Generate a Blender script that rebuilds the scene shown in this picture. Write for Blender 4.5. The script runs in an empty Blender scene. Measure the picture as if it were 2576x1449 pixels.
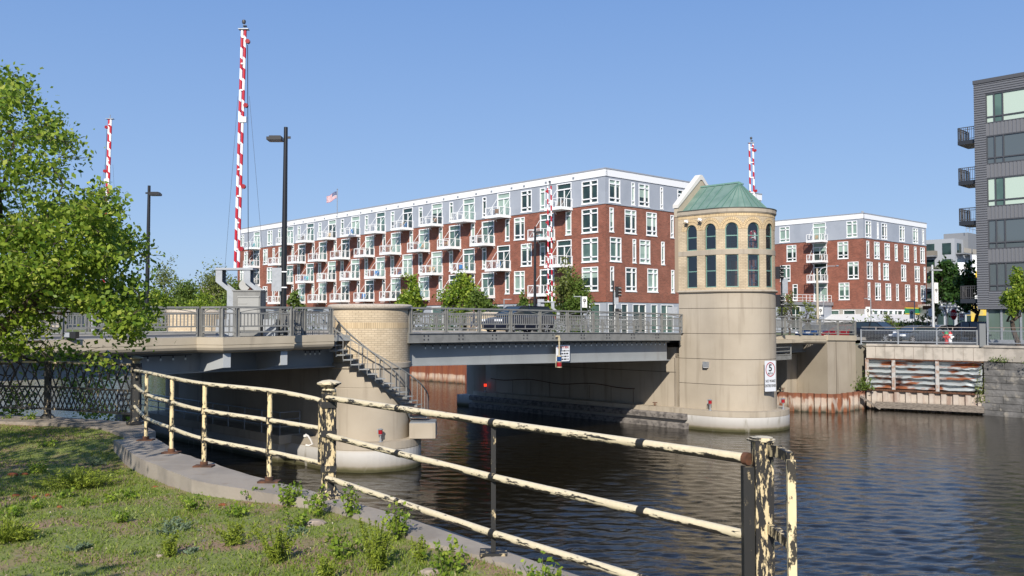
import bpy, math, random
import numpy as np
from mathutils import Vector, Matrix, noise as mnoise
random.seed(7); rng = np.random.default_rng(7)
R = math.radians; PI = math.pi
scene = bpy.context.scene
# ---------------------------------------------------------------- camera, world, sun, exposure
EYE = 7.0; F = 2275.0; CX, CY = 1288.0, 724.5; TH = R(2.05)
cam_d = bpy.data.cameras.new('camera'); cam = bpy.data.objects.new('camera', cam_d); scene.collection.objects.link(cam)
cam.location = (0, 0, EYE); cam.rotation_euler = (R(90) + TH, 0, 0)
cam_d.sensor_width = 36; cam_d.lens = 36 * F / 2576; cam_d.clip_start = .1; cam_d.clip_end = 5000
scene.camera = cam
SUN_EL, SUN_AZ = R(33), R(188)            # azimuth from +Y, clockwise: behind the camera, a little to its left
w = bpy.data.worlds.new('World'); scene.world = w; w.use_nodes = True
nt = w.node_tree; bg = nt.nodes['Background']
sky = nt.nodes.new('ShaderNodeTexSky'); sky.sky_type = 'NISHITA'; sky.sun_disc = False
sky.sun_elevation = SUN_EL; sky.sun_rotation = SUN_AZ; sky.altitude = 0; sky.air_density = 1.0; sky.dust_density = 0.6; sky.ozone_density = 2.2
tcw = nt.nodes.new('ShaderNodeTexCoord'); sx = nt.nodes.new('ShaderNodeSeparateXYZ'); nt.links.new(tcw.outputs['Generated'], sx.inputs[0])
rampw = nt.nodes.new('ShaderNodeValToRGB'); nt.links.new(sx.outputs['Z'], rampw.inputs[0]); ew = rampw.color_ramp.elements
for _i, (_p, _c) in enumerate(((0., (3.2, 4.6, 6.9)), (.12, (2.45, 3.85, 6.5)), (.35, (1.5, 2.85, 5.9)), (1., (.8, 1.7, 4.1)))):
    if _i > 1: ew.new(_p)
    ew[_i].position = _p; ew[_i].color = (*_c, 1)
mixw = nt.nodes.new('ShaderNodeMix'); mixw.data_type = 'RGBA'; mixw.inputs[0].default_value = .8
nt.links.new(sky.outputs[0], mixw.inputs[6]); nt.links.new(rampw.outputs[0], mixw.inputs[7])
nt.links.new(mixw.outputs[2], bg.inputs[0]); bg.inputs[1].default_value = 0.102
sd = bpy.data.lights.new('sun', 'SUN'); sun = bpy.data.objects.new('sun', sd); scene.collection.objects.link(sun)
sd.energy = 4.9; sd.angle = R(.5); sd.color = (1, .93, .82)
tosun = Vector((math.sin(SUN_AZ) * math.cos(SUN_EL), math.cos(SUN_AZ) * math.cos(SUN_EL), math.sin(SUN_EL)))
sun.rotation_euler = tosun.to_track_quat('Z', 'Y').to_euler()
vs = scene.view_settings; vs.view_transform = 'Standard'; vs.look = 'None'; vs.exposure = 0.3; vs.gamma = 1
scene.cycles.max_bounces = 8; scene.cycles.transparent_max_bounces = 16
# ---------------------------------------------------------------- measuring: a direction of the photograph meets a real plane
def ray(x, y):
    t = (CY - y) / F
    return Vector(((x - CX) / F, math.cos(TH) - t * math.sin(TH), math.sin(TH) + t * math.cos(TH)))
def onz(x, y, z):
    r = ray(x, y); k = (z - EYE) / r.z; return Vector((r.x * k, r.y * k, z))
def atY(x, y, D):
    r = ray(x, y); k = D / r.y; return Vector((r.x * k, D, EYE + r.z * k))
OX, OY = -3.92, 45.0; BA = R(44.5)
UX, UY = math.cos(BA), math.sin(BA); VX, VY = -UY, UX       # u runs along the bridge, v across it
def B(u, v, z=0): return Vector((OX + u * UX + v * VX, OY + u * UY + v * VY, z))
def u_at(x, v=0.):
    a = (x - CX) / F; return (a * (OY + v * VY) - OX - v * VX) / (UX - a * UY)
def lerp(a, b, t): return a + (b - a) * t
def interp(x, pts):
    if x <= pts[0][0]: return pts[0][1]
    for (a, ya), (b, yb) in zip(pts, pts[1:]):
        if x <= b: return lerp(ya, yb, (x - a) / (b - a))
    return pts[-1][1]
DECK = [(-45, 6.0), (-20, 6.26), (-10, 6.32), (0, 6.39), (6, 6.35), (18, 6.23), (27, 6.02), (42, 5.72), (60, 5.25), (75, 5.17)]
def dz(u): return interp(u, DECK)
# ---------------------------------------------------------------- materials
MATS = {}
def mat(name, col, rough=.7, metal=0., col2=None, scale=3., lo=.45, hi=.6, bump=0., bscale=20., detail=4., stretch=None, spec=None, coord='Object', bdist=.01, col3=None, scale3=.6, lo3=.5, hi3=.65, stretch3=None):
    if name in MATS: return MATS[name]
    m = bpy.data.materials.new(name); m.use_nodes = True; n = m.node_tree.nodes; l = m.node_tree.links
    p = n['Principled BSDF']; p.inputs['Base Color'].default_value = (*col, 1); p.inputs['Roughness'].default_value = rough; p.inputs['Metallic'].default_value = metal
    if spec is not None: p.inputs['Specular IOR Level'].default_value = spec
    tc = n.new('ShaderNodeTexCoord'); src = tc.outputs[coord]
    def noisefac(sc, lo, hi, st):
        s = src
        if st:
            mp = n.new('ShaderNodeMapping'); mp.inputs['Scale'].default_value = st; l.new(s, mp.inputs[0]); s = mp.outputs[0]
        nz = n.new('ShaderNodeTexNoise'); nz.inputs['Scale'].default_value = sc; nz.inputs['Detail'].default_value = detail; l.new(s, nz.inputs['Vector'])
        mr = n.new('ShaderNodeMapRange'); mr.inputs[1].default_value = lo; mr.inputs[2].default_value = hi; l.new(nz.outputs[0], mr.inputs[0]); return mr.outputs[0]
    if col2:
        mx = n.new('ShaderNodeMix'); mx.data_type = 'RGBA'; mx.inputs[6].default_value = (*col, 1); mx.inputs[7].default_value = (*col2, 1)
        l.new(noisefac(scale, lo, hi, stretch), mx.inputs[0]); out = mx.outputs[2]
        if col3:
            m3 = n.new('ShaderNodeMix'); m3.data_type = 'RGBA'; m3.inputs[7].default_value = (*col3, 1); l.new(out, m3.inputs[6])
            l.new(noisefac(scale3, lo3, hi3, stretch3), m3.inputs[0]); out = m3.outputs[2]
        l.new(out, p.inputs['Base Color'])
    if bump:
        nz = n.new('ShaderNodeTexNoise'); nz.inputs['Scale'].default_value = bscale; nz.inputs['Detail'].default_value = 5; l.new(src, nz.inputs['Vector'])
        b = n.new('ShaderNodeBump'); b.inputs['Strength'].default_value = bump; b.inputs['Distance'].default_value = bdist; l.new(nz.outputs[0], b.inputs['Height']); l.new(b.outputs[0], p.inputs['Normal'])
    MATS[name] = m; return m
def brick(name, c1, c2, mortar, bw, bh, ms=.01, band=None, rough=.85):
    m = bpy.data.materials.new(name); m.use_nodes = True; n = m.node_tree.nodes; l = m.node_tree.links; p = n['Principled BSDF']
    p.inputs['Roughness'].default_value = rough; p.inputs['Specular IOR Level'].default_value = .2
    tc = n.new('ShaderNodeTexCoord'); b = n.new('ShaderNodeTexBrick'); b.inputs['Scale'].default_value = 1
    b.inputs['Brick Width'].default_value = bw; b.inputs['Row Height'].default_value = bh; b.inputs['Mortar Size'].default_value = ms; b.inputs['Mortar Smooth'].default_value = .2; b.inputs['Bias'].default_value = 0
    b.inputs['Color1'].default_value = (*c1, 1); b.inputs['Color2'].default_value = (*c2, 1); b.inputs['Mortar'].default_value = (*mortar, 1)
    l.new(tc.outputs['UV'], b.inputs['Vector'])
    nz = n.new('ShaderNodeTexNoise'); nz.inputs['Scale'].default_value = .7; nz.inputs['Detail'].default_value = 6; l.new(tc.outputs['UV'], nz.inputs['Vector'])
    mr = n.new('ShaderNodeMapRange'); mr.inputs[1].default_value = .3; mr.inputs[2].default_value = .7; mr.inputs[3].default_value = .82; mr.inputs[4].default_value = 1.15; l.new(nz.outputs[0], mr.inputs[0])
    mx = n.new('ShaderNodeMix'); mx.data_type = 'RGBA'; mx.blend_type = 'MULTIPLY'; mx.inputs[0].default_value = 1; l.new(b.outputs[0], mx.inputs[6]); l.new(mr.outputs[0], mx.inputs[7])
    l.new(mx.outputs[2], p.inputs['Base Color'])
    bp = n.new('ShaderNodeBump'); bp.invert = True; bp.inputs['Strength'].default_value = .6; bp.inputs['Distance'].default_value = .01; l.new(b.outputs['Fac'], bp.inputs['Height']); l.new(bp.outputs[0], p.inputs['Normal'])
    MATS[name] = m; return m
def stripes(name, c1, c2, period, slope=0., phase=0., axis='Z', rough=.4, duty=.5, other='X'):
    m = bpy.data.materials.new(name); m.use_nodes = True; n = m.node_tree.nodes; l = m.node_tree.links; p = n['Principled BSDF']; p.inputs['Roughness'].default_value = rough
    tc = n.new('ShaderNodeTexCoord'); s = n.new('ShaderNodeSeparateXYZ'); l.new(tc.outputs['Object'], s.inputs[0])
    a = n.new('ShaderNodeMath'); a.operation = 'MULTIPLY_ADD'; l.new(s.outputs[other], a.inputs[0]); a.inputs[1].default_value = slope; l.new(s.outputs[axis], a.inputs[2])
    d = n.new('ShaderNodeMath'); d.operation = 'MULTIPLY_ADD'; l.new(a.outputs[0], d.inputs[0]); d.inputs[1].default_value = 1 / period; d.inputs[2].default_value = phase
    f = n.new('ShaderNodeMath'); f.operation = 'FRACT'; l.new(d.outputs[0], f.inputs[0])
    g = n.new('ShaderNodeMath'); g.operation = 'GREATER_THAN'; l.new(f.outputs[0], g.inputs[0]); g.inputs[1].default_value = duty
    mx = n.new('ShaderNodeMix'); mx.data_type = 'RGBA'; mx.inputs[6].default_value = (*c1, 1); mx.inputs[7].default_value = (*c2, 1); l.new(g.outputs[0], mx.inputs[0]); l.new(mx.outputs[2], p.inputs['Base Color'])
    MATS[name] = m; return m
def zlayers(name, stops, noise_amp=.25, noise_scale=2., rough=.85, col2=None, vertical_streak=None, nz2=(1.5, .5, .68)):
    """colour by height (tide lines, rust tops) with a ragged edge; stops = [(z, colour)]"""
    m = bpy.data.materials.new(name); m.use_nodes = True; n = m.node_tree.nodes; l = m.node_tree.links; p = n['Principled BSDF']; p.inputs['Roughness'].default_value = rough
    g = n.new('ShaderNodeNewGeometry'); s = n.new('ShaderNodeSeparateXYZ'); l.new(g.outputs['Position'], s.inputs[0])
    nz = n.new('ShaderNodeTexNoise'); nz.inputs['Scale'].default_value = noise_scale; nz.inputs['Detail'].default_value = 5; l.new(g.outputs['Position'], nz.inputs['Vector'])
    a = n.new('ShaderNodeMath'); a.operation = 'MULTIPLY_ADD'; l.new(nz.outputs[0], a.inputs[0]); a.inputs[1].default_value = noise_amp * 2; 
    off = n.new('ShaderNodeMath'); off.operation = 'SUBTRACT'; l.new(s.outputs['Z'], off.inputs[0]); off.inputs[1].default_value = noise_amp; l.new(off.outputs[0], a.inputs[2])
    z0, z1 = stops[0][0], stops[-1][0]
    mr = n.new('ShaderNodeMapRange'); mr.inputs[1].default_value = z0; mr.inputs[2].default_value = z1; l.new(a.outputs[0], mr.inputs[0])
    cr = n.new('ShaderNodeValToRGB'); e = cr.color_ramp.elements
    while len(e) < len(stops): e.new(.5)
    for i, (z, c) in enumerate(stops): e[i].position = (z - z0) / (z1 - z0); e[i].color = (*c, 1)
    l.new(mr.outputs[0], cr.inputs[0]); out = cr.outputs[0]
    if col2:
        n2 = n.new('ShaderNodeTexNoise'); n2.inputs['Scale'].default_value = nz2[0]; n2.inputs['Detail'].default_value = 6
        mp = n.new('ShaderNodeMapping'); mp.inputs['Scale'].default_value = vertical_streak or (1, 1, 1); l.new(g.outputs['Position'], mp.inputs[0]); l.new(mp.outputs[0], n2.inputs['Vector'])
        m2 = n.new('ShaderNodeMapRange'); m2.inputs[1].default_value = nz2[1]; m2.inputs[2].default_value = nz2[2]; l.new(n2.outputs[0], m2.inputs[0])
        mx = n.new('ShaderNodeMix'); mx.data_type = 'RGBA'; l.new(m2.outputs[0], mx.inputs[0]); l.new(out, mx.inputs[6]); mx.inputs[7].default_value = (*col2, 1); out = mx.outputs[2]
    l.new(out, p.inputs['Base Color'])
    bn = n.new('ShaderNodeTexNoise'); bn.inputs['Scale'].default_value = 9; bn.inputs['Detail'].default_value = 6; l.new(g.outputs['Position'], bn.inputs['Vector'])
    bp = n.new('ShaderNodeBump'); bp.inputs['Strength'].default_value = .35; bp.inputs['Distance'].default_value = .02; l.new(bn.outputs[0], bp.inputs['Height']); l.new(bp.outputs[0], p.inputs['Normal'])
    MATS[name] = m; return m
def peeling(name, paint, under, lo=.47, hi=.53, scale=5., stretch=(1, 1, 1), topbias=0., rough=.6, uv=False):
    m = bpy.data.materials.new(name); m.use_nodes = True; n = m.node_tree.nodes; l = m.node_tree.links; p = n['Principled BSDF']
    g = n.new('ShaderNodeNewGeometry'); mp = n.new('ShaderNodeMapping'); mp.inputs['Scale'].default_value = stretch; l.new(n.new('ShaderNodeTexCoord').outputs['UV'] if uv else g.outputs['Position'], mp.inputs[0])
    nz = n.new('ShaderNodeTexNoise'); nz.inputs['Scale'].default_value = scale; nz.inputs['Detail'].default_value = 8; nz.inputs['Roughness'].default_value = .7; l.new(mp.outputs[0], nz.inputs['Vector'])
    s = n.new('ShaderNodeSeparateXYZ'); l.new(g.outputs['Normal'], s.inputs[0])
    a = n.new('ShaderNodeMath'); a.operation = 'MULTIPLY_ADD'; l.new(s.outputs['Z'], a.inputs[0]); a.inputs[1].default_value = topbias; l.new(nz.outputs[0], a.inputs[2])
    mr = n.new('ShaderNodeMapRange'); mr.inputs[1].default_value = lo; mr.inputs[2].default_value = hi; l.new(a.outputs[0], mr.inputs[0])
    n3 = n.new('ShaderNodeTexNoise'); n3.inputs['Scale'].default_value = 30; l.new(g.outputs['Position'], n3.inputs['Vector'])
    pv = n.new('ShaderNodeMix'); pv.data_type = 'RGBA'; pv.inputs[6].default_value = (*paint, 1); pv.inputs[7].default_value = (*[c * .72 for c in paint], 1); l.new(n3.outputs[0], pv.inputs[0])
    mx = n.new('ShaderNodeMix'); mx.data_type = 'RGBA'; mx.inputs[6].default_value = (*under, 1); l.new(pv.outputs[2], mx.inputs[7]); l.new(mr.outputs[0], mx.inputs[0]); l.new(mx.outputs[2], p.inputs['Base Color'])
    p.inputs['Roughness'].default_value = rough
    bp = n.new('ShaderNodeBump'); bp.inputs['Strength'].default_value = .6; bp.inputs['Distance'].default_value = .003; l.new(mr.outputs[0], bp.inputs['Height']); l.new(bp.outputs[0], p.inputs['Normal'])
    MATS[name] = m; return m
def leafmat(name, c1, c2, c3=None, trans=.35):
    m = bpy.data.materials.new(name); m.use_nodes = True; n = m.node_tree.nodes; l = m.node_tree.links; p = n['Principled BSDF']; p.inputs['Roughness'].default_value = .5; p.inputs['Specular IOR Level'].default_value = .3
    g = n.new('ShaderNodeNewGeometry'); cr = n.new('ShaderNodeValToRGB'); e = cr.color_ramp.elements; e[0].color = (*c1, 1); e[1].color = (*c2, 1)
    if c3: k = e.new(.85); k.color = (*c2, 1); e[2].color = (*c3, 1); e[2].position = 1
    l.new(g.outputs['Random Per Island'], cr.inputs[0]); l.new(cr.outputs[0], p.inputs['Base Color'])
    t = n.new('ShaderNodeBsdfTranslucent'); l.new(cr.outputs[0], t.inputs[0]); ms = n.new('ShaderNodeMixShader'); ms.inputs[0].default_value = trans
    l.new(p.outputs[0], ms.inputs[1]); l.new(t.outputs[0], ms.inputs[2]); l.new(ms.outputs[0], n['Material Output'].inputs[0])
    MATS[name] = m; return m

grey = mat('grey_paint', (.205, .205, .195), .5, col2=(.17, .17, .162), scale=2.5, bump=.1, bscale=8)
greyd = mat('grey_steel', (.29, .305, .31), .5, col2=(.25, .265, .27), scale=.8, lo=.4, hi=.7, bump=.1, bscale=3, col3=(.2, .19, .18), scale3=1.2, lo3=.62, hi3=.8, stretch3=(1, 1, .15))
galv = mat('galvanised', (.34, .36, .385), .45, .4, col2=(.30, .32, .345), scale=5)
black = mat('black_paint', (.012, .012, .014), .35)
darkgrey = mat('dark_grey', (.05, .05, .055), .5)
white = mat('white_paint', (.78, .79, .8), .45)
whitew = mat('white_vinyl', (.8, .81, .82), .4)
tan = mat('tan_concrete', (.40, .348, .278), .85, col2=(.35, .302, .238), scale=.6, lo=.35, hi=.7, bump=.3, bscale=14, col3=(.28, .238, .185), scale3=2.4, lo3=.54, hi3=.76, stretch3=(1, 1, .09), spec=.2)
fascia = mat('fascia_concrete', (.45, .39, .30), .85, col2=(.38, .33, .25), scale=.9, lo=.35, hi=.7, bump=.25, bscale=14, col3=(.3, .26, .2), scale3=1.4, lo3=.6, hi3=.75, stretch3=(1, 1, .2), spec=.2)
joint = mat('joint', (.12, .1, .08), .9)
rustm = mat('rust', (.12, .05, .025), .9, col2=(.05, .025, .015), scale=9)
roadm = mat('asphalt', (.07, .07, .07), .9, col2=(.05, .05, .05), scale=4)
pavem = mat('pavement', (.36, .34, .31), .9, col2=(.3, .29, .27), scale=2)
groundm = mat('far_ground', (.10, .13, .05), .95, col2=(.2, .18, .14), scale=.15)
glass_dark = mat('glass_dark', (.015, .03, .028), .06, col2=(.03, .06, .05), scale=.4, spec=.6)
glass_mid = mat('glass_mid', (.07, .12, .105), .08, col2=(.1, .17, .14), scale=.6, spec=.6)
glass_blind = mat('glass_blind', (.26, .36, .31), .15, col2=(.2, .28, .25), scale=.5, spec=.5)
glass_grey = mat('glass_grey', (.09, .11, .12), .05, spec=.7)
siding = mat('siding', (.33, .36, .41), .6, bump=.1, bscale=4, col2=(.30, .33, .38), scale=.5)
redbrick = brick('red_brick', (.29, .10, .066), (.185, .066, .046), (.28, .18, .14), .32, .11, .010)
tanbrick = brick('tan_brick', (.545, .45, .315), (.48, .39, .268), (.33, .26, .19), .30, .102, .010)
copper = mat('copper', (.155, .235, .20), .6, col2=(.11, .185, .155), scale=1.2, lo=.4, hi=.65, col3=(.1, .17, .13), scale3=3, lo3=.65, hi3=.8, stretch3=(1, 1, .3))
coppert = mat('copper_trim', (.15, .28, .24), .5)
redp = mat('red_lens', (.28, .01, .015), .25)
bluep = mat('blue_lens', (.01, .05, .16), .2)
skin = mat('skin', (.16, .08, .05), .6)
barkm = mat('bark', (.075, .055, .04), .9, col2=(.04, .03, .022), scale=6, bump=.5, bscale=12, bdist=.03)
barkg = mat('bark_grey', (.17, .145, .12), .9, col2=(.1, .085, .07), scale=8)
wood = mat('weathered_timber', (.22, .19, .16), .9, col2=(.12, .10, .085), scale=4, stretch=(1, 1, 6), bump=.3, bscale=12)
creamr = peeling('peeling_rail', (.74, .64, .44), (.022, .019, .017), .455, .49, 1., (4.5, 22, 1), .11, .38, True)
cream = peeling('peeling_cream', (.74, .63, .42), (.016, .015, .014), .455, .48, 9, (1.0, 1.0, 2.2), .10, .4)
creamy = peeling('peeling_black', (.66, .53, .31), (.014, .013, .013), .515, .54, 13, (2.2, 2.2, .6), 0)
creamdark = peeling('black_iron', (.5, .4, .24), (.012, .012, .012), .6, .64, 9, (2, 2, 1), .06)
leafA = leafmat('leaves_bright', (.085, .17, .018), (.29, .385, .04), (.46, .50, .10), .42)
leafB = leafmat('leaves_mid', (.065, .12, .02), (.17, .24, .045))
leafC = leafmat('leaves_dark', (.02, .055, .012), (.055, .12, .022))
leafD = leafmat('leaves_spring', (.11, .14, .035), (.21, .25, .06))
leafJ = leafmat('juniper_sprays', (.14, .2, .02), (.34, .4, .05))
leafT = leafmat('thistle_leaves', (.12, .18, .1), (.24, .31, .2))
grassm = leafmat('grass_blades', (.10, .155, .02), (.225, .29, .045), (.36, .31, .13), .3)

# ---------------------------------------------------------------- mesh builder
class MB:
    def __init__(s, M=None): s.v = []; s.f = []; s.uv = []; s.M = M; s.sm = []
    def add(s, vs, fs, uvs=None, smooth=False):
        b = len(s.v)
        for p in vs:
            p = Vector(p); s.v.append(tuple(s.M @ p if s.M else p))
        for i, fc in enumerate(fs):
            s.f.append([b + k for k in fc]); s.uv.append(uvs[i] if uvs else None); s.sm.append(smooth)
        return s
    def box(s, x0, y0, z0, x1, y1, z1):
        v = [(x, y, z) for z in (z0, z1) for y in (y0, y1) for x in (x0, x1)]
        return s.add(v, [(0, 2, 3, 1), (4, 5, 7, 6), (0, 1, 5, 4), (2, 6, 7, 3), (0, 4, 6, 2), (1, 3, 7, 5)])
    def obox(s, c, a, b, cc):
        """box from centre c and three half-axis vectors"""
        c, a, b, cc = map(Vector, (c, a, b, cc)); v = [c + i * a + j * b + k * cc for k in (-1, 1) for j in (-1, 1) for i in (-1, 1)]
        return s.add(v, [(0, 2, 3, 1), (4, 5, 7, 6), (0, 1, 5, 4), (2, 6, 7, 3), (0, 4, 6, 2), (1, 3, 7, 5)])
    def bar(s, p, q, w, h, up=(0, 0, 1)):
        p, q = Vector(p), Vector(q); d = q - p; L = d.length
        if L < 1e-6: return s
        d /= L; up = Vector(up)
        if abs(d.dot(up)) > .98: up = Vector((0, 1, 0)) if abs(d.y) < .9 else Vector((1, 0, 0))
        side = d.cross(up).normalized(); u2 = side.cross(d).normalized()
        return s.obox((p + q) / 2, d * L / 2, side * w / 2, u2 * h / 2)
    def tube(s, pts, r, n=8, cap=True):
        pts = [Vector(p) for p in pts]; uv = []; Ls = [0.]
        for a, b in zip(pts, pts[1:]): Ls.append(Ls[-1] + (b - a).length)
        rs = r if isinstance(r, (list, tuple)) else [r] * len(pts); vs = []; fs = []; prev = None
        for i, p in enumerate(pts):
            d = (pts[min(i + 1, len(pts) - 1)] - pts[max(i - 1, 0)]).normalized()
            if prev is None:
                a = Vector((0, 0, 1)) if abs(d.z) < .9 else Vector((1, 0, 0)); x = d.cross(a).normalized()
            else: x = (prev - d * prev.dot(d)).normalized()
            prev = x; y = d.cross(x)
            vs += [p + (x * math.cos(2 * PI * k / n) + y * math.sin(2 * PI * k / n)) * rs[i] for k in range(n)]
        for i in range(len(pts) - 1):
            for k in range(n):
                k2 = (k + 1) % n; fs.append((i * n + k, i * n + k2, (i + 1) * n + k2, (i + 1) * n + k)); c0, c1 = 2 * PI * rs[i] * k / n, 2 * PI * rs[i] * (k + 1) / n; uv.append([(Ls[i], c0), (Ls[i], c1), (Ls[i + 1], c1), (Ls[i + 1], c0)])
        s.add(vs, fs, uv, smooth=True)
        if cap: s.add(vs[:n], [tuple(range(n))[::-1]]); s.add(vs[-n:], [tuple(range(n))])
        return s
    def lathe(s, c, prof, n=24, a0=0, a1=2 * PI, uvR=None):
        """prof = [(r, z)], about a vertical axis through c"""
        full = abs(a1 - a0 - 2 * PI) < 1e-6; m = n if full else n + 1; vs = []; fs = []; uv = []
        for (r, z) in prof: vs += [(c[0] + r * math.cos(a0 + (a1 - a0) * k / n), c[1] + r * math.sin(a0 + (a1 - a0) * k / n), (c[2] if len(c) > 2 else 0) + z) for k in range(m)]
        for i in range(len(prof) - 1):
            for k in range(n):
                k2 = (k + 1) % m; fs.append((i * m + k, i * m + k2, (i + 1) * m + k2, (i + 1) * m + k))
                rr = uvR or max(prof[i][0], .01); u0 = (a0 + (a1 - a0) * k / n) * rr; u1 = (a0 + (a1 - a0) * (k + 1) / n) * rr
                uv.append([(u0, prof[i][1]), (u1, prof[i][1]), (u1, prof[i + 1][1]), (u0, prof[i + 1][1])])
        return s.add(vs, fs, uv, smooth=True)
    def prism(s, poly, z0, z1, top=True, bottom=True):
        n = len(poly); vs = [(p[0], p[1], z0) for p in poly] + [(p[0], p[1], z1) for p in poly]
        fs = [(i, (i + 1) % n, n + (i + 1) % n, n + i) for i in range(n)]; uv = []; L = 0
        for i in range(n):
            a, b = poly[i], poly[(i + 1) % n]; d = math.hypot(b[0] - a[0], b[1] - a[1]); uv.append([(L, z0), (L + d, z0), (L + d, z1), (L, z1)]); L += d
        if top: fs.append(tuple(range(n, 2 * n))); uv.append([(p[0], p[1]) for p in poly])
        if bottom: fs.append(tuple(range(n))[::-1]); uv.append([(p[0], p[1]) for p in poly][::-1])
        return s.add(vs, fs, uv)
    def ext(s, prof, p0, p1, cap=True):
        """vertical-plane profile [(out, z)] swept from 2D point p0 to p1; out is to the right of the direction"""
        p0, p1 = Vector(p0[:2]), Vector(p1[:2]); d = (p1 - p0).normalized(); r = Vector((d.y, -d.x)); n = len(prof)
        vs = [(p[0] + r.x * o, p[1] + r.y * o, z) for p in (p0, p1) for o, z in prof]
        fs = [(i, (i + 1) % n, n + (i + 1) % n, n + i) for i in range(n)]
        if cap: fs += [tuple(range(n))[::-1], tuple(range(n, 2 * n))]
        return s.add(vs, fs)
COL = scene.collection; WM = {}
def mesh_of(mb, name, m):
    me = bpy.data.meshes.new(name); me.from_pydata(mb.v, [], mb.f)
    if any(u is not None for u in mb.uv):
        ul = me.uv_layers.new(name='UVMap'); k = 0; data = ul.data
        for fi, fc in enumerate(mb.f):
            u = mb.uv[fi]
            for j in range(len(fc)):
                if u: data[k].uv = u[j]
                k += 1
    me.polygons.foreach_set('use_smooth', mb.sm); me.materials.append(m); me.validate()
    if any(mb.sm):
        me.set_sharp_from_angle(angle=R(40))
    me.update(); return me
def thing(name, label, cat, loc=(0, 0, 0), rz=0., group=None):
    o = bpy.data.objects.new(name, None); COL.objects.link(o); o.empty_display_size = .2; o.location = loc; o.rotation_euler = (0, 0, rz)
    o['label'] = label; o['category'] = cat
    if group: o['group'] = group
    WM[o.name] = Matrix.Translation(Vector(loc)) @ Matrix.Rotation(rz, 4, 'Z'); return o
def obj(name, me, parent=None, M=None, label=None):
    o = bpy.data.objects.new(name, me); COL.objects.link(o)
    if parent is not None: o.parent = parent
    if M is not None: o.matrix_local = M
    if label: o['label'] = label
    WM[o.name] = (WM[parent.name] if parent is not None else Matrix()) @ (M if M is not None else Matrix()); return o
def part(name, mb, m, parent, world=True, label=None):
    """a mesh part whose vertices were given in world coordinates (world=True) or in the parent's"""
    if world:
        inv = WM[parent.name].inverted(); mb.v = [tuple(inv @ Vector(p)) for p in mb.v]
    return obj(name, mesh_of(mb, name, m), parent, label=label)
def single(name, mb, m, label, cat, group=None, kind=None, loc=None):
    """a thing that is one mesh, its origin set at loc"""
    if loc is None:
        a = np.array(mb.v); loc = ((a[:, 0].min() + a[:, 0].max()) / 2, (a[:, 1].min() + a[:, 1].max()) / 2, a[:, 2].min())
    mb.v = [(p[0] - loc[0], p[1] - loc[1], p[2] - loc[2]) for p in mb.v]
    o = bpy.data.objects.new(name, mesh_of(mb, name, m)); COL.objects.link(o); o.location = loc; WM[o.name] = Matrix.Translation(Vector(loc))
    if kind: o['kind'] = kind
    if label: o['label'] = label
    if cat: o['category'] = cat
    if group: o['group'] = group
    return o
def struct(name, mb, m): return single(name, mb, m, None, None, kind='structure', loc=(0, 0, 0))
def copy_tree(o, loc=None, rz=None, label=None, parent=None):
    c = o.copy(); COL.objects.link(c)
    if parent: c.parent = parent
    if loc is not None: c.location = loc
    if rz is not None: c.rotation_euler = (0, 0, rz)
    if label: c['label'] = label
    for ch in list(o.children): copy_tree(ch, parent=c)
    return c
def text_mesh(s, size, m, ext=.004, squash=1., name='lettering', bold=0.):
    cu = bpy.data.curves.new('t', 'FONT'); cu.body = s; cu.size = size; cu.align_x = 'CENTER'; cu.align_y = 'CENTER'; cu.extrude = ext; cu.offset = bold
    o = bpy.data.objects.new('t', cu); me = bpy.data.meshes.new_from_object(o); bpy.data.objects.remove(o); bpy.data.curves.remove(cu)
    me.transform(Matrix.Diagonal((squash, 1, 1, 1))); me.materials.clear(); me.materials.append(m); me.name = name; return me
def FR(p, ang): return Matrix.Translation(Vector(p)) @ Matrix.Rotation(ang, 4, 'Z')
def rel(parent, M): return WM[parent.name].inverted() @ M
UPR = Matrix.Rotation(R(90), 4, 'X')       # lays XY lettering upright, facing -Y
# leaves ----------------------------------------------------------------
def leaf_mesh(name, C, size, m, aspect=.55, jitter=.55, droop=0., dirs=None, up=.5):
    n = len(C); C = np.asarray(C, float); sz = size * (1 + jitter * (rng.random(n) * 2 - 1))
    d = rng.normal(size=(n, 3)) if dirs is None else np.asarray(dirs) + rng.normal(size=(n, 3)) * .35
    d[:, 2] -= droop; d /= np.linalg.norm(d, axis=1)[:, None]
    nn = rng.normal(size=(n, 3)); nn[:, 2] += up; s = np.cross(d, nn); s /= np.linalg.norm(s, axis=1)[:, None] + 1e-9
    L = d * sz[:, None]; W = s * (sz * aspect * .5)[:, None]
    V = np.empty((n, 4, 3)); V[:, 0] = C - L * .5; V[:, 1] = C + W - L * .05; V[:, 2] = C + L * .5; V[:, 3] = C - W - L * .05
    me = bpy.data.meshes.new(name); me.vertices.add(n * 4); me.vertices.foreach_set('co', V.ravel()); me.loops.add(n * 4); me.loops.foreach_set('vertex_index', np.arange(n * 4, dtype=np.int32))
    me.polygons.add(n); me.polygons.foreach_set('loop_start', np.arange(0, n * 4, 4, dtype=np.int32)); me.materials.append(m); me.update(calc_edges=True); return me
def branch_tube(mb, a, b, r0, r1, wob=.12, n=5, seg=6):
    a, b = Vector(a), Vector(b); L = (b - a).length; pts = []; rs = []
    for i in range(n + 1):
        t = i / n; p = a.lerp(b, t)
        if 0 < i < n: p = p + Vector(rng.normal(size=3)) * L * wob * .35
        pts.append(p); rs.append(lerp(r0, r1, t))
    mb.tube(pts, rs, seg, cap=False); return pts
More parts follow.
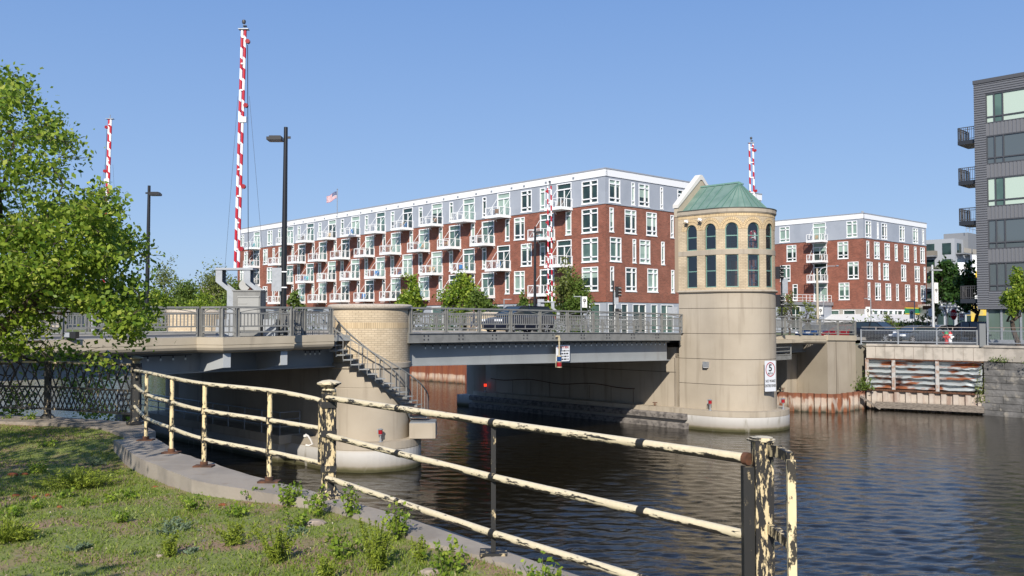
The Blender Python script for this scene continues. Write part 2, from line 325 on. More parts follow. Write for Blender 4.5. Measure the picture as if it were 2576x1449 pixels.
def tree(name, label, base, h, rad, leafm, lsize, nleaf, trunk_h=None, tr=.15, nb=9, group=None, flat=1., bm=None, per=60, seedv=0, crown_pow=.5, sparse=.8):
    base = Vector(base); t = thing(name, label, 'tree', base, 0, group); trunk_h = trunk_h or h * .35
    mb = MB(); top = Vector((0, 0, h * .85)); branch_tube(mb, (0, 0, -.1), (rng.normal() * .05 * h, rng.normal() * .05 * h, trunk_h), tr, tr * .75, .08)
    fork = Vector(mb.v[-1]); cl = []
    per = 34; nc = max(10, nleaf // per)
    lob = []
    for i in range(8):
        q = rng.normal(size=3); q[2] = abs(q[2]) * 1.1 - .55; lob.append(q / np.linalg.norm(q) * rng.uniform(.35, .85))
    lob.append(np.array([0, 0, .8])); lob.append(np.array([0, 0, -.1]))
    for i in range(nc):
        q = lob[i % len(lob)] + rng.normal(size=3) * .17
        zc = trunk_h * .9 + (h - trunk_h * .9) * .5
        cl.append(np.array([q[0] * rad * (1 - .25 * max(q[2], 0)), q[1] * rad * (1 - .25 * max(q[2], 0)), zc + q[2] * (h - trunk_h * .9) * .5 * flat]))
    for i in range(nb):
        e = cl[i * len(cl) // nb]; pts = branch_tube(mb, fork, e, tr * .5, tr * .08, .25, 5, 5)
        for k in range(2):
            e2 = cl[(i * 7 + k * 3) % len(cl)]
            if (Vector(e2) - pts[3]).length < rad: branch_tube(mb, pts[3], e2, tr * .18, tr * .05, .2, 3, 4)
    C = []
    for c in cl:
        m_ = int(per * rng.uniform(.5, 1.5)); C.append(c + rng.normal(size=(m_, 3)) * rad * .15 * sparse)
    C = np.concatenate(C)
    part('trunk', mb, bm or barkm, t, world=False); obj('crown', leaf_mesh('crown', C, lsize, leafm), t); return t
# ================================================================ SETTING
def sheet(name, poly, z, m, thick=None):
    mb = MB(); mb.prism(poly, (z - thick) if thick else z - .01, z, bottom=bool(thick)); return struct(name, mb, m)
# water: one sheet to the horizon
wm = bpy.data.materials.new('river_water'); wm.use_nodes = True; n = wm.node_tree.nodes; l = wm.node_tree.links; p = n['Principled BSDF']
p.inputs['Base Color'].default_value = (.008, .0062, .0028, 1); p.inputs['Roughness'].default_value = .035; p.inputs['IOR'].default_value = 1.33; p.inputs['Specular IOR Level'].default_value = .5
g = n.new('ShaderNodeNewGeometry'); prev = None
for sc, st, dist, rot in ((2.2, .8, .035, 10), (7., .8, .012, -12)):
    mp = n.new('ShaderNodeMapping'); mp.inputs['Rotation'].default_value = (0, 0, R(rot)); mp.inputs['Scale'].default_value = (.45, 1.0, 1); l.new(g.outputs['Position'], mp.inputs[0])
    nz = n.new('ShaderNodeTexNoise'); nz.inputs['Scale'].default_value = sc; nz.inputs['Detail'].default_value = 4; nz.inputs['Distortion'].default_value = .6; l.new(mp.outputs[0], nz.inputs['Vector'])
    b = n.new('ShaderNodeBump'); b.inputs['Strength'].default_value = st; b.inputs['Distance'].default_value = dist; l.new(nz.outputs[0], b.inputs['Height'])
    if prev: l.new(prev.outputs[0], b.inputs['Normal'])
    prev = b
l.new(prev.outputs[0], p.inputs['Normal'])
mb = MB(); mb.add([(-2500, -200, -.16), (2500, -200, -.16), (2500, 3500, -.16), (-2500, 3500, -.16)], [(0, 1, 2, 3)]); struct('water', mb, wm)
# the river near the bridge as real wavelets
wr = np.random.default_rng(4); phi = np.linspace(R(43), R(2.9), 900); rad_ = 7 / np.tan(phi); th_w = np.linspace(R(-34), R(34), 680); RR, TT = np.meshgrid(rad_, th_w, indexing='ij'); XX, YY = RR * np.sin(TT), RR * np.cos(TT)
drr = np.abs(np.gradient(rad_))[:, None]; ZZ = np.zeros_like(XX); patch = .75 + .45 * np.sin(XX * .23 + 1.3 * np.sin(YY * .11)) * np.sin(YY * .17 + 1 + .6 * np.sin(XX * .19))
for _i in range(110):
    lam = math.exp(wr.uniform(math.log(.13), math.log(1.25))); kk = 2 * PI / lam; dr_ = wr.normal() * .5 + R(8); kx, ky = kk * math.sin(dr_), kk * math.cos(dr_); sl = .026 * (1.0 if lam < .6 else .62)
    ZZ += np.clip((lam / drr - 1.6) / 2.4, 0, 1) * sl / kk * np.sin(kx * XX + ky * YY + wr.uniform(0, 6.28)) * (patch if lam < .9 else 1)
me = bpy.data.meshes.new('water'); nr_, nc_ = XX.shape; me.vertices.add(nr_ * nc_); me.vertices.foreach_set('co', np.stack([XX, YY, ZZ], -1).ravel()); ii = (np.arange(nr_ - 1)[:, None] * nc_ + np.arange(nc_ - 1)[None, :]).ravel(); q_ = np.stack([ii, ii + nc_, ii + nc_ + 1, ii + 1], -1)
me.loops.add(q_.size); me.loops.foreach_set('vertex_index', q_.ravel().astype(np.int32)); me.polygons.add(len(q_)); me.polygons.foreach_set('loop_start', np.arange(0, q_.size, 4, dtype=np.int32)); me.polygons.foreach_set('use_smooth', np.ones(len(q_), bool)); me.materials.append(wm); me.update(calc_edges=True)
o = bpy.data.objects.new('water', me); COL.objects.link(o); o['kind'] = 'structure'
# near bank
GZ = 5.28
kerb_out = [(386, 1100), (457, 1141), (537, 1164), (626, 1195), (776, 1232.5), (879, 1261), (1051, 1310), (1156.5, 1344), (1304, 1395.4), (1463, 1449), (1700, 1530), (2100, 1690)]
kerb_in = [(286, 1107), (366, 1161), (483, 1207), (646, 1235), (811, 1262), (862, 1281), (1042, 1350), (1236, 1407), (1304, 1430), (1390, 1470), (1560, 1560), (1800, 1720)]
KO = [onz(x, y, GZ) for x, y in kerb_out]; KI = [onz(x, y, GZ) for x, y in kerb_in]
def gz(x, y):
    t = min(max((x + 5.5) / 5.0, 0), 1); t = t * t * (3 - 2 * t)
    f = min(max((y - 12.3) / 1.6, 0), 1); f = f * f * (3 - 2 * f)
    return 5.06 + .17 * max(t, f * .85) + .03 * mnoise.noise((x * .8, y * .8, 0)) + .012 * mnoise.noise((x * 4, y * 4, 3))
kerbm = mat('kerb_concrete', (.30, .262, .22), .9, col2=(.24, .21, .178), scale=2.2, bump=.4, bscale=30, col3=(.24, .2, .16), scale3=5, lo3=.6, hi3=.75)
mb = MB(); rough = lambda k: (rng.random() - .5) * k
def dens(P, k):
    out = []
    for a, b in zip(P, P[1:]):
        for i in range(k): out.append(a.lerp(b, i / k))
    return out + [P[-1]]
ko, ki = dens(KO, 4), dens(KI, 4); n_ = len(ko)
for i in range(1, n_): ko[i] = ko[i] + Vector((rough(.03), rough(.03), 0)); ki[i] = ki[i] + Vector((rough(.05), rough(.05), 0))
vs_ = [p_ for p_ in ko] + [p_ + Vector((0, 0, rough(.012))) for p_ in ki] + [Vector((p_.x, p_.y, 4.75)) for p_ in ki] + [Vector((p_.x, p_.y, 4.75)) for p_ in ko]
fs_ = []
for i in range(n_ - 1):
    for a, b in ((0, 1), (1, 2), (3, 0)): fs_.append((a * n_ + i, a * n_ + i + 1, b * n_ + i + 1, b * n_ + i))
fs_.append((0, n_, 2 * n_, 3 * n_)); mb.add(vs_, fs_); struct('kerb', mb, kerbm)
LF = [onz(-700, 1020, GZ - .02), onz(-300, 1035, GZ - .02), onz(0, 1043, GZ - .02), onz(119, 1047, GZ - .02), onz(250, 1056, GZ - .02), onz(345, 1062, GZ - .02), onz(392, 1085, GZ - .02)]
LB = [onz(-700, 1040, GZ - .02), onz(-300, 1052, GZ - .02), onz(0, 1060, GZ - .02), onz(119, 1063, GZ - .02), onz(250, 1075, GZ - .02), onz(310, 1092, GZ - .02), onz(318, 1108, GZ - .02)]
mb = MB(); m_ = len(LF); mb.add(LF + LB + [Vector((p_.x, p_.y, 4.7)) for p_ in LB] + [Vector((p_.x, p_.y, 4.7)) for p_ in LF], [(a * m_ + i, a * m_ + i + 1, b * m_ + i + 1, b * m_ + i) for i in range(m_ - 1) for a, b in ((0, 1), (1, 2), (3, 0))] + [(m_ - 1, 2 * m_ - 1, 3 * m_ - 1, 4 * m_ - 1)])
struct('kerb_back', mb, mat('kerb_old', (.26, .22, .18), .95, col2=(.19, .165, .135), scale=3, bump=.7, bscale=18, bdist=.03))
bankw = zlayers('bank_wall', [(-.2, (.03, .035, .02)), (.5, (.12, .11, .09)), (2, (.22, .2, .17)), (5, (.3, .27, .23))])
bank = [(p_.x - .03, p_.y - .03) for p_ in KO[::-1]] + [(p_.x, p_.y - .03) for p_ in LF[::-1]] + [(-30, 26), (-70, 70), (-200, 190), (-400, 190), (-400, -60), (40, -60), (12, -8)]
mb = MB(); mb.prism(bank, -1, 4.95); struct('river_bank', mb, bankw)
# lawn as a fine undulating sheet
lawnm = mat('lawn_soil', (.25, .165, .105), .95, col2=(.165, .195, .045), scale=1.6, lo=.40, hi=.54, detail=9, bump=.8, bscale=40, bdist=.02, col3=(.2, .17, .13), scale3=9, lo3=.6, hi3=.7)
def inside(x, y, poly):
    c = False; j = len(poly) - 1
    for i in range(len(poly)):
        if (poly[i][1] > y) != (poly[j][1] > y) and x < (poly[j][0] - poly[i][0]) * (y - poly[i][1]) / (poly[j][1] - poly[i][1]) + poly[i][0]: c = not c
        j = i
    return c
lawn_edge = [(p_.x, p_.y) for p_ in KI[::-1]] + [(p_.x, p_.y) for p_ in LB[::-1]]
lawn = lawn_edge + [(-40, 14), (-40, -20), (8, -20)]
mb = MB(); gx = np.arange(-24, 5, .25); gy = np.arange(-4, 17.5, .25); idx = {}
for i, x in enumerate(gx):
    for j, y in enumerate(gy): idx[i, j] = len(mb.v); mb.v.append((float(x), float(y), gz(x, y)))
for i in range(len(gx) - 1):
    for j in range(len(gy) - 1):
        if inside(gx[i] + .125, gy[j] + .125, lawn):
            mb.f.append([idx[i, j], idx[i + 1, j], idx[i + 1, j + 1], idx[i, j + 1]]); mb.uv.append(None); mb.sm.append(True)
# strip sewn to the kerb edge so no gap shows
E = dens([Vector((a, b, 0)) for a, b in lawn_edge], 3)
for a, b in zip(E, E[1:]):
    def inn(p_): q = Vector((-6., 5., 0)) - Vector((p_.x, p_.y, 0)); return p_ + q.normalized() * .55
    A, Bv = inn(a), inn(b); mb.add([(a.x, a.y, gz(a.x, a.y) + .012), (b.x, b.y, gz(b.x, b.y) + .012), (Bv.x, Bv.y, gz(Bv.x, Bv.y) - .02), (A.x, A.y, gz(A.x, A.y) - .02)], [(0, 1, 2, 3)], smooth=True)
struct('lawn', mb, lawnm)
# grass blades
gb = []
NB = 330000; xs = rng.uniform(-11, 2.2, NB); ys = rng.uniform(4.8, 16.5, NB)
keep = []
for i in range(NB):
    x, y = xs[i], ys[i]
    if abs(x) > .62 * y + .4: continue
    if rng.random() > min(1, (8.5 / y) ** 1.0): continue
    d = mnoise.noise((x * .55, y * .55, 5)) + .45 * mnoise.noise((x * 2.1, y * 2.1, 9)) + (.30 if x > -1.2 - .0 * y else 0) + (.3 if y > 10 else 0) - .4 * min(max((8.2 - y) / 2, 0), 1) * min(max((-1.0 - x) / 1.0, 0), 1)
    if d < rng.uniform(-.9, .35): continue
    if inside(x, y, lawn): keep.append((x, y, d))
K = np.array(keep); n_ = len(K); hgt = .014 + .02 * rng.random(n_) + .018 * np.clip(K[:, 2], 0, 1); ang = rng.uniform(0, 2 * PI, n_); wd = .0045 + .0035 * rng.random(n_)
base = np.stack([K[:, 0], K[:, 1], np.array([gz(a, b) for a, b in K[:, :2]])], 1); V = np.empty((n_, 3, 3)); sd_ = np.stack([np.cos(ang), np.sin(ang), 0 * ang], 1) * wd[:, None]
lean = rng.normal(size=(n_, 3)) * .016; lean[:, 2] = 0
V[:, 0] = base - sd_; V[:, 1] = base + sd_; V[:, 2] = base + lean; V[:, 2, 2] += hgt
me = bpy.data.meshes.new('grass'); me.vertices.add(n_ * 3); me.vertices.foreach_set('co', V.ravel()); me.loops.add(n_ * 3); me.loops.foreach_set('vertex_index', np.arange(n_ * 3, dtype=np.int32)); me.polygons.add(n_); me.polygons.foreach_set('loop_start', np.arange(0, n_ * 3, 3, dtype=np.int32)); me.materials.append(grassm); me.update(calc_edges=True)
o = bpy.data.objects.new('grass', me); COL.objects.link(o); o['kind'] = 'stuff'; o['label'] = 'short patchy grass growing on the near bank'; o['category'] = 'grass'
# far land: edge follows the river wall
P1, P2 = Vector((27.6, 72.7)), Vector((35.2, 67.6)); P3 = P2 + Vector((2.3, -2.75)).normalized() * 22
AB = B(41.9, -2.3); AB = Vector((AB.x, AB.y))
wall_u = 38.4
edge = [B(wall_u + .6, 260), B(wall_u + .6, 24), B(39, 2.0), B(39, -.8), Vector((28.9, 73.2, 0)), Vector((36.2, 68.4, 0)), Vector((*(P3 + Vector((1, .9))), 0))]
far = [(p_[0], p_[1]) for p_ in edge]; far[0:1] = [(-320, 300), far[0]]
far = [(-1500, 420)] + far + [(90, 30), (600, 30), (1800, 600), (1800, 2500), (-1500, 2500)]
mb = MB(); mb.prism(far, -.5, 5.0); struct('far_ground', mb, groundm)
def ribbon(name, uv, z, m, th=.1):
    mb = MB()
    for (a0, a1) in zip(uv, uv[1:]):
        pass
    return mb
# road on and beyond the bridge (sheet that follows the deck)
def deck_strip(name, v0, v1, us, off, m, th=.12):
    mb = MB(); k = len(us)
    vs = [B(u, v0, dz(u) + off) for u in us] + [B(u, v1, dz(u) + off) for u in us] + [B(u, v0, dz(u) + off - th) for u in us] + [B(u, v1, dz(u) + off - th) for u in us]; fs = []
    for i in range(k - 1):
        fs += [(i, i + 1, k + i + 1, k + i), (2 * k + i, 3 * k + i, 3 * k + i + 1, 2 * k + i + 1), (i, 2 * k + i, 2 * k + i + 1, i + 1), (k + i, k + i + 1, 3 * k + i + 1, 3 * k + i)]
    fs += [(0, k, 3 * k, 2 * k), (k - 1, 3 * k - 1, 4 * k - 1, 2 * k - 1)]
    mb.add(vs, fs); return struct(name, mb, m)
US = [-45, -20, -10, 0, 6, 18, 27, 42, 60, 75, 200]; WB = 20.0
deck_strip('road', 3.2, WB - 3.2, US, -.17, roadm)
CU0 = u_at(931.5, 1.6); deck_strip('pavement', .85, 3.196, [-45, -20, CU0 - 1.7], -.02, pavem, .25); deck_strip('pavement', .1, 3.196, [CU0 + 1.7] + US[3:], -.02, pavem, .25); deck_strip('pavement', WB - 3.196, WB + .1, US, -.02, pavem, .25)
mb = MB()
for v in (9.85, 10.1):
    for u0, u1 in zip(US, US[1:]): mb.add([B(u0, v, dz(u0) - .166), B(u1, v, dz(u1) - .166), B(u1, v + .1, dz(u1) - .166), B(u0, v + .1, dz(u0) - .166)], [(0, 1, 2, 3)])
struct('road_marking', mb, mat('yellow_line', (.6, .42, .05), .7))
# street along the far bank in front of the grey building and beyond
mb = MB(); mb.prism([(30, 76), (36, 71), (60, 48), (200, 48), (200, 300), (60, 300), (40, 110), (32, 86)], 5.0, 5.06); struct('street', mb, roadm)

# ================================================================ BRIDGE
tb = thing('bascule_bridge', 'grey steel river bridge with tan concrete parapet edge, spanning between the two brick towers', 'bridge', B(0, 0, 5))
def strip(mb, pts, prof, zf=dz):
    """profile [(out, dz)] swept along (u,v) points, mitred; out is toward the camera side"""
    P = [B(u, v) for u, v in pts]; k = len(prof); vs = []
    for i, q in enumerate(P):
        d0 = (q - P[i - 1]).normalized() if i else (P[1] - q).normalized(); d1 = (P[i + 1] - q).normalized() if i < len(P) - 1 else d0
        t = (d0 + d1).normalized(); r = Vector((t.y, -t.x, 0)); r /= max(.5, r.dot(Vector((d0.y, -d0.x, 0))))
        zz = zf(pts[i][0]); vs += [Vector((q.x + r.x * o, q.y + r.y * o, zz + z)) for o, z in prof]
    fs = [(i * k + j, (i + 1) * k + j, (i + 1) * k + (j + 1) % k, i * k + (j + 1) % k) for i in range(len(P) - 1) for j in range(k)]
    fs += [tuple(range(k)), tuple(range((len(P) - 1) * k, len(P) * k))[::-1]]
    mb.add(vs, fs); return mb
cc = B(0, 0); CU = u_at(931.5, 1.6); CYL = B(CU, 1.6)            # stair tower axis
TU = u_at(1717, 0)                                                # operator tower: left face
uL = [u_at(x, .9) for x in (-260, 0, 132, 275, 407, 500)]
ub0, ub1 = u_at(566, -.5), u_at(733, -.5)
leftpath = [(-42, .9)] + [(u, .9) for u in uL[1:]] + [(ub0, -.5), (ub1, -.5)]
nose = [(-.5, 0), (.28, 0), (.28, -.30), (.25, -.31), (.27, -.33), (.27, -.42), (.22, -.52), (.12, -.60), (-.05, -.64), (-.5, -.64)]
mb = strip(MB(), leftpath, nose); part('parapet_edge', mb, fascia, tb)
mb = strip(MB(), [(ub1 + .002, .35), (u_at(833, .35), .35)], nose); part('parapet_edge', mb, fascia, tb)
mb = MB(); q = [B(TU + 4.6, -1.7), B(37.2, -1.9), B(37.2, 1.6), B(TU + 4.6, 1.6)]; mb.prism([(p_.x, p_.y) for p_ in q], 5.35, 5.6); part('overlook_floor', mb, fascia, tb)
# bump-out floor filler
mb = MB(); q = [B(uL[-1], .5), B(ub0 + .1, -.3), B(ub1, -.3), B(ub1, 1.2), B(uL[-1], 1.2)]; mb.prism([(p_.x, p_.y) for p_ in q], 6.05, 6.29); part('overlook_floor', mb, fascia, tb)
mb = strip(MB(), [(u_at(1024, .0), 0), (6, 0), (12, 0), (TU - .45, 0)], [(-.3, .0), (.22, .0), (.22, -.03), (.16, -.035), (.16, -.45), (.22, -.455), (.22, -.48), (-.3, -.48)]); part('span_fascia', mb, grey, tb)
# bolts on the fascia under each post
def girder(u0, u1, v, top, bot0, bot1, name='girder', n_=8, bulge=0):
    mb = MB()
    for i in range(n_):
        a, b = lerp(u0, u1, i / n_), lerp(u0, u1, (i + 1) / n_); za, zb = lerp(bot0, bot1, i / n_) - bulge * math.sin(PI * i / n_), lerp(bot0, bot1, (i + 1) / n_) - bulge * math.sin(PI * (i + 1) / n_)
        for (o0, o1, t0, t1, c0, c1) in ((-.02, .02, dz(a) + top, dz(b) + top, za, zb), (-.25, .25, dz(a) + top, dz(b) + top, dz(a) + top - .05, dz(b) + top - .05), (-.28, .28, za + .05, zb + .05, za, zb)):
            mb.add([B(a, v + o0, t0), B(b, v + o0, t1), B(b, v + o1, t1), B(a, v + o1, t0), B(a, v + o0, c0), B(b, v + o0, c1), B(b, v + o1, c1), B(a, v + o1, c0)], [(0, 1, 2, 3), (4, 7, 6, 5), (0, 4, 5, 1), (3, 2, 6, 7), (1, 5, 6, 2), (0, 3, 7, 4)])
    part(name, mb, greyd, tb)
for v in (1.05, 7.5, 13.5, 19.0): girder(CU + (1.5 if v < 2 else 0), TU - (.2 if v > 2 else 1.1), v if v > 2 else .52, -.56, 7 - 2.24, 7 - 2.62)
for v in (1.9, 7.5, 13.5, 19.0): girder(-42, CU - 1.0, v, -.66, 7 - 2.22, 7 - 2.2)
for v in (.3, 10, 19.0): girder(TU + 3, 38.5, v, -.66, 7 - 2.45, 7 - 2.5)
mb = MB()
for i in range(34):
    u = -40 + i * 2.33
    if abs(u - CU) < 1.9 or abs(u - TU - 2) < 2.6: continue
    mb.bar(B(u, 1.2 if TU > u > CU else 2.1, dz(u) - .95), B(u, 19, dz(u) - .95), .2, .5)
part('cross_beams', mb, greyd, tb)
mb = MB()
for u0, u1 in zip(US[:8], US[1:8]):
    v_ = 1.5 if u0 < 0 or u0 >= 18 else .4
    mb.add([B(u0, v_, dz(u0) - .3), B(u1, v_, dz(u1) - .3), B(u1, WB - .2, dz(u1) - .3), B(u0, WB - .2, dz(u0) - .3)] + [B(u0, v_, dz(u0) - .56), B(u1, v_, dz(u1) - .56), B(u1, WB - .2, dz(u1) - .56), B(u0, WB - .2, dz(u0) - .56)], [(0, 1, 2, 3), (4, 7, 6, 5), (0, 4, 5, 1), (3, 2, 6, 7)])
part('deck', mb, greyd, tb)
for u, lab in ((u_at(548, .4), 0), (u_at(690, .4), 1)):            # bracket arms that carry the overlook
    mb = MB(); z0 = dz(u) - .66
    prof = [B(u, -.42, z0), B(u, -.42, z0 - .55), B(u, 1.9, 7 - 2.2), B(u, 1.9, z0)]
    t_ = Vector((UX, UY, 0)) * .02; mb.add([p_ - t_ for p_ in prof] + [p_ + t_ for p_ in prof], [(0, 1, 2, 3), (4, 7, 6, 5), (0, 4, 5, 1), (1, 5, 6, 2), (2, 6, 7, 3), (0, 3, 7, 4)])
    t_ = Vector((UX, UY, 0)) * .16; d_ = Vector((VX, VY, 0)) * .02
    mb.obox(B(u, -.43, z0 - .28), t_, d_, (0, 0, .29)); part('bracket', mb, mat('pale_steel', (.42, .44, .45), .5), tb)
mb = MB()
for u in [u_at(x, 0) for x in (1066.8, 1154, 1238, 1316, 1389, 1460, 1524, 1586, 1647)]:
    for a in (-.13, .13):
        for b_ in (-.14, -.32): mb.obox(B(u + a, -.17, dz(u) + b_), Vector((UX, UY, 0)) * .03, Vector((VX, VY, 0)) * .02, (0, 0, .03))
part('bolts', mb, darkgrey, tb)

# string lights under the parapets
bulb_mb = MB(); bulb_mb.lathe((0, 0, 0), [(.0, -.16), (.035, -.14), (.045, -.1), (.03, -.06), (.02, -.04)], 8)
bulbme = mesh_of(bulb_mb, 'bulb', mat('bulb_glass', (.75, .75, .7), .2))
cap_mb = MB(); cap_mb.tube([(0, 0, -.06), (0, 0, .06)], .028, 6); capme = mesh_of(cap_mb, 'socket', black)
def lights(label, u0, u1, v, off, nb, group='string lights under the bridge edge'):
    t = thing('string_light', label, 'string light', B(u0, v, dz(u0) + off), BA, group); mb = MB(); mb.tube([B(lerp(u0, u1, i / 12), v, dz(lerp(u0, u1, i / 12)) + off + .06) for i in range(13)], .015, 4)
    part('cable', mb, black, t)
    for i in range(nb):
        u = lerp(u0, u1, (i + .5) / nb); M = rel(t, Matrix.Translation(B(u, v, dz(u) + off)))
        s = obj('socket', capme, t, M); obj('bulb', bulbme, s)
lights('row of small white bulbs hanging under the steel span between the brick towers', CU + 2.1, TU - 1.5, .22, -.66, 42)
lights('row of small bulbs under the tan parapet over the left river channel', uL[0], uL[-1], 1.5, -.80, 20)
lights('four small bulbs under the parapet beside the curved steel stair', u_at(765, 1.5), u_at(812, 1.5), 1.55, -.80, 4)
lights('short row of bulbs under the parapet right of the tower with arched windows', u_at(1985, .9), u_at(2050, .9), 1.2, -.85, 9)

# ---------------------------------------------------------------- railings
def rail_thing(label, pts, posts, off=0., h=1.22, group='grey bridge railings', name='bridge_railing', mesh_below=True, hs=1.):
    """pts: list of (u, v); posts: spacing in m; panels between consecutive posts"""
    t = thing(name, label, 'railing', B(pts[0][0], pts[0][1], dz(pts[0][0]) + off), BA, group); nodes = []
    for a, b in zip(pts, pts[1:]):
        L = math.hypot(b[0] - a[0], b[1] - a[1]); k = max(1, round(L / posts)); nodes += [(lerp(a[0], b[0], i / k), lerp(a[1], b[1], i / k)) for i in range(k)]
    nodes.append(pts[-1])
    for i, (u, v) in enumerate(nodes):
        a = nodes[max(i - 1, 0)]; b = nodes[min(i + 1, len(nodes) - 1)]; d = (B(*b) - B(*a)).normalized(); z = dz(u) + off; c = B(u, v, z); s = Vector((-d.y, d.x, 0))
        mb = MB()
        for q in (-.07, .07): mb.obox(c + d * q + Vector((0, 0, h / 2 - .02)), d * .010, s * .07, (0, 0, h / 2 - .02))
        mb.obox(c + Vector((0, 0, h / 2 - .02)), d * .07, s * .006, (0, 0, h / 2 - .02)); mb.obox(c + Vector((0, 0, .012)), d * .14, s * .1, (0, 0, .012)); part('post', mb, grey, t)
    for (u0, v0), (u1, v1) in zip(nodes, nodes[1:]):
        mb = MB(); a, b = B(u0, v0, dz(u0) + off), B(u1, v1, dz(u1) + off); d = b - a; L = d.length; dn = d.normalized()
        up = lambda z: Vector((0, 0, z))
        mb.bar(a + up(h), b + up(h), .12, .085); zz = (.97, .44, .2)
        for z in zz: mb.bar(a + up(z) + dn * .05, b + up(z) - dn * .05, .05, .06)
        k = max(3, round(L / .155))
        for i in range(1, k):
            q = a + d * (i / k)
            mb.obox(q + up(.705), Vector((dn.x, dn.y, 0)) * .017, Vector((-dn.y, dn.x, 0)) * .02, (0, 0, .25))
        for q in (.12, .5, .88):
            c = a + d * q; mb.obox(c + up(.32), Vector((dn.x, dn.y, 0)) * .012, Vector((-dn.y, dn.x, 0)) * .02, (0, 0, .1))
        pr = None
        for i in range(11):
            f_ = i / 10; c = a + dn * .06 + (d - dn * .12) * f_ + up(1.0 + .16 * math.sin(PI * f_))
            if pr is not None: mb.bar(pr, c, .03, .03)
            pr = c
        part('railing_panel', mb, grey, t)
    return t
rail_thing('grey baluster railing along the left approach, partly behind the leafy tree', [(uL[0], .9), (uL[-1], .9)], 2.55)
rail_thing('grey railing round the overlook that holds the tall striped barrier and cabinet', [(uL[-1] + .1, .8), (ub0 - .1, -.45), (ub0 + .55, -.5), (ub1, -.5), (ub1 + .12, .55)], 2.6)
rail_thing('short grey railing and gate from the overlook to the low brick stair tower', [(u_at(743, .7), .7), (u_at(763, .7), .7), (u_at(833, .7), .7)], 1.9)
rail_thing('grey railing over the steel span, between the two brick towers', [(u_at(1032, 0), 0), (TU - .05, 0)], 2.33)
rail_thing('grey raised railing panel just right of the tower with arched windows', [(u_at(1935, -1.9), -1.9), (u_at(2011, -1.9), -1.9)], 2.6, off=.12)
rail_thing('grey bridge railing descending to the mesh railing by the right bank', [(u_at(2014, -1.7), -1.7), (u_at(2150, -2.3), -2.3)], 2.3)
rail_thing('grey railing on the far side of the left approach and span', [(-34, WB - .2), (CU - 2, WB - .2)], 2.4)
rail_thing('grey railing on the far side of the steel span, behind the dark car', [(CU + 2.2, WB - .2), (TU + .2, WB - .2)], 2.4)
rail_thing('grey railing on the far side of the road beyond the right tower', [(TU + 6, WB - .2), (44, WB - .2)], 2.4)

# ---------------------------------------------------------------- left pier with the brick stair tower
waterline = zlayers('pier_base', [(-.3, (.02, .02, .008)), (.10, (.06, .055, .02)), (.20, (.15, .13, .08)), (.30, (.30, .27, .23)), (.5, (.38, .36, .33)), (.85, (.50, .485, .46)), (1.25, (.50, .44, .35)), (2.2, (.50, .42, .31))], .05, 3., col2=(.26, .24, .2), vertical_streak=(1, 1, .3), nz2=(2, .6, .74))
cylt = thing('stair_tower', 'low round tan brick tower with a stone cap, wrapped by the curved steel stair', 'tower', (CYL.x, CYL.y, 0), 0)
RC = 1.93
mb = MB(); mb.lathe((CYL.x, CYL.y, 0), [(RC, 5.0), (RC, 7.5)], 64, uvR=RC); part('brick_drum', mb, tanbrick, cylt)
mb = MB(); sb = brick('soldier_brick', (.58, .455, .285), (.50, .385, .24), (.30, .22, .15), .102, .30, .010); mb.lathe((CYL.x, CYL.y, 0), [(RC + .006, 6.62), (RC + .006, 6.90)], 64, uvR=RC); mb.uv = [[(u_, .01 + (v__ - 6.62)) for u_, v__ in q_] for q_ in mb.uv]; part('soldier_course', mb, sb, cylt)
mb = MB(); mb.lathe((CYL.x, CYL.y, 0), [(0, 7.79), (RC - .1, 7.78), (RC + .05, 7.76), (RC + .12, 7.7), (RC + .13, 7.62), (RC + .08, 7.54), (RC - .02, 7.5)], 64)
part('cap', mb, mat('cap_stone', (.46, .40, .33), .85, col2=(.36, .31, .25), scale=14, lo=.5, hi=.6, bump=.3), cylt)
mb = MB(); mb.lathe((CYL.x, CYL.y, 0), [(RC, 1.35), (RC, 3.80), (RC - .02, 3.815), (RC - .02, 3.84), (RC, 3.855), (RC, 4.70), (RC + .08, 4.75), (RC + .08, 4.98), (RC, 5.0)], 64); part('shaft', mb, tan, cylt)
mb = MB(); RP = 2.5
def stadium(c, r, back, n=28, a0=PI + BA, a1=2 * PI + BA):
    """half circle on the -v side of c, straight sides running back along v"""
    pts = [(c.x + r * math.cos(a0 + (a1 - a0) * i / n), c.y + r * math.sin(a0 + (a1 - a0) * i / n)) for i in range(n + 1)]
    pts.append((pts[-1][0] + VX * back, pts[-1][1] + VY * back)); pts.insert(0, (pts[0][0] + VX * back, pts[0][1] + VY * back)); return pts
mb.prism(stadium(CYL, RP, 17), -1, .98); part('plinth', mb, waterline, cylt)
mb = MB(); mb.prism(stadium(CYL, RP + .0, 17), 1.02, 1.36); mb.prism(stadium(CYL, RP - .02, 17), .97, 1.03); part('plinth_ledge', mb, tan, cylt)
mb = MB(); c = [B(CU - RC + .05, 1.7), B(CU + RC - .05, 1.7), B(CU + RC - .05, 20), B(CU - RC + .05, 20)]; mb.prism([(p_.x, p_.y) for p_ in c], 1.3, 5.5); part('pier_wall', mb, tan, cylt)
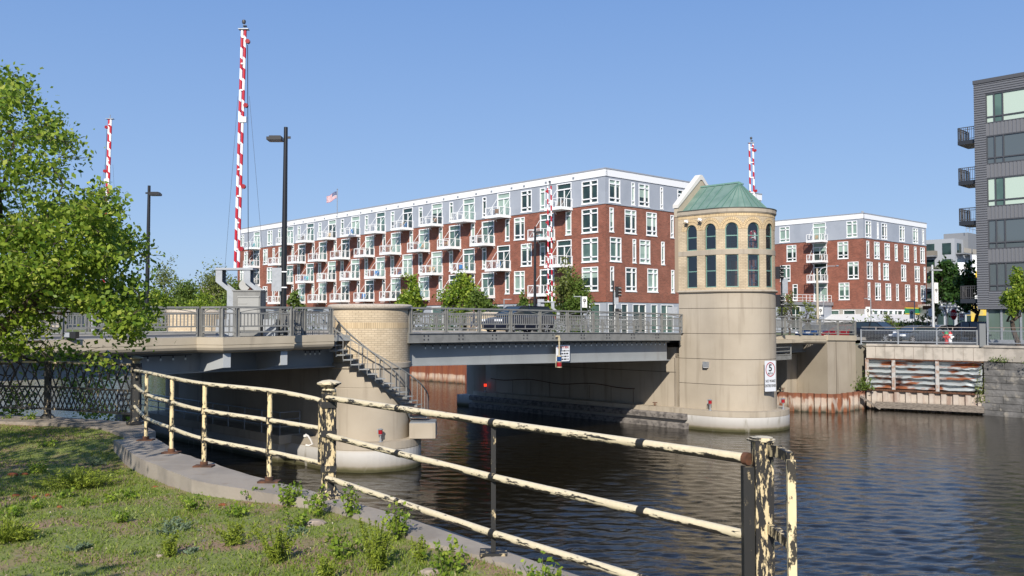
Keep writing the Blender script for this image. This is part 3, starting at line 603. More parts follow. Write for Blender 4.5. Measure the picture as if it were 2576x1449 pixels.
# walkway shelf on the left of the pier, under the bridge
mb = MB(); c = [B(CU - 3.2, 4.6), B(CU - 1.8, 4.6), B(CU - 1.8, 21), B(CU - 3.2, 21)]; mb.prism([(p_.x, p_.y) for p_ in c], .98, 1.4); part('walkway', mb, tan, cylt)
mb = MB(); c = [B(CU - 2.9, 5.2), B(CU - 1.8, 5.2), B(CU - 1.8, 21), B(CU - 2.9, 21)]; mb.prism([(p_.x, p_.y) for p_ in c], -1, 1.0); part('pier_base', mb, waterline, cylt)
def pipe_rail(parent, P, h=1.1, r=.035, rails=(1.1, .75, .4), m=galv, name='handrail', sp=1.8):
    mb = MB()
    for a, b in zip(P, P[1:]):
        k = max(1, round((b - a).length / sp))
        for z in rails: mb.tube([a + Vector((0, 0, z)), b + Vector((0, 0, z))], r, 6)
        for i in range(k + 1): q = a.lerp(b, i / k); mb.tube([q, q + Vector((0, 0, h))], r, 6)
    part(name, mb, m, parent)
pipe_rail(cylt, [B(CU - 2.0, 4.7, 1.4), B(CU - 3.1, 4.7, 1.4), B(CU - 3.1, 20.5, 1.4)])
pipe_rail(cylt, [B(CU - 3.1, 20.5, 1.4), B(CU - 3.1, 21.3, 1.4), B(CU - 4.5, 21.3, 1.4), B(CU - 4.5, 20.5, 1.4)], m=black)
mb = MB(); c = [B(CU - 4.6, 20.3), B(CU - 3.1, 20.3), B(CU - 3.1, 21.4), B(CU - 4.6, 21.4)]; mb.prism([(p_.x, p_.y) for p_ in c], .95, 1.38); part('landing', mb, tan, cylt)
# rust streaks
for (x, y, w_, h_) in ((849, 952, .24, .30), (852, 1000, .12, .5), (848, 1010, .05, .6)):
    D = CYL.y - 1.75; c = atY(x, y, D); a = math.atan2(c.y - CYL.y, c.x - CYL.x); a = max(min(a, -.75), -2.7)
    a = math.asin((x - 931.5) / 98.5 * .985) - PI / 2; zz = 7 - (y - 806) * 43.2 / F; mb = MB()
    for i in range(5): f_ = (i - 2) / 5; hh = h_ * (1, .5, .85, .35, .6)[i]; mb.lathe((CYL.x, CYL.y, 0), [(RC + .004, zz - hh), (RC + .004, zz)], 1, a + (f_ - .08) * w_ / RC, a + (f_ + .08) * w_ / RC)
    part('rust_stain', mb, mat('rust_stain', (.30, .14, .05), .9), cylt)
# ---- curved stair
stt = thing('curved_stair', 'curved grey steel stair descending round the low brick tower to the water', 'stairs', (CYL.x, CYL.y, 1.4))
NS = 19; A0 = R(-90 - 47); A1 = R(-90 + 98); ZT, ZB = 6.30, 2.15; RI, RO = RC + .06, RC + .92
def hel(t, r, dz_=0): a = lerp(A0, A1, t); return Vector((CYL.x + r * math.cos(a), CYL.y + r * math.sin(a), lerp(ZT, ZB, t) + dz_))
for i in range(NS):
    mb = MB(); t0, t1 = i / NS, (i + 1.25) / NS; a0, a1 = lerp(A0, A1, t0), lerp(A0, A1, t1); z = lerp(ZT, ZB, (i + 1) / NS)
    q = [(CYL.x + r * math.cos(a), CYL.y + r * math.sin(a)) for r, a in ((RI, a0), (RO, a0), (RO, a1), (RI, a1))]; mb.prism(q, z - .04, z); mb.prism([q[0], q[1], (q[1][0] * .985 + q[2][0] * .015, q[1][1] * .985 + q[2][1] * .015), (q[0][0] * .985 + q[3][0] * .015, q[0][1] * .985 + q[3][1] * .015)], z - .1, z)
    part('step', mb, greyd, stt)
def helband(r, z0, z1, th=.025, n_=48, e0=0., e1=1.):
    mb = MB(); vs = []; fs = []
    for i in range(n_ + 1):
        t = lerp(e0, e1, i / n_); vs += [hel(t, r, z0), hel(t, r + th, z0), hel(t, r + th, z1), hel(t, r, z1)]
    for i in range(n_):
        for k in range(4): fs.append((i * 4 + k, (i + 1) * 4 + k, (i + 1) * 4 + (k + 1) % 4, i * 4 + (k + 1) % 4))
    fs += [(0, 1, 2, 3), (n_ * 4, n_ * 4 + 3, n_ * 4 + 2, n_ * 4 + 1)]; mb.add(vs, fs); return mb
part('stringer', helband(RI + .02, -.38, -.16), greyd, stt)
part('handrail', helband(RO - .02, .88, .94, .05), grey, stt); part('handrail', helband(RI + .03, .88, .93, .04), grey, stt)
for i in range(NS + 1):
    t = i / NS
    for r_ in ((RO, RI + .05) if i % 3 == 0 else (RO,)):
        mb = MB(); mb.bar(hel(t, r_, -.22), hel(t, r_, .9), .03, .03); part('baluster', mb, grey, stt)
mb = MB(); pl = [B(u_at(733, .2), .2), B(u_at(838, -.9), -.9), B(u_at(860, .4), .3), B(u_at(848, .9), .9), B(u_at(735, .9), .9)]
a_ = hel(0, RI); b_ = hel(0, RO); pl = [(B(u_at(735, .1), .1).x, B(u_at(735, .1), .1).y), (b_.x, b_.y), (a_.x, a_.y), (B(CU - 1.5, .75).x, B(CU - 1.5, .75).y), (B(u_at(735, .7), .7).x, B(u_at(735, .7), .7).y)]
mb.prism(pl, 6.05, 6.3); part('landing', mb, greyd, stt)
mb = MB(); q0, q1 = Vector((*pl[0], 6.3)), Vector((*pl[1], 6.3)); mb.bar(q0 + Vector((0, 0, 1.1)), q1 + Vector((0, 0, 1.1)), .05, .05); mb.bar(q1 + Vector((0, 0, 1.1)), hel(0, RO, .91), .05, .05)
for i in range(5): q = q0.lerp(q1, i / 4); mb.bar(q - Vector((0, 0, .3)), q + Vector((0, 0, 1.1)), .035, .035)
for i in range(1, 12): q = q0.lerp(q1, i / 12); mb.bar(q + Vector((0, 0, .05)), q + Vector((0, 0, 1.1)), .015, .015)
part('landing_rail', mb, grey, stt)
# stair foot
aE = A1 - .1; c = Vector((CYL.x + 2.55 * math.cos(aE), CYL.y + 2.55 * math.sin(aE), 0)); d_ = Vector((math.cos(aE), math.sin(aE), 0)); s_ = Vector((-d_.y, d_.x, 0))
mb = MB(); mb.obox(c + Vector((.1, -.4, 1.75)), d_ * .62, s_ * .8, (0, 0, .36)); part('foot_block', mb, tan, stt)
mb = MB(); mb.obox(c + Vector((.1, -.4, 2.13)), d_ * .60, s_ * .78, (0, 0, .018)); part('foot_plate', mb, galv, stt)
# navigation lamp
def nav_lamp(label, p, lens=redp, s=1., group='red navigation lamps on the piers'):
    t = thing('navigation_lamp', label, 'navigation lamp', p, 0, group); mb = MB(); mb.lathe((0, 0, 0), [(.1 * s, 0), (.1 * s, .03 * s), (.04 * s, .04 * s), (.035 * s, .32 * s), (.1 * s, .34 * s), (.1 * s, .36 * s)], 12); part('stand', mb, galv, t, world=False)
    mb = MB(); mb.lathe((0, 0, 0), [(.095 * s, .36 * s), (.105 * s, .46 * s), (.095 * s, .56 * s)], 14); part('lens', mb, lens, t, world=False)
    mb = MB(); mb.lathe((0, 0, 0), [(.12 * s, .56 * s), (.13 * s, .59 * s), (.0, .64 * s)], 14); mb.box(-.15 * s, -.02, .36 * s, -.12 * s, .02, .6 * s); part('cap', mb, galv, t, world=False); return t
p_ = Vector((CYL.x, CYL.y, 1.36)) + Vector((.55, -2.15, 0)).normalized() * 2.25; p_.x = CYL.x + (974 - 931.5) / F * CYL.y + .0; p_.y = CYL.y - 2.05; p_.z = 1.36
nav_lamp('red navigation lamp on the ledge below the low brick stair tower', p_, s=1.0)
# ================================================================ OPERATOR TOWER (tall, arched windows)
RT = 2.7; TC = B(TU + RT, -2.2)            # axis of the rounded end
tw = thing('bridge_tower', 'tall tan bridge tower with arched windows and a green copper roof', 'tower', (TC.x, TC.y, 0), BA)
STR = 2.5                                   # straight length behind the rounded end (v from -2.2 to +.3)
def tpath(s, off=0.):
    """s: arc length, 0 where the left side starts to round; negative runs back along v. off: outward"""
    r = RT; L = PI * r
    if s < 0: p = Vector((-r - off, -s)); n_ = Vector((-1, 0))
    elif s > L: p = Vector((r + off, s - L)); n_ = Vector((1, 0))
    else: a = s / r; n_ = Vector((-math.cos(a), -math.sin(a))); p = n_ * (r + off)
    return p, n_
def tworld(s, z, off=0.):
    p, _ = tpath(s, off); return B(TU + RT + p.x, -2.2 + p.y, z)
SL = PI * RT
WS = [-1.45, -.02, 1.41, 2.83, 4.24, 5.65, 7.07, 8.50, 9.93]; WW = .41
ZA = (9.13, 11.22, 11.58, 13.28); SPR = ZA[3] - WW
cuts = set([-STR, SL + STR] + list(np.linspace(0, SL, 25)))
for s in WS: cuts |= {s - WW + 2 * WW * k / 8 for k in range(9)}
cuts = sorted(cuts); cuts = [c for i, c in enumerate(cuts) if i == 0 or c - cuts[i - 1] > 1e-4]
mb = MB(); mi = MB(); rv = MB()
def q4(m, s0, s1, a0, a1, b0, b1, off=0.):
    if max(b0 - a0, b1 - a1) < 1e-4: return
    m.add([tworld(s0, a0, off), tworld(s1, a1, off), tworld(s1, b1, off), tworld(s0, b0, off)], [(0, 1, 2, 3)], [[(s0, a0), (s1, a1), (s1, b1), (s0, b0)]])
ZBT, ZTP = 8.98, 13.92
for s0, s1 in zip(cuts, cuts[1:]):
    mid = (s0 + s1) / 2; wnd = next((s for s in WS if abs(mid - s) < WW), None)
    for m, off in ((mb, 0.), (mi, -.28)):
        if wnd is None: q4(m, s0, s1, ZBT, ZBT, ZTP, ZTP, off)
        else:
            h = lambda s: SPR + math.sqrt(max(WW * WW - (s - wnd) ** 2, 0))
            q4(m, s0, s1, ZBT, ZBT, ZA[0], ZA[0], off); q4(m, s0, s1, ZA[1], ZA[1], ZA[2], ZA[2], off); q4(m, s0, s1, h(s0), h(s1), ZTP, ZTP, off)
    if wnd is not None:
        h = lambda s: SPR + math.sqrt(max(WW * WW - (s - wnd) ** 2, 0))
        for z0, z1 in ((ZA[0], ZA[0]), (ZA[1], ZA[1]), (ZA[2], ZA[2]), (h(s0), h(s1))):
            rv.add([tworld(s0, z0), tworld(s1, z1), tworld(s1, z1, -.28), tworld(s0, z0, -.28)], [(0, 1, 2, 3)])
for s in WS:
    for q in (s - WW, s + WW):
        for z0, z1 in ((ZA[0], ZA[1]), (ZA[2], SPR)): rv.add([tworld(q, z0), tworld(q, z1), tworld(q, z1, -.28), tworld(q, z0, -.28)], [(0, 1, 2, 3)])
part('wall', mb, tanbrick, tw); part('interior_wall', mi, mat('interior_plaster', (.6, .56, .48), .9), tw); part('window_reveals', rv, tanbrick, tw)
# the stone band between the window rows and arch rings
mb = MB()
for s0, s1 in zip(cuts, cuts[1:]):
    mb.add([tworld(s0, 11.24, .012), tworld(s1, 11.24, .012), tworld(s1, 11.56, .012), tworld(s0, 11.56, .012)], [(0, 1, 2, 3)])
part('stone_band', mb, tan, tw)
archb = brick('arch_brick', (.64, .49, .29), (.56, .42, .24), (.27, .2, .14), .105, .2, .01)
for s in WS:
    mb = MB(); n_ = 16
    for i in range(n_):
        a0, a1 = PI * i / n_, PI * (i + 1) / n_
        for r0, r1 in ((WW, WW + .19), (WW + .2, WW + .37)):
            P = [tworld(s - r * math.cos(a), SPR + r * math.sin(a), .014) for r, a in ((r0, a0), (r0, a1), (r1, a1), (r1, a0))]
            mb.add(P, [(0, 3, 2, 1)], [[(a0 * .6, 0), (a0 * .6, .2), (a1 * .6, .2), (a1 * .6, 0)]])
    part('arch_ring', mb, archb, tw)
# soldier course under the coping
mb = MB()
for s0, s1 in zip(cuts, cuts[1:]): mb.add([tworld(s0, 13.7, .012), tworld(s1, 13.7, .012), tworld(s1, 13.9, .012), tworld(s0, 13.9, .012)], [(0, 1, 2, 3)], [[(s0, .01), (s1, .01), (s1, .2), (s0, .2)]])
part('soldier_course', mb, archb, tw)
def tring(prof, sA=-STR, sB=SL + STR, n_=40):
    mb = MB(); S = [sA] + list(np.linspace(0, SL, n_)) + [sB]; k = len(prof)
    vs = [tworld(s, z, o) for s in S for o, z in prof]; fs = [(i * k + j, (i + 1) * k + j, (i + 1) * k + (j + 1) % k, i * k + (j + 1) % k) for i in range(len(S) - 1) for j in range(k)]
    fs += [tuple(range(k)), tuple(range((len(S) - 1) * k, len(S) * k))[::-1]]; mb.add(vs, fs); return mb
part('coping', tring([(-.3, 13.9), (.06, 13.9), (.06, 13.94), (.1, 13.96), (.1, 14.2), (-.3, 14.22)]), tan, tw)
part('coping_flashing', tring([(-.3, 14.22), (.13, 14.2), (.13, 14.25), (-.3, 14.27)]), mat('flashing', (.06, .07, .06), .5), tw)
part('ledge', tring([(-.3, 8.78), (.02, 8.78), (.12, 8.82), (.16, 8.88), (.12, 8.95), (0, 8.98), (-.3, 8.985)]), tan, tw)
# concrete shaft with joints
J = [1.28, 2.88, 4.50, 6.14, 7.78, 8.78]; prof = []
for a, b in zip(J, J[1:]): prof += [(0, a + .02), (0, b - .02), (-.03, b - .015), (-.03, b + .015)]
prof = [(0, 1.2)] + prof[1:-2] + [(0, 8.78), (-.5, 8.78), (-.5, 1.2)]
part('shaft', tring(prof), tan, tw)
mb = MB()
for z in J[1:-1]: 
    for s0, s1 in zip(cuts, cuts[1:]): mb.add([tworld(s0, z - .017, -.026), tworld(s1, z - .017, -.026), tworld(s1, z + .017, -.026), tworld(s0, z + .017, -.026)], [(0, 1, 2, 3)])
part('shaft_joints', mb, joint, tw)
mb = MB(); mb.prism([(p_.x, p_.y) for p_ in [tworld(s, 0, -.32) for s in [-STR + .05] + list(np.linspace(0, SL, 20)) + [SL + STR - .05]]], 8.9, 9.0); mb.prism([(p_.x, p_.y) for p_ in [tworld(s, 0, -.32) for s in [-STR + .05] + list(np.linspace(0, SL, 20)) + [SL + STR - .05]]], 11.3, 11.45)
mb.prism([(p_.x, p_.y) for p_ in [tworld(s, 0, -.32) for s in [-STR + .05] + list(np.linspace(0, SL, 20)) + [SL + STR - .05]]], 13.7, 13.85); part('floors', mb, mat('interior_floor', (.2, .17, .14), .8), tw)
mb = MB(); mb.bar(B(TU + .02, .3 + .16, 11.4), B(TU + 2 * RT - .02, .3 + .16, 11.4), .3, 5.05); part('back_wall', mb, tanbrick, tw)
# gable parapet at the back and copper roof
gv = .3; ap = B(TU + RT, gv, 16.85)
mb = MB(); th_ = Vector((VX, VY, 0)) * .32
fr = [B(TU - .02, gv, 13.9), B(TU + 2 * RT + .02, gv, 13.9), B(TU + 2 * RT + .02, gv, 14.5), B(TU + RT + .22, gv, 16.62), B(TU + RT - .22, gv, 16.62), B(TU - .02, gv, 14.5)]
mb.add(fr + [p_ + th_ for p_ in fr], [(0, 1, 2, 3, 4, 5), (11, 10, 9, 8, 7, 6)] + [(i, 6 + i, 6 + (i + 1) % 6, (i + 1) % 6) for i in range(6)]); part('gable', mb, fascia, tw)
mb = MB(); c0 = Vector((VX, VY, 0)) * -.06; W_ = Vector((VX, VY, 0)) * .44
rim = [(-.08, 14.5), (-.08, 14.72), (RT - .12, 17.02), (RT + .12, 17.02), (2 * RT + .08, 14.72), (2 * RT + .08, 14.5), (RT + .1, 16.68), (RT - .1, 16.68)]
P = [B(TU + a, gv, z) + c0 for a, z in rim]; mb.add(P + [p_ + W_ for p_ in P], [(0, 1, 2, 7), (2, 3, 6, 7), (3, 4, 5, 6), (8, 15, 10, 9), (10, 15, 14, 11), (11, 14, 13, 12)] + [(i, 8 + i, 8 + (i + 1) % 8, (i + 1) % 8) for i in range(8)])
part('gable_coping', mb, mat('limestone', (.62, .60, .56), .7), tw)
mb = MB(); ro = -.32; zr, ze = 16.15, 14.2; rib = MB(); nsg = 15
apx = B(TU + RT, -2.7, zr); S = [-STR + .0, -1.9, -1.3, -.65] + list(np.linspace(0, SL, nsg)) + [SL + .65, SL + 1.3, SL + 1.9, SL + STR]
def rtop(s):
    if s < -.0: return B(TU + RT, min(-2.2 - s, gv), zr - .2 * 0)
    if s > SL: return B(TU + RT, min(-2.2 + s - SL, gv), zr)
    return apx
for s0, s1 in zip(S, S[1:]):
    mb.add([tworld(s0, ze, ro), tworld(s1, ze, ro), rtop(s1), rtop(s0)], [(0, 1, 2, 3)])
for s in S[1:-1]: rib.bar(tworld(s, ze + .02, ro), rtop(s) + Vector((0, 0, .02)), .035, .06)
part('roof', mb, copper, tw); part('roof_ribs', rib, mat('copper_rib', (.10, .2, .165), .6), tw)
mb = MB(); mb.bar(B(TU + RT, gv, zr + .04), apx + Vector((0, 0, .04)), .16, .1); mb.bar(apx + Vector((0, 0, .04)), B(TU + RT, -3.0, zr - .12), .14, .08); part('ridge_cap', mb, coppert, tw)
# windows: frame + transparent panes
gl = bpy.data.materials.new('clear_glass'); gl.use_nodes = True; n = gl.node_tree.nodes; l = gl.node_tree.links; n.remove(n['Principled BSDF'])
tr = n.new('ShaderNodeBsdfTransparent'); tr.inputs[0].default_value = (.84, .87, .86, 1); gs = n.new('ShaderNodeBsdfGlossy'); gs.inputs['Roughness'].default_value = .03; gs.inputs[0].default_value = (.9, .95, 1, 1)
fz = n.new('ShaderNodeFresnel'); fz.inputs[0].default_value = 1.9; mxs = n.new('ShaderNodeMixShader'); l.new(fz.outputs[0], mxs.inputs[0]); l.new(tr.outputs[0], mxs.inputs[1]); l.new(gs.outputs[0], mxs.inputs[2]); l.new(mxs.outputs[0], n['Material Output'].inputs[0])
def arch_window(arched):
    w_, fw = WW - .01, .055; fr = MB(); gm = MB()
    z0, z1 = (0, ZA[3] - ZA[2]) if arched else (0, ZA[1] - ZA[0]); zt = z1 - w_ if arched else z1; tz = (12.44 - ZA[2]) if arched else (10.20 - ZA[0])
    fr.box(-w_, -.04, 0, -w_ + fw, .04, zt); fr.box(w_ - fw, -.04, 0, w_, .04, zt); fr.box(-w_ + fw, -.05, 0, w_ - fw, .05, fw); fr.box(-w_ + fw, -.035, tz - .03, w_ - fw, .035, tz + .03)
    if arched:
        for i in range(12):
            a0, a1 = PI * i / 12, PI * (i + 1) / 12; P = [(-r * math.cos(a), y, zt + r * math.sin(a)) for y in (-.04, .04) for r, a in ((w_, a0), (w_, a1), (w_ - fw, a1), (w_ - fw, a0))]
            fr.add(P, [(0, 1, 2, 3), (7, 6, 5, 4), (0, 4, 5, 1), (3, 2, 6, 7)])
        gm.add([(-w_ + .03, 0, .03), (w_ - .03, 0, .03)] + [((w_ - .03) * math.cos(PI * i / 12), 0, zt + (w_ - .03) * math.sin(PI * i / 12)) for i in range(13)], [tuple(range(15))])
    else: fr.box(-w_ + fw, -.04, z1 - fw, w_ - fw, .04, z1); gm.add([(-w_ + .03, 0, .03), (w_ - .03, 0, .03), (w_ - .03, 0, z1 - .03), (-w_ + .03, 0, z1 - .03)], [(0, 1, 2, 3)])
    return mesh_of(fr, 'window', coppert), mesh_of(gm, 'pane', gl)
wa, wb = arch_window(True), arch_window(False)
for s in WS:
    p_, n_ = tpath(s, -.13); wn = Vector((UX, UY, 0)) * n_.x + Vector((VX, VY, 0)) * n_.y; ang = math.atan2(wn.y, wn.x) + PI / 2
    for (fm, pm), z in ((wa, ZA[2]), (wb, ZA[0])):
        c = B(TU + RT + p_.x, -2.2 + p_.y, z); o = obj('window', fm, tw, rel(tw, FR(c, ang))); obj('pane', pm, o)
# plinth of the right pier
mb = MB(); mb.prism(stadium(TC, RT + .8, 24), -1, .9); part('plinth', mb, waterline, tw)
mb = MB(); mb.prism(stadium(TC, RT + .8, 4.5), .93, 1.25); mb.prism(stadium(TC, RT + .78, 4.5), .88, .94); part('plinth_ledge', mb, tan, tw)
# the pier wall that runs back under the bridge
pw = thing('bridge_pier', 'long tan concrete pier wall under the bridge, running back from the tall tower', 'pier', B(TU, 8, 0), BA)
def pier_poly(e, v0, v1): return [(p_.x, p_.y) for p_ in [B(TU - e, v0), B(TU + 2 * RT + e, v0)] + [B(TU + RT + (RT + e) * math.cos(a), v1 + (RT + e) * math.sin(a)) for a in np.linspace(0, PI, 15)] + [B(TU - e, v0)]][:-1]
mb = MB(); mb.prism(pier_poly(-.02, .62, 18.6), 1.2, 4.55); part('wall', mb, tan, pw)
mb = MB(); mb.prism(pier_poly(-.02, .62, 2.2), 4.5, 4.75); mb.prism([(p_.x, p_.y) for p_ in (B(TU + .0, .62), B(TU + 5.3, .62), B(TU + 5.3, 2.6), B(TU + .0, 2.6))], 4.5, 5.2); part('bearing_seat', mb, tan, pw)
mb = MB(); mb.prism(pier_poly(.8, 2.2, 18.6), .88, 1.25); part('plinth_ledge', mb, tan, pw)
mb = MB(); mb.box(0, 0, 0, .01, .01, .01)
for z in (2.88, 4.0):
    pass
mb = MB()
for z in (3.55,): mb.obox(B(TU + .012, 9.6, z), Vector((VX, VY, 0)) * 9, Vector((UX, UY, 0)) * .01, (0, 0, .02))
mb.obox(B(TU + .012, .66, 3), Vector((VX, VY, 0)) * .02, Vector((UX, UY, 0)) * .01, (0, 0, 1.7)); part('wall_joint', mb, joint, pw)
mb = MB(); mb.tube([B(TU - .05, v, 2.35 + .1 * math.sin(v)) for v in np.linspace(4.0, 18.5, 20)], .03, 5)
for v in np.linspace(4.1, 18, 8): mb.bar(B(TU - .04, v, 1.3), B(TU - .04, v, 2.3), .02, .02)
part('conduit', mb, rustm, pw)
# timber/steel fenders along the pier
fm = mat('fender_timber', (.20, .18, .165), .9, col2=(.10, .09, .085), scale=3, bump=.4, bscale=15)
for lab, z, vx, thk in (('upper weathered fender beam on the tan pier wall under the bridge', .78, -.9, .3), ('lower weathered fender beam just above the water on the tan pier wall', .18, -1.0, .3)):
    f_ = thing('fender_beam', lab, 'fender', B(TU - 1.1, vx, z - .16), BA, 'fender beams of the pier'); u0, u1 = TU - .8 - thk, TU - .8 - .02
    if z > .5: prof = [(u1, z - .2), (u0, z - .2), (u0, z + .08), (u0 + .13, z + .18), (u1, z + .18)]
    else: prof = [(u1, z - .2), (u0, z - .2), (u0, z + .1), (u0 + .1, z + .17), (u1, z + .17)]
    mb = MB(); n_ = len(prof); vs = [B(u, v, zz) for v in (vx, 20) for u, zz in prof]; mb.add(vs, [(i, n_ + i, n_ + (i + 1) % n_, (i + 1) % n_) for i in range(n_)] + [tuple(range(n_)), tuple(range(n_, 2 * n_))[::-1]]); part('beam', mb, fm, f_)
    for i in range(28):
        v = vx + .25 + i * .72; m2 = MB(); a = B(u0 - .004, v, z - .04); m2.tube([a, a + Vector((UX, UY, 0)) * .03], .035, 6); part('bolt', m2, black, f_)
def cleat(label, p):
    mb = MB(); mb.bar(p, p + Vector((0, 0, .22)), .06, .06); mb.bar(p + Vector((-.16, 0, .22)), p + Vector((.16, 0, .22)), .05, .05); mb.bar(p + Vector((-.12, 0, .12)), p + Vector((.12, 0, .12)), .04, .04); single('cleat', mb, rustm, label, 'cleat', 'rusty mooring cleats')
cleat('rusty mooring cleat on the ledge of the sunlit tan pier wall', B(TU - .4, 2.0, 1.25))
cleat('rusty mooring cleat on top of the sheet piling by the right abutment', B(37.2, 1.0, 1.45) + Vector((-.6, -.4, 0)))
nav_lamp('red navigation lamp on the ledge in front of the left side of the tall tower', B(TU - .35, -2.3, 1.25), s=1.15)
nav_lamp('red navigation lamp at the right edge of the tall tower ledge', tworld(5.1, 1.25, .45), s=1.15)
lit = bpy.data.materials.new('lit_red_lens'); lit.use_nodes = True; lit.node_tree.nodes['Principled BSDF'].inputs['Base Color'].default_value = (.5, .02, .01, 1); lit.node_tree.nodes['Principled BSDF'].inputs['Emission Color'].default_value = (1, .05, .02, 1); lit.node_tree.nodes['Principled BSDF'].inputs['Emission Strength'].default_value = 1.2
nav_lamp('lit red navigation lamp in the shade at the far end of the pier', B(TU - .3, 18.9, 1.25), lens=lit, s=1.15)
# flood light on the tower wall
t = thing('wall_light', 'small grey box light on the plain concrete wall of the tall tower', 'wall light', tworld(-.35, 4.0, .02), BA)
mb = MB(); a = tworld(-.35, 4.16, .12); mb.obox(a, Vector((VX, VY, 0)) * .17, Vector((UX, UY, 0)) * .12, (0, 0, .17)); part('housing', mb, galv, t)
mb = MB(); mb.obox(a + Vector((0, 0, -.19)) , Vector((VX, VY, 0)) * .15, Vector((UX, UY, 0)) * .1, (0, 0, .02)); part('lens', mb, white, t)
# cameras / flood lamps high on the tower
for i, (s, z) in enumerate(((-1.75, 13.62), (-.7, 13.66))):
    t = thing('security_camera', ['white camera and cable at the top left corner of the tall tower', 'white camera between the two left arches of the tall tower'][i], 'camera', tworld(s, z, .02), 0, 'cameras on the tall tower')
    mb = MB(); a = tworld(s, z, 0); b_ = tworld(s, z - .05, .32); mb.tube([a, b_], .03, 6); mb.bar(b_, b_ + Vector((.2, -.12, -.12)), .14, .12); part('body', mb, white, t)
    mb = MB(); mb.tube([tworld(s - .3, z - .15, .02), tworld(s - .1, z - .35, .05), tworld(s, z - .05, .05)], .02, 5); part('cable', mb, darkgrey, t)
# speed sign
def sign_mesh(w_, h_, r=.05):
    mb = MB(); P = []
    for cx_, cz_, a0 in ((w_ / 2 - r, h_ / 2 - r, 0), (-w_ / 2 + r, h_ / 2 - r, 90), (-w_ / 2 + r, -h_ / 2 + r, 180), (w_ / 2 - r, -h_ / 2 + r, 270)):
        for k in range(4): a = R(a0 + 30 * k); P.append((cx_ + r * math.cos(a), cz_ + r * math.sin(a)))
    n_ = len(P); mb.add([(x, 0, z) for x, z in P] + [(x, .02, z) for x, z in P], [tuple(range(n_)), tuple(range(n_, 2 * n_))[::-1]] + [(i, (i + 1) % n_, n_ + (i + 1) % n_, n_ + i) for i in range(n_)]); return mb
ink = mat('black_ink', (.01, .01, .012), .5); redink = mat('red_ink', (.35, .01, .02), .5)
ss = 5.75; p_, n_ = tpath(SL * .66, .18); wn = Vector((UX, UY, 0)) * n_.x + Vector((VX, VY, 0)) * n_.y
sp = atY(1937, 946, 58.0); angs = math.atan2(wn.y, wn.x) + PI / 2; sp = tworld(SL * .50, atY(1937, 946, 58.2).z, .05); sp = atY(1938, 946, 57.7)
sg = thing('speed_sign', 'white river sign with a red circle reading 5 M.P.H NO WAKE ENTIRE RIVER', 'sign', sp, R(28))
obj('panel', mesh_of(sign_mesh(.92, 1.95, .04), 'panel', mat('sign_white', (.62, .64, .68), .4)), sg)
mb = MB(); n_ = 32
for i in range(n_):
    a0, a1 = 2 * PI * i / n_, 2 * PI * (i + 1) / n_; mb.add([(r * .40 * math.cos(a), -.006, .42 + r * .46 * math.sin(a)) for r, a in ((1, a0), (1, a1), (.87, a1), (.87, a0))], [(0, 1, 2, 3)])
obj('ring', mesh_of(mb, 'ring', redink), sg)
for s_, z, sz, sq, bo in (('5', .50, .62, 1.0, .012), ('M.P.H', .16, .19, .85, .002), ('NO WAKE', -.32, .245, .72, .004), ('ENTIRE RIVER', -.62, .245, .60, .004)): obj('lettering', text_mesh(s_, sz, ink, .002, sq, bold=bo), sg, Matrix.Translation((0, -.008, z)) @ UPR)
# hanging light and name sign at mid-span
us = u_at(1404, -.3); lp = B(us, -.38, 0)
t = thing('span_light', 'hanging navigation light with blue and red lenses at the middle of the span', 'navigation light', lp + Vector((0, 0, 5.9)), 0)
mb = MB(); mb.tube([lp + Vector((-.25, .2, 6.1)), lp + Vector((0, 0, 6.1))], .05, 8); mb.tube([lp + Vector((0, 0, 6.15)), lp + Vector((0, 0, 5.02))], .045, 8); mb.tube([lp + Vector((0, 0, 6.02)), lp + Vector((0, 0, 5.85))], .08, 8); part('pipe', mb, mat('tan_metal', (.42, .36, .24), .5), t)
mb = MB(); mb.lathe((lp.x, lp.y, 0), [(0, 5.06), (.12, 5.04), (.15, 5.0), (.15, 4.97)], 14); mb.lathe((lp.x, lp.y, 0), [(.15, 4.70), (.15, 4.66)], 14); mb.lathe((lp.x, lp.y, 0), [(.15, 4.40), (.16, 4.36), (0, 4.35)], 14); mb.bar(lp + Vector((-.19, 0, 4.36)), lp + Vector((-.19, 0, 5.0)), .03, .03); part('cage', mb, MATS['tan_metal'], t)
mb = MB(); mb.lathe((lp.x, lp.y, 0), [(.13, 4.70), (.14, 4.84), (.13, 4.98)], 14); part('blue_lens', mb, bluep, t)
mb = MB(); mb.lathe((lp.x, lp.y, 0), [(.13, 4.40), (.14, 4.53), (.13, 4.66)], 14); part('red_lens', mb, redp, t)
sc_ = B(u_at(1416, .1), .1, 5.12); sg = thing('bridge_sign', 'white sign with red heading PLEASANT ST. BRIDGE hung on the steel span', 'sign', sc_, BA - R(4))
obj('panel', mesh_of(sign_mesh(1.06, .92, .07), 'panel', mat('sign_bright', (.75, .77, .8), .4)), sg)
obj('heading', text_mesh('PLEASANT ST. BRIDGE', .17, redink, .002, .52, bold=.003), sg, Matrix.Translation((0, -.012, .33)) @ UPR)
mb = MB(); rr = random.Random(3)                     # rows of small print too small to read
for z in (.14, -.02, -.18, -.34):
    x = -.22 if z > -.3 else -.1
    while x < .44:
        w_ = rr.uniform(.02, .06); mb.box(x, -.013, z - .04, x + w_, -.006, z + .04); x += w_ + rr.choice((.012, .012, .05))
obj('small_print', mesh_of(mb, 'small_print', ink), sg)
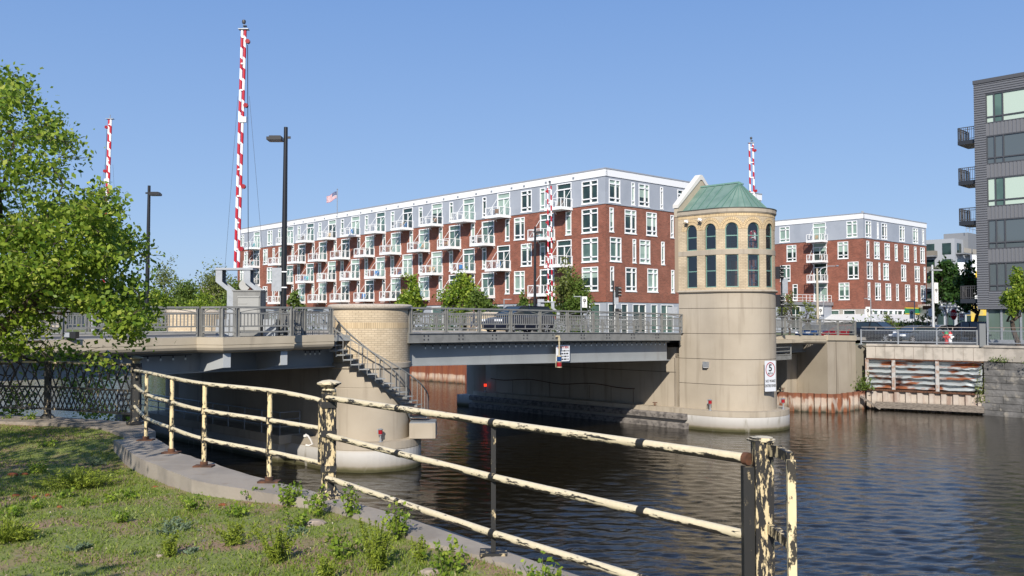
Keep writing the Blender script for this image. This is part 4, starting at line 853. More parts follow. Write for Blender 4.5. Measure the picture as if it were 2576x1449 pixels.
# grille balcony right of the tower, below the deck
t = thing('service_platform', 'grey barred service platform on the right side of the tall tower', 'platform', B(TU + 5.6, -1.5, 4.2), BA)
mb = MB(); x0, x1, y0 = u_at(1940, -1.5), u_at(1988, -1.5), -1.5
for z in (4.5, 4.75, 5.05, 5.35, 5.65): mb.bar(B(x0, y0, z), B(x1, y0, z), .05, .07); mb.bar(B(x1, y0, z), B(x1, .3, z), .05, .07)
for u in (x0 + .5, x1): mb.bar(B(u, y0, 4.35), B(u, y0, 5.7), .08, .06)
part('bars', mb, grey, t)
mb = MB(); mb.prism([(p_.x, p_.y) for p_ in (B(x0, y0 - .04), B(x1 + .04, y0 - .04), B(x1 + .04, .4), B(x0, .4))], 4.12, 4.42); part('platform_floor', mb, grey, t)

# ================================================================ RIGHT ABUTMENT, EMBANKMENT
ab = thing('bridge_abutment', 'tan concrete abutment at the right end of the bridge', 'abutment', B(38, 0, 0), BA)
mb = MB(); mb.prism([(p_.x, p_.y) for p_ in (B(37.3, -2.2), B(41.9, -2.3), B(42.4, 1), B(42.4, 21), B(38.6, 21), B(38.6, 1.2))], .8, 5.72); part('wall', mb, tan, ab)
mb = MB(); mb.prism([(p_.x, p_.y) for p_ in (B(36.9, 1.0), B(38.7, 1.0), B(38.7, 20.5), B(36.9, 20.5))], .8, 4.35); part('bearing_seat', mb, tan, ab)
mb = strip(MB(), [(TU + 4.9, -1.75), (TU + 8.3, -1.75), (TU + 9, -1.2), (37.3, -1.9)], nose); part('parapet_edge', mb, fascia, ab)
mb = strip(MB(), [(37.25, -2.24), (41.9, -2.34)], [(-.3, .06), (.06, .06), (.06, -.34), (.03, -.36), (-.3, -.36)]); part('coping', mb, fascia, ab)
mb = MB(); mb.obox(B(38.6, -2.262, 3.3), Vector((UX, UY, 0)) * .012, Vector((VX, VY, 0)) * .01, (0, 0, 2.3)); part('wall_joint', mb, joint, ab)
mb = MB()
for v0 in (-1.0,):
    pass
def pile_wall(label, pts, z0, z1, m, pitch=.9, dep=.28, group='sheet pile walls', cap=None):
    t = thing('sheet_pile_wall', label, 'wall', (pts[0][0], pts[0][1], 0), 0, group); L = 0; P = [Vector(p[:2]) for p in pts]; path = []
    for a, b in zip(P, P[1:]):
        d = b - a; k = max(1, round(d.length / pitch)); nrm = Vector((d.y, -d.x)).normalized()
        for i in range(k):
            for f_, o_ in ((.0, 0), (.38, 0), (.5, 1), (.88, 1)): path.append(a + d * ((i + f_) / k) + nrm * dep * o_)
    path.append(P[-1]); mb = MB()
    for a, b in zip(path, path[1:]): mb.add([(a.x, a.y, z0), (b.x, b.y, z0), (b.x, b.y, z1), (a.x, a.y, z1)], [(0, 1, 2, 3)])
    part('piles', mb, m, t)
    if cap:
        mb = MB()
        for a, b in zip(P, P[1:]): d = b - a; nrm = Vector((d.y, -d.x, 0)).normalized(); mb.bar(Vector((*a, z1 + .06)) + nrm * .15, Vector((*b, z1 + .06)) + nrm * .15, .5, .16)
        part('cap_beam', mb, cap, t)
    return t
rustpile = zlayers('rust_pile', [(0, (.04, .035, .025)), (.12, (.16, .10, .06)), (.35, (.36, .24, .17)), (.62, (.46, .36, .28)), (.86, (.44, .33, .25)), (1.0, (.20, .065, .03)), (4.5, (.19, .055, .025)), (5, (.15, .045, .02))], .14, 1.6, col2=(.17, .045, .02), vertical_streak=(1, 1, .12), nz2=(2.5, .5, .62))
rustpile2 = zlayers('rust_pile_low', [(0, (.04, .04, .025)), (.2, (.2, .15, .11)), (.55, (.42, .36, .30)), (1.0, (.42, .33, .27)), (1.15, (.2, .08, .045)), (1.5, (.15, .055, .03))], .3, 2.5, col2=(.2, .07, .03), vertical_streak=(1, 1, .25), nz2=(2.2, .5, .6))
whitepile = zlayers('white_pile', [(0, (.05, .045, .035)), (.3, (.3, .25, .2)), (.8, (.46, .40, .34)), (1.5, (.40, .35, .31))], .2, 3, col2=(.28, .2, .16), vertical_streak=(1, 1, .3))
pile_wall('rusty brown sheet pile river wall with a pale tide band, seen under the span', [B(38.0, 90), B(38.0, 45), B(38.0, 21)], -1, 4.7, rustpile, 1.3, .4, cap=tan)
pile_wall('low rusty sheet piling in front of the tan right abutment', [B(36.2, 22), B(36.0, -.2), B(37.0, -2.9), (27.9, 72.2)], -1, 1.42, rustpile2, .95, .25)
W0 = Vector((28.2, 72.1)); W1 = Vector((*P2,)); 
def along(t): return W0.lerp(W1, t)
wn2 = Vector(((W1 - W0).y, -(W1 - W0).x)).normalized()      # toward the river
t = thing('retaining_wall', 'pale weathered concrete river wall carrying the mesh railing on the right', 'wall', (*W0, 0), 0)
conc = mat('old_concrete', (.43, .39, .34), .95, col2=(.33, .30, .26), scale=1.5, bump=.4, bscale=10, col3=(.16, .13, .1), scale3=1.6, lo3=.58, hi3=.74, stretch3=(1, 1, .18))
mb = MB(); Wd = P3 - W1; W3 = Vector((P3.x, P3.y)); pl = [W0, W1, W3]
for a, b in zip(pl, pl[1:]): mb.ext([(0, 3.95), (0, 4.98), (.0, 5.12), (-1.2, 5.12), (-1.2, 3.95)], a, b); mb.ext([(.08, 4.98), (.08, 5.14), (-.5, 5.14), (-.5, 4.98)], a, b)
part('wall', mb, conc, t)
mb = MB()
for i in range(1, 12):
    q = along(i / 12) + wn2 * .006; mb.obox((q.x, q.y, 4.45), (.012, -.01, 0), Vector((*wn2, 0)) * .004, (0, 0, .48))
part('form_joint', mb, mat('form_joint', (.24, .2, .17), .9), t)
# corrugated guard-rail panel
corr = mat('rusty_corrugated', (.38, .41, .42), .6, .2, col2=(.28, .095, .04), scale=1.3, lo=.53, hi=.60, stretch=(.5, .5, 2.2), col3=(.10, .035, .02), scale3=.7, lo3=.6, hi3=.7)
t = thing('corrugated_wall', 'rusting galvanised corrugated panel wall between two posts below the concrete river wall', 'wall', (*W0, 1.6), 0)
mb = MB(); k = 48; seg = 36; rows = 34
for i in range(seg):
    pass
vs = []; fs = []
for i in range(seg + 1):
    q = along(.0 + i / seg * .985)
    for j in range(rows + 1):
        z = lerp(1.62, 3.95, j / rows); dmg = max(0, (i / seg - .8)) * 1.2 * mnoise.noise((i * .35, j * .45, 2)); o_ = .17 * (1 if math.sin(j / rows * 2 * PI * 5.5) > .2 else -1 if math.sin(j / rows * 2 * PI * 5.5) < -.2 else math.sin(j / rows * 2 * PI * 5.5) / .2) + dmg - .05
        vs.append((q.x + wn2.x * o_, q.y + wn2.y * o_, z + .06 * mnoise.noise((i * .4, j * .2, 7)) * (1 + 2 * (i / seg > .8))))
for i in range(seg):
    for j in range(rows): a = i * (rows + 1) + j; fs.append((a, a + rows + 1, a + rows + 2, a + 1))
mb.add(vs, fs); part('panel', mb, corr, t)
for f_ in (.01, .245, .62):
    q = along(f_) + wn2 * .2; mb = MB(); mb.obox((q.x, q.y, 2.8), (.11, -.07, 0), Vector((*wn2, 0)) * .06, (0, 0, 1.22)); part('post', mb, mat('post_steel', (.40, .39, .38), .7, col2=(.3, .2, .15), scale=3), t)
mb = MB(); a, b = along(0) + wn2 * .22, along(.93) + wn2 * .22; mb.bar((a.x, a.y, 1.55), (b.x, b.y, 1.5), .3, .14); a, b = along(0) + wn2 * .2, along(1) + wn2 * .2; mb.bar((a.x, a.y, 3.97), (b.x, b.y, 3.9), .15, .1); part('waler', mb, rustm, t)
pile_wall('pale sheet piling below the rusty corrugated panel wall', [tuple(along(0) + wn2 * .1), tuple(along(1) + wn2 * .1)], -1, 1.5, whitepile, .82, .2)
t = thing('timber_beam', 'long weathered timber beam floating along the pale sheet piling', 'timber', (*W0, .2), 0); a, b = along(.09) + wn2 * .55, along(1.0) + wn2 * .55
mb = MB()
for z in (.28, .52): mb.bar((a.x, a.y, z), (b.x, b.y, z), .3, .235)
part('beam', mb, wood, t)
mb = MB(); a = along(-.02) + wn2 * .7; mb.bar((a.x - .3, a.y - .2, 1.05), (a.x + 1.0, a.y - .9, .1), .5, .1); single('plank', mb, wood, 'loose grey plank leaning at the left end of the timber beam', 'plank')
# stone wall
stw = thing('stone_wall', 'dark weathered cut stone river wall at the right edge', 'wall', (*W1, 0), 0)
stone = mat('dark_stone', (.17, .165, .16), .95, col2=(.10, .098, .095), scale=.9, bump=.8, bscale=5, bdist=.06, col3=(.26, .24, .21), scale3=1.6, lo3=.58, hi3=.68)
mb = MB(); d_ = (W3 - W1).normalized(); nn = Vector((d_.y, -d_.x)); rr = random.Random(5)
for r_ in range(8):
    z0, z1 = -.1 + r_ * .5, -.1 + (r_ + 1) * .5 - .03; x = -rr.uniform(0, .8)
    while x < 20:
        L = rr.uniform(1.3, 2.3); x0, x1 = max(x, 0), x + L - .03; o_ = .04 + (.42 - .05 * r_ if r_ < 2 else 0) + rr.uniform(-.03, .03)
        if x1 > x0:
            a, b = W1 + d_ * x0, W1 + d_ * x1; mb.ext([(o_, z0), (o_ + .02, (z0 + z1) / 2), (o_, z1), (-.6, z1), (-.6, z0)], a, b)
        x += L
part('blocks', mb, stone, stw)
mb = MB(); mb.ext([(-.08, -.5), (-.08, 3.9), (-.5, 3.9), (-.5, -.5)], W1, W3); part('joints', mb, joint, stw)
# mesh railing with cabinet post
def mesh_rail(label, a, b, n_, z=5.14, group='mesh railings on the right bank'):
    t = thing('mesh_railing', label, 'railing', (*a, z), 0, group); A, Bb = Vector((*a, z)), Vector((*b, z)); d = Bb - A; dn = d.normalized()
    for i in range(n_ + 1):
        q = A + d * (i / n_); mb = MB(); mb.bar(q, q + Vector((0, 0, 1.14)), .09, .07); mb.obox(q + Vector((0, 0, -.02)), dn * .15, Vector((-dn.y, dn.x, 0)) * .12, (0, 0, .03)); part('post', mb, galv, t)
    mb = MB(); mb.bar(A + Vector((0, 0, 1.08)), Bb + Vector((0, 0, 1.08)), .07, .06); mb.bar(A + Vector((0, 0, .18)), Bb + Vector((0, 0, .18)), .06, .06); part('rail', mb, galv, t)
    mb = MB(); back = Vector((-dn.y, dn.x, 0)) * .25; mb.bar(A + back + Vector((0, 0, 1.32)), Bb + back + Vector((0, 0, 1.32)), .07, .05)
    for i in range(n_): q = A + d * ((i + .4) / n_) + back * .5; mb.bar(q + Vector((0, 0, 1.06)), q + Vector((0, 0, 1.34)) + back * .5, .06, .05)
    part('top_rail', mb, mat('brown_rail', (.22, .19, .17), .6), t)
    mb = MB(); k = int(d.length / .11)
    for i in range(k): q = A + d * (i / k); mb.obox(q + Vector((0, 0, .63)), dn * .004, Vector((-dn.y, dn.x, 0)) * .004, (0, 0, .43))
    for j in range(8): zz = .25 + j * .105; mb.bar(A + Vector((0, 0, zz)), Bb + Vector((0, 0, zz)), .008, .008)
    part('mesh_panel', mb, galv, t)
wo = wn2 * -.15
mesh_rail('grey wire mesh railing over the pale concrete wall, left of the grey cabinet post', tuple(W0 + wo - Vector((.35, -.25))), tuple(along(.945) + wo), 3)
mesh_rail('grey wire mesh railing right of the grey cabinet post', tuple(along(1.03) + wo), tuple(W3 + wo), 8)
mb = MB(); q = along(.985) + wo * .5; mb.obox((q.x, q.y, 5.9), (.22, -.03, 0), (.03, .2, 0), (0, 0, .86)); single('utility_cabinet', mb, mat('cabinet_dark', (.15, .16, .165), .5), 'slim dark grey cabinet post standing in the gap of the mesh railing', 'cabinet')
# ================================================================ BUILDINGS
def fpt(P, ang, t, z, out=0.):
    """point on a facade: t along, out outward (local +y)"""
    return Vector((P[0] + math.cos(ang) * t - math.sin(ang) * out, P[1] + math.sin(ang) * t + math.cos(ang) * out, z))
def facade(mb, P, ang, t0, t1, z0, z1, holes, rev=.16, rmb=None):
    """wall strip with real openings; holes = [(ta, tb, za, zb)] inside it"""
    hs = [h for h in holes if h[0] >= t0 - 1e-6 and h[1] <= t1 + 1e-6 and h[2] < z1 and h[3] > z0]
    T = sorted({t0, t1} | {h[0] for h in hs} | {h[1] for h in hs}); Z = sorted({z0, z1} | {max(h[2], z0) for h in hs} | {min(h[3], z1) for h in hs})
    for a, b in zip(T, T[1:]):
        run = None
        for c, d in zip(Z, Z[1:]):
            m = ((a + b) / 2, (c + d) / 2)
            if any(h[0] < m[0] < h[1] and h[2] < m[1] < h[3] for h in hs):
                if run is not None: mb.add([fpt(P, ang, a, run), fpt(P, ang, a, c), fpt(P, ang, b, c), fpt(P, ang, b, run)], [(0, 1, 2, 3)], [[(a, run), (a, c), (b, c), (b, run)]]); run = None
            elif run is None: run = c
        if run is not None: mb.add([fpt(P, ang, a, run), fpt(P, ang, a, z1), fpt(P, ang, b, z1), fpt(P, ang, b, run)], [(0, 1, 2, 3)], [[(a, run), (a, z1), (b, z1), (b, run)]])
    r = rmb or mb
    for a, b, c, d in hs:
        for (p, q) in (((a, c), (a, d)), ((b, c), (b, d)), ((a, c), (b, c)), ((a, d), (b, d))):
            r.add([fpt(P, ang, p[0], p[1]), fpt(P, ang, q[0], q[1]), fpt(P, ang, q[0], q[1], -rev), fpt(P, ang, p[0], p[1], -rev)], [(0, 1, 2, 3)], [[(p[0], p[1]), (q[0], q[1]), (q[0] + .1, q[1]), (p[0] + .1, p[1])]])
WC = {}
def win_mesh(w, h, kind, gm):
    """white framed windows; kind: 'wide' (4 lights off-centre cross), 'cross' (narrow cross), 'slim' (one light with transoms), 'door'"""
    key = (round(w, 1), round(h, 1), kind)
    if key not in WC:
        w, h = key[0], key[1]; f = .11; fr = MB(); y0, y1 = -.14, .035
        fr.box(0, y0, 0, f, y1, h); fr.box(w - f, y0, 0, w, y1, h); fr.box(f, y0, 0, w - f, y1, f); fr.box(f, y0, h - f, w - f, y1, h)
        if kind != 'door': fr.box(-.05, y0, -.1, w + .05, .09, 0)
        if kind == 'wide': fr.box(w * .40, y0, f, w * .40 + .2, y1, h - f); tr_ = (.20, .80)
        elif kind == 'cross': fr.box(w * .36, y0, f, w * .36 + .17, y1, h - f); tr_ = (.19, .80)
        elif kind == 'slim': tr_ = (.18, .81)
        else: fr.box(w * .5 - .05, y0 + .03, f, w * .5 + .05, y1 - .03, h * .76); tr_ = (.76,)
        for q in tr_: fr.box(f, y0, h * q - .07, w - f, y1, h * q + .07)
        g = MB(); g.add([(.05, -.1, .05), (w - .05, -.1, .05), (w - .05, -.1, h - .05), (.05, -.1, h - .05)], [(0, 3, 2, 1)])
        WC[key] = [mesh_of(fr, 'door_frame' if kind == 'door' else 'window', whitew), g]
    fm, g = WC[key]
    k2 = key + (gm.name,)
    if k2 not in WC:
        # blinds hang behind part of the pane
        WC[k2] = mesh_of(g, 'pane', gm)
    return fm, WC[k2], key
GL = [glass_dark, glass_mid, glass_blind, glass_dark, glass_mid, glass_dark, glass_blind]
BL = {}
def blind_mesh(w, h, f):
    k = (w, h, f)
    if k not in BL: mb = MB(); mb.box(.12, -.098, h * (1 - f), w - .12, -.088, h - .12); BL[k] = mesh_of(mb, 'blind', mat('blind_cloth', (.30, .40, .35), .6))
    return BL[k]
def put_window(root, P, ang, ta, tb, za, zb, kind, rr):
    gm = rr.choice(GL); fm, pm, (w, h, _) = win_mesh(tb - ta, zb - za, kind, gm)
    o = obj('balcony_door' if kind == 'door' else 'window', fm, root, rel(root, FR(fpt(P, ang, ta, za), ang))); pn = obj('pane', pm, o)
    if rr.random() < .35: obj('blind', blind_mesh(w, h, rr.choice((.3, .45, .6))), o)
# balcony: slab, posts, mesh rail
def balcony_meshes(w=2.7, d=1.9):
    s = MB(); s.box(0, 0, -.16, w, d, 0); s.box(0, d, -.24, w, d + .05, .02); s.box(-.05, 0, -.24, 0, d, .02); s.box(w, 0, -.24, w + .05, d, .02)
    r = MB(); H = 1.07
    for x, y in ((.03, d - .03), (w - .03, d - .03), (.03, .05), (w - .03, .05), (w * .5, d - .03), (.03, d * .5), (w - .03, d * .5)): r.box(x - .04, y - .04, 0, x + .04, y + .04, H)
    for z in (.08, H): r.box(0, d - .06, z - .035, w, d, z + .035); r.box(0, 0, z - .035, .06, d, z + .035); r.box(w - .06, 0, z - .035, w, d, z + .035)
    m = MB()
    for i in range(1, 20): m.box(w * i / 20 - .005, d - .035, .1, w * i / 20 + .005, d - .025, H - .03)
    for i in range(1, 14): m.box(.025, d * i / 14 - .005, .1, .035, d * i / 14 + .005, H - .03); m.box(w - .035, d * i / 14 - .005, .1, w - .025, d * i / 14 + .005, H - .03)
    k = MB()
    for x in (.1, w - .1): k.tube([(x, .02, 2.35), (x, d - .1, .05)], .025, 5); k.tube([(x, .02, -.5), (x, .25, -.2)], .04, 5)
    return mesh_of(s, 'balcony', whitew), mesh_of(r, 'railing', whitew), mesh_of(k, 'tie_rods', white), mesh_of(m, 'mesh_infill', galv)
BM = balcony_meshes()
furn = []
def chair_mesh(m):
    mb = MB(); mb.box(-.25, -.25, .38, .25, .25, .43); mb.box(-.25, -.28, .43, .25, -.22, .95)
    for x in (-.22, .22):
        for y in (-.22, .22): mb.box(x - .02, y - .02, 0, x + .02, y + .02, .4)
        mb.box(x - .03, -.25, .62, x + .03, .22, .66)
    return mesh_of(mb, 'patio_chair', m)
CH = [chair_mesh(m) for m in (mat('chair_teal', (.05, .32, .36), .5), mat('chair_brown', (.14, .07, .03), .6), mat('chair_black', (.02, .02, .02), .5), mat('chair_tan', (.45, .33, .2), .6), mat('chair_blue', (.03, .18, .45), .5))]
CHN = ['teal', 'brown', 'black', 'tan', 'blue']
def put_balcony(root, P, ang, tc, z, rr, where=None):
    """where: words that single the balcony out"""
    o = obj('balcony', BM[0], root, rel(root, FR(fpt(P, ang, tc - 1.35, z, .0), ang))); obj('railing', BM[1], o); obj('tie_rods', BM[2], o); obj('mesh_infill', BM[3], o)
    for _ in range(rr.choice((0, 1, 1, 2))):
        k = rr.randrange(5); c = bpy.data.objects.new('patio_chair', CH[k]); COL.objects.link(c); p = fpt(P, ang, tc + rr.uniform(-.9, .9), z + .005, rr.uniform(.5, 1.3)); c.location = p; c.rotation_euler = (0, 0, ang + rr.uniform(-1, 1))
        furn.append((c, k, where))
ang1 = math.atan2(2275, -2057) ; eR = math.atan2(.671, .742)
def tL(px, C, D0): a = (px - CX) / F; return (C[0] - a * D0) / (.671 + a * .742)
def tR(px, C, D0): a = (px - CX) / F; return (a * D0 - C[0]) / (.742 - .671 * a)
angL = math.atan2(.742, -.671)              # along the left facade, away from the corner; +y is outward
angR = math.atan2(-.671, -.742)             # along the right facade, back toward the corner
FZ = {5: (20.2, 22.78), 4: (16.9, 19.55), 3: (13.6, 16.25), 2: (10.32, 12.98)}
ordn = {5: 'top', 4: 'fourth', 3: 'third', 2: 'second'}
def brick_building(name, label, C, Llen, Rlen, left, right, seed, bz=9.05, doors=(), hub='', rcap=True):
    rr = random.Random(seed); root = thing(name, label, 'building', (*C, 5.1), eR); PL = C; PR = (C[0] + .742 * Rlen, C[1] + .671 * Rlen)
    hL, hR = [], []; mB, mS, mW = MB(), MB(), MB()
    for f, ta, tb, kind in left:
        z0, z1 = FZ[f]
        if kind == 'door': z0, z1 = z0 - .25, z1 + .12
        hL.append((ta, tb, z0, z1)); put_window(root, PL, angL, ta, tb, z0, z1, kind, rr)
    for f, ta, tb, kind in right:
        z0, z1 = FZ[f]; a, b = Rlen - tb, Rlen - ta; hR.append((a, b, z0, z1)); put_window(root, PR, angR, a, b, z0, z1, kind, rr)
    for P, ang, L, H in ((PL, angL, Llen, hL), (PR, angR, Rlen, hR)):
        facade(mB, P, ang, 0, L, bz, 19.9 + .15, H); facade(mS, P, ang, 0, L, 20.05, 23.06, H)
        a, b = fpt(P, ang, 0, 0), fpt(P, ang, L, 0)
        for (m, o0, z0, z1) in ((mW, .09, 23.06, 23.84),):
            m.add([fpt(P, ang, -.09, z0, o0), fpt(P, ang, L + .09, z0, o0), fpt(P, ang, L + .09, z1, o0), fpt(P, ang, -.09, z1, o0), fpt(P, ang, -.09, z0, -.3), fpt(P, ang, L + .09, z0, -.3), fpt(P, ang, L + .09, z1, -.3), fpt(P, ang, -.09, z1, -.3)], [(0, 3, 2, 1), (0, 1, 5, 4), (3, 7, 6, 2), (4, 5, 6, 7), (0, 4, 7, 3), (1, 2, 6, 5)])
    part('brick_wall', mB, redbrick, root); part('siding_wall', mS, siding, root); part('white_band', mW, white, root)
    # hidden sides, floors and roof
    q = [Vector((*C,)), Vector((C[0] - .671 * Llen, C[1] + .742 * Llen)), Vector((C[0] - .671 * Llen + .742 * Rlen, C[1] + .742 * Llen + .671 * Rlen)), Vector((PR[0], PR[1]))]
    c0 = sum(q, Vector((0, 0))) / 4; qi = [c0 + (p - c0) * (1 - .55 / (p - c0).length) for p in q]
    e1, e2 = Vector((-.671, .742)), Vector((.742, .671)); qi = [q[0] + e1 * .35 + e2 * .35, q[1] - e1 * .02 + e2 * .35, q[2] - e1 * .02 - e2 * .02, q[3] + e1 * .35 - e2 * .02]
    mb = MB(); mb.prism([tuple(p) for p in qi], 5.1, 23.5); part('core', mb, mat('inner_dark', (.05, .045, .04), .9), root)
    mb = MB(); mb.prism([tuple(q[0] - e1 * .14 - e2 * .14), tuple(q[1] + e1 * .1 - e2 * .14), tuple(q[2] + e1 * .1 + e2 * .1), tuple(q[3] - e1 * .14 + e2 * .1)], 23.84, 23.98); part('roof', mb, mat('roof_edge', (.30, .32, .36), .5), root)
    mb = MB()
    for P, ang, L in ((PL, angL, Llen), (PR, angR, Rlen)):
        a, b = fpt(P, ang, -.03, 20.0, .03), fpt(P, ang, L, 20.0, .03); mb.bar(a, b, .1, .1)
    part('flashing', mb, siding, root)
    # soldier courses
    mb = MB()
    for z in (9.3, 12.98 + .2, 16.25 + .2, 19.75):
        pass
    return root, PL, PR, rr
C1, D1 = (10.4, 100.0), 100.0
pdoors = [17.07 + 6.83 * k for k in range(9)]; qdoors = [20.06 + 6.8 * k for k in range(9)]
left = []
for f in (5, 3):
    left += [(f, 1.15, 3.62, 'wide'), (f, 9.6, 10.5, 'slim'), (f, 11.95, 13.8, 'cross'), (f, 78.0, 79.9, 'cross'), (f, 89.0, 90.5, 'cross')]
    left += [(f, 6.47 - 1.2, 6.47 + 1.2, 'door'), (f, 82.7, 85.1, 'door')] + [(f, d - 1.2, d + 1.2, 'door') for d in pdoors] + [(f, d + 3.3, d + 4.15, 'slim') for d in pdoors]
for f in (4, 2):
    left += [(f, 1.15, 3.62, 'wide'), (f, 5.3, 6.2, 'slim'), (f, 13.2, 15.1, 'cross'), (f, 15.95, 16.75, 'slim'), (f, 79.7, 81.4, 'cross'), (f, 87.1, 88.9, 'cross')]
    left += [(f, 8.1, 10.5, 'door'), (f, 82.8, 85.2, 'door')] + [(f, d - 1.2, d + 1.2, 'door') for d in qdoors] + [(f, d + 2.6, d + 3.4, 'slim') for d in qdoors]
def zr(px): return (1500 + px * .3795) / 1.3043
right = []
for f, L in ((5, ((1315, 1413, 'cross'), (1512, 1540, 'slim'), (1575, 1665, 'cross'), (1760, 1785, 'slim'), (1910, 1990, 'cross'))), (4, ((1320, 1355, 'slim'), (1452, 1550, 'cross'), (1640, 1728, 'cross'), (1848, 1875, 'slim'))),
             (3, ((1322, 1420, 'cross'), (1518, 1548, 'slim'), (1580, 1670, 'cross'), (1765, 1795, 'slim'), (1917, 1990, 'cross'))), (2, ((1323, 1355, 'slim'), (1457, 1550, 'cross'), (1645, 1735, 'cross'), (1853, 1878, 'slim')))):
    for a, b, k in L: right.append((f, tR(zr(a), C1, D1), tR(zr(b), C1, D1), k))
b1, PL1, PR1, rr1 = brick_building('apartment_building', 'long red brick apartment building with white balconies and a white roof band', C1, 91.6, 31, left, right, 11)
for f in (5, 4, 3, 2):
    ds = ([6.47] + pdoors + [83.9]) if f in (5, 3) else ([9.31] + qdoors + [84.0])
    for i, d in enumerate(ds): put_balcony(b1, PL1, angL, d, FZ[f][0] - .3, rr1, (f, i))
# soldier bands, drain stubs
mb = MB(); vm = MB(); vm.lathe((0, 0, 0), [(0, -.07), (.07, -.05), (.07, .05), (0, .07)], 6); vme = mesh_of(vm, 'vent_cap', white)
for f in (5, 4, 3, 2):
    for i, d in enumerate(([6.47] + pdoors) if f in (5, 3) else ([9.31] + qdoors)):
        for k in range(4):
            p = fpt(PL1, angL, d + 3.7 - .3 * k, FZ[f][0] - .62, .0)
            if i < 6: obj('vent_cap', vme, b1, rel(b1, Matrix.Translation(p)))

mb = MB()
for d in pdoors + [6.47, 11]:
    for k in (2.2, -1.6): p = fpt(PL1, angL, d + k, 23.35, .11); mb.obox(p, (.16 * math.cos(angL), .16 * math.sin(angL), 0), (.01, .01, 0), (0, 0, .12))
part('scupper', mb, galv, b1); b1.children[-1]['kind'] = 'stuff'
# ground floor
def ground_floor(root, P, ang, L, z1, openings, m, rr):
    mb = MB(); facade(mb, P, ang, 0, L, 5.1, z1, [(a, b, 5.6, z1 - .15) for a, b in openings], .2); part('ground_floor_wall', mb, m, root)
    for a, b in openings:
        fr = MB(); g = MB(); w, h = b - a, z1 - .15 - 5.6
        fr.box(0, -.16, 0, .08, .02, h); fr.box(w - .08, -.16, 0, w, .02, h); fr.box(.08, -.16, h - .08, w - .08, .02, h); fr.box(.08, -.16, h * .45, w - .08, .0, h * .45 + .06)
        if w > 2: fr.box(w / 2 - .04, -.16, .0, w / 2 + .04, .0, h - .08)
        g.add([(.04, -.12, 0), (w - .04, -.12, 0), (w - .04, -.12, h - .04), (.04, -.12, h - .04)], [(0, 3, 2, 1)])
        o = obj('window', mesh_of(fr, 'window', whitew), root, rel(root, FR(fpt(P, ang, a, 5.6), ang))); obj('pane', mesh_of(g, 'pane', rr.choice((glass_dark, glass_dark, glass_mid))), o)
gpx = [(1218, 1275), (1305, 1370), (1418, 1475), (1517, 1632), (1675, 1730), (1760, 1868)]
gR = sorted([(31 - tR(zr(b), C1, D1), 31 - tR(zr(a), C1, D1)) for a, b in gpx[1:]])
ground_floor(b1, PR1, angR, 30.9, 9.0, [(1, 3)] + [g for g in gR if g[0] > 3.5], siding, rr1)
ground_floor(b1, (PL1[0] + .06, PL1[1] + .06), angL, 91, 9.0, [(1.0, 2.6), (3.4, 5), (9, 12), (17, 23.5), (27, 32), (36, 42), (46, 52)], siding, rr1)
# second building
C2, D2 = (55.3, 142.0), 142.0
def z5(px): return (2540 + px * .3451) / 1.3043
l2 = []; r2 = []
for f, L in ((5, ((60, 155, 'cross'), (378, 500, 'door'), (700, 800, 'wide'))), (4, ((125, 217, 'cross'), (375, 505, 'door'), (610, 712, 'wide'))), (3, ((63, 158, 'cross'), (378, 508, 'door'), (705, 808, 'wide'))), (2, ((65, 110, 'slim'), (178, 225, 'slim'), (380, 510, 'door'), (615, 718, 'wide')))):
    for a, b, k in L: l2.append((f, tL(z5(b), C2, D2), tL(z5(a), C2, D2), k))
    l2.append((f, 36, 38, 'cross'))
for f, L in ((5, ((877, 932, 'cross'), (988, 1003, 'slim'), (1032, 1083, 'cross'), (1202, 1250, 'cross'), (1330, 1378, 'cross'), (1418, 1435, 'slim'))), (4, ((885, 910, 'slim'), (957, 1008, 'cross'), (1057, 1105, 'cross'), (1155, 1180, 'slim'), (1240, 1288, 'cross'), (1338, 1360, 'slim'), (1396, 1438, 'cross'))),
             (3, ((887, 940, 'cross'), (997, 1013, 'slim'), (1042, 1093, 'cross'), (1212, 1258, 'cross'), (1340, 1387, 'cross'), (1428, 1443, 'slim'))), (2, ((892, 915, 'slim'), (963, 1015, 'cross'), (1062, 1112, 'cross'), (1162, 1185, 'slim'), (1247, 1293, 'cross'), (1343, 1363, 'slim'), (1396, 1441, 'cross')))):
    for a, b, k in L: r2.append((f, tR(z5(a), C2, D2), tR(z5(b), C2, D2), k))
RL2 = tR(z5(1456), C2, D2)
b2, PL2, PR2, rr2 = brick_building('apartment_building', 'smaller red brick apartment building right of the tower, with three stacked white balconies', C2, 60, RL2, l2, r2, 23, bz=8.8)
td = tL(z5(442), C2, D2)
for f in (5, 4, 3): put_balcony(b2, PL2, angL, td, FZ[f][0] - .3, rr2, (f, 99))
ground_floor(b2, PL2, angL, 59.5, 8.78, [(1.5, 3.5), (4.2, 8)], mat('bare_concrete', (.33, .31, .28), .9, col2=(.27, .25, .23), scale=2), rr2)
ground_floor(b2, PR2, angR, RL2 - .05, 8.78, [(i * (RL2 - 2) / 12 + .8, i * (RL2 - 2) / 12 + 2.0 + (i % 3) * .3) for i in range(12)], whitew, rr2)
t_ = b2; mb = MB()
for x_ in (.5, .9): p = fpt(PR2, angR, RL2 * .8 + x_, 24.0, -2); mb.tube([p, p + Vector((0, 0, .7))], .12, 8)
part('roof_vent', mb, galv, b2)
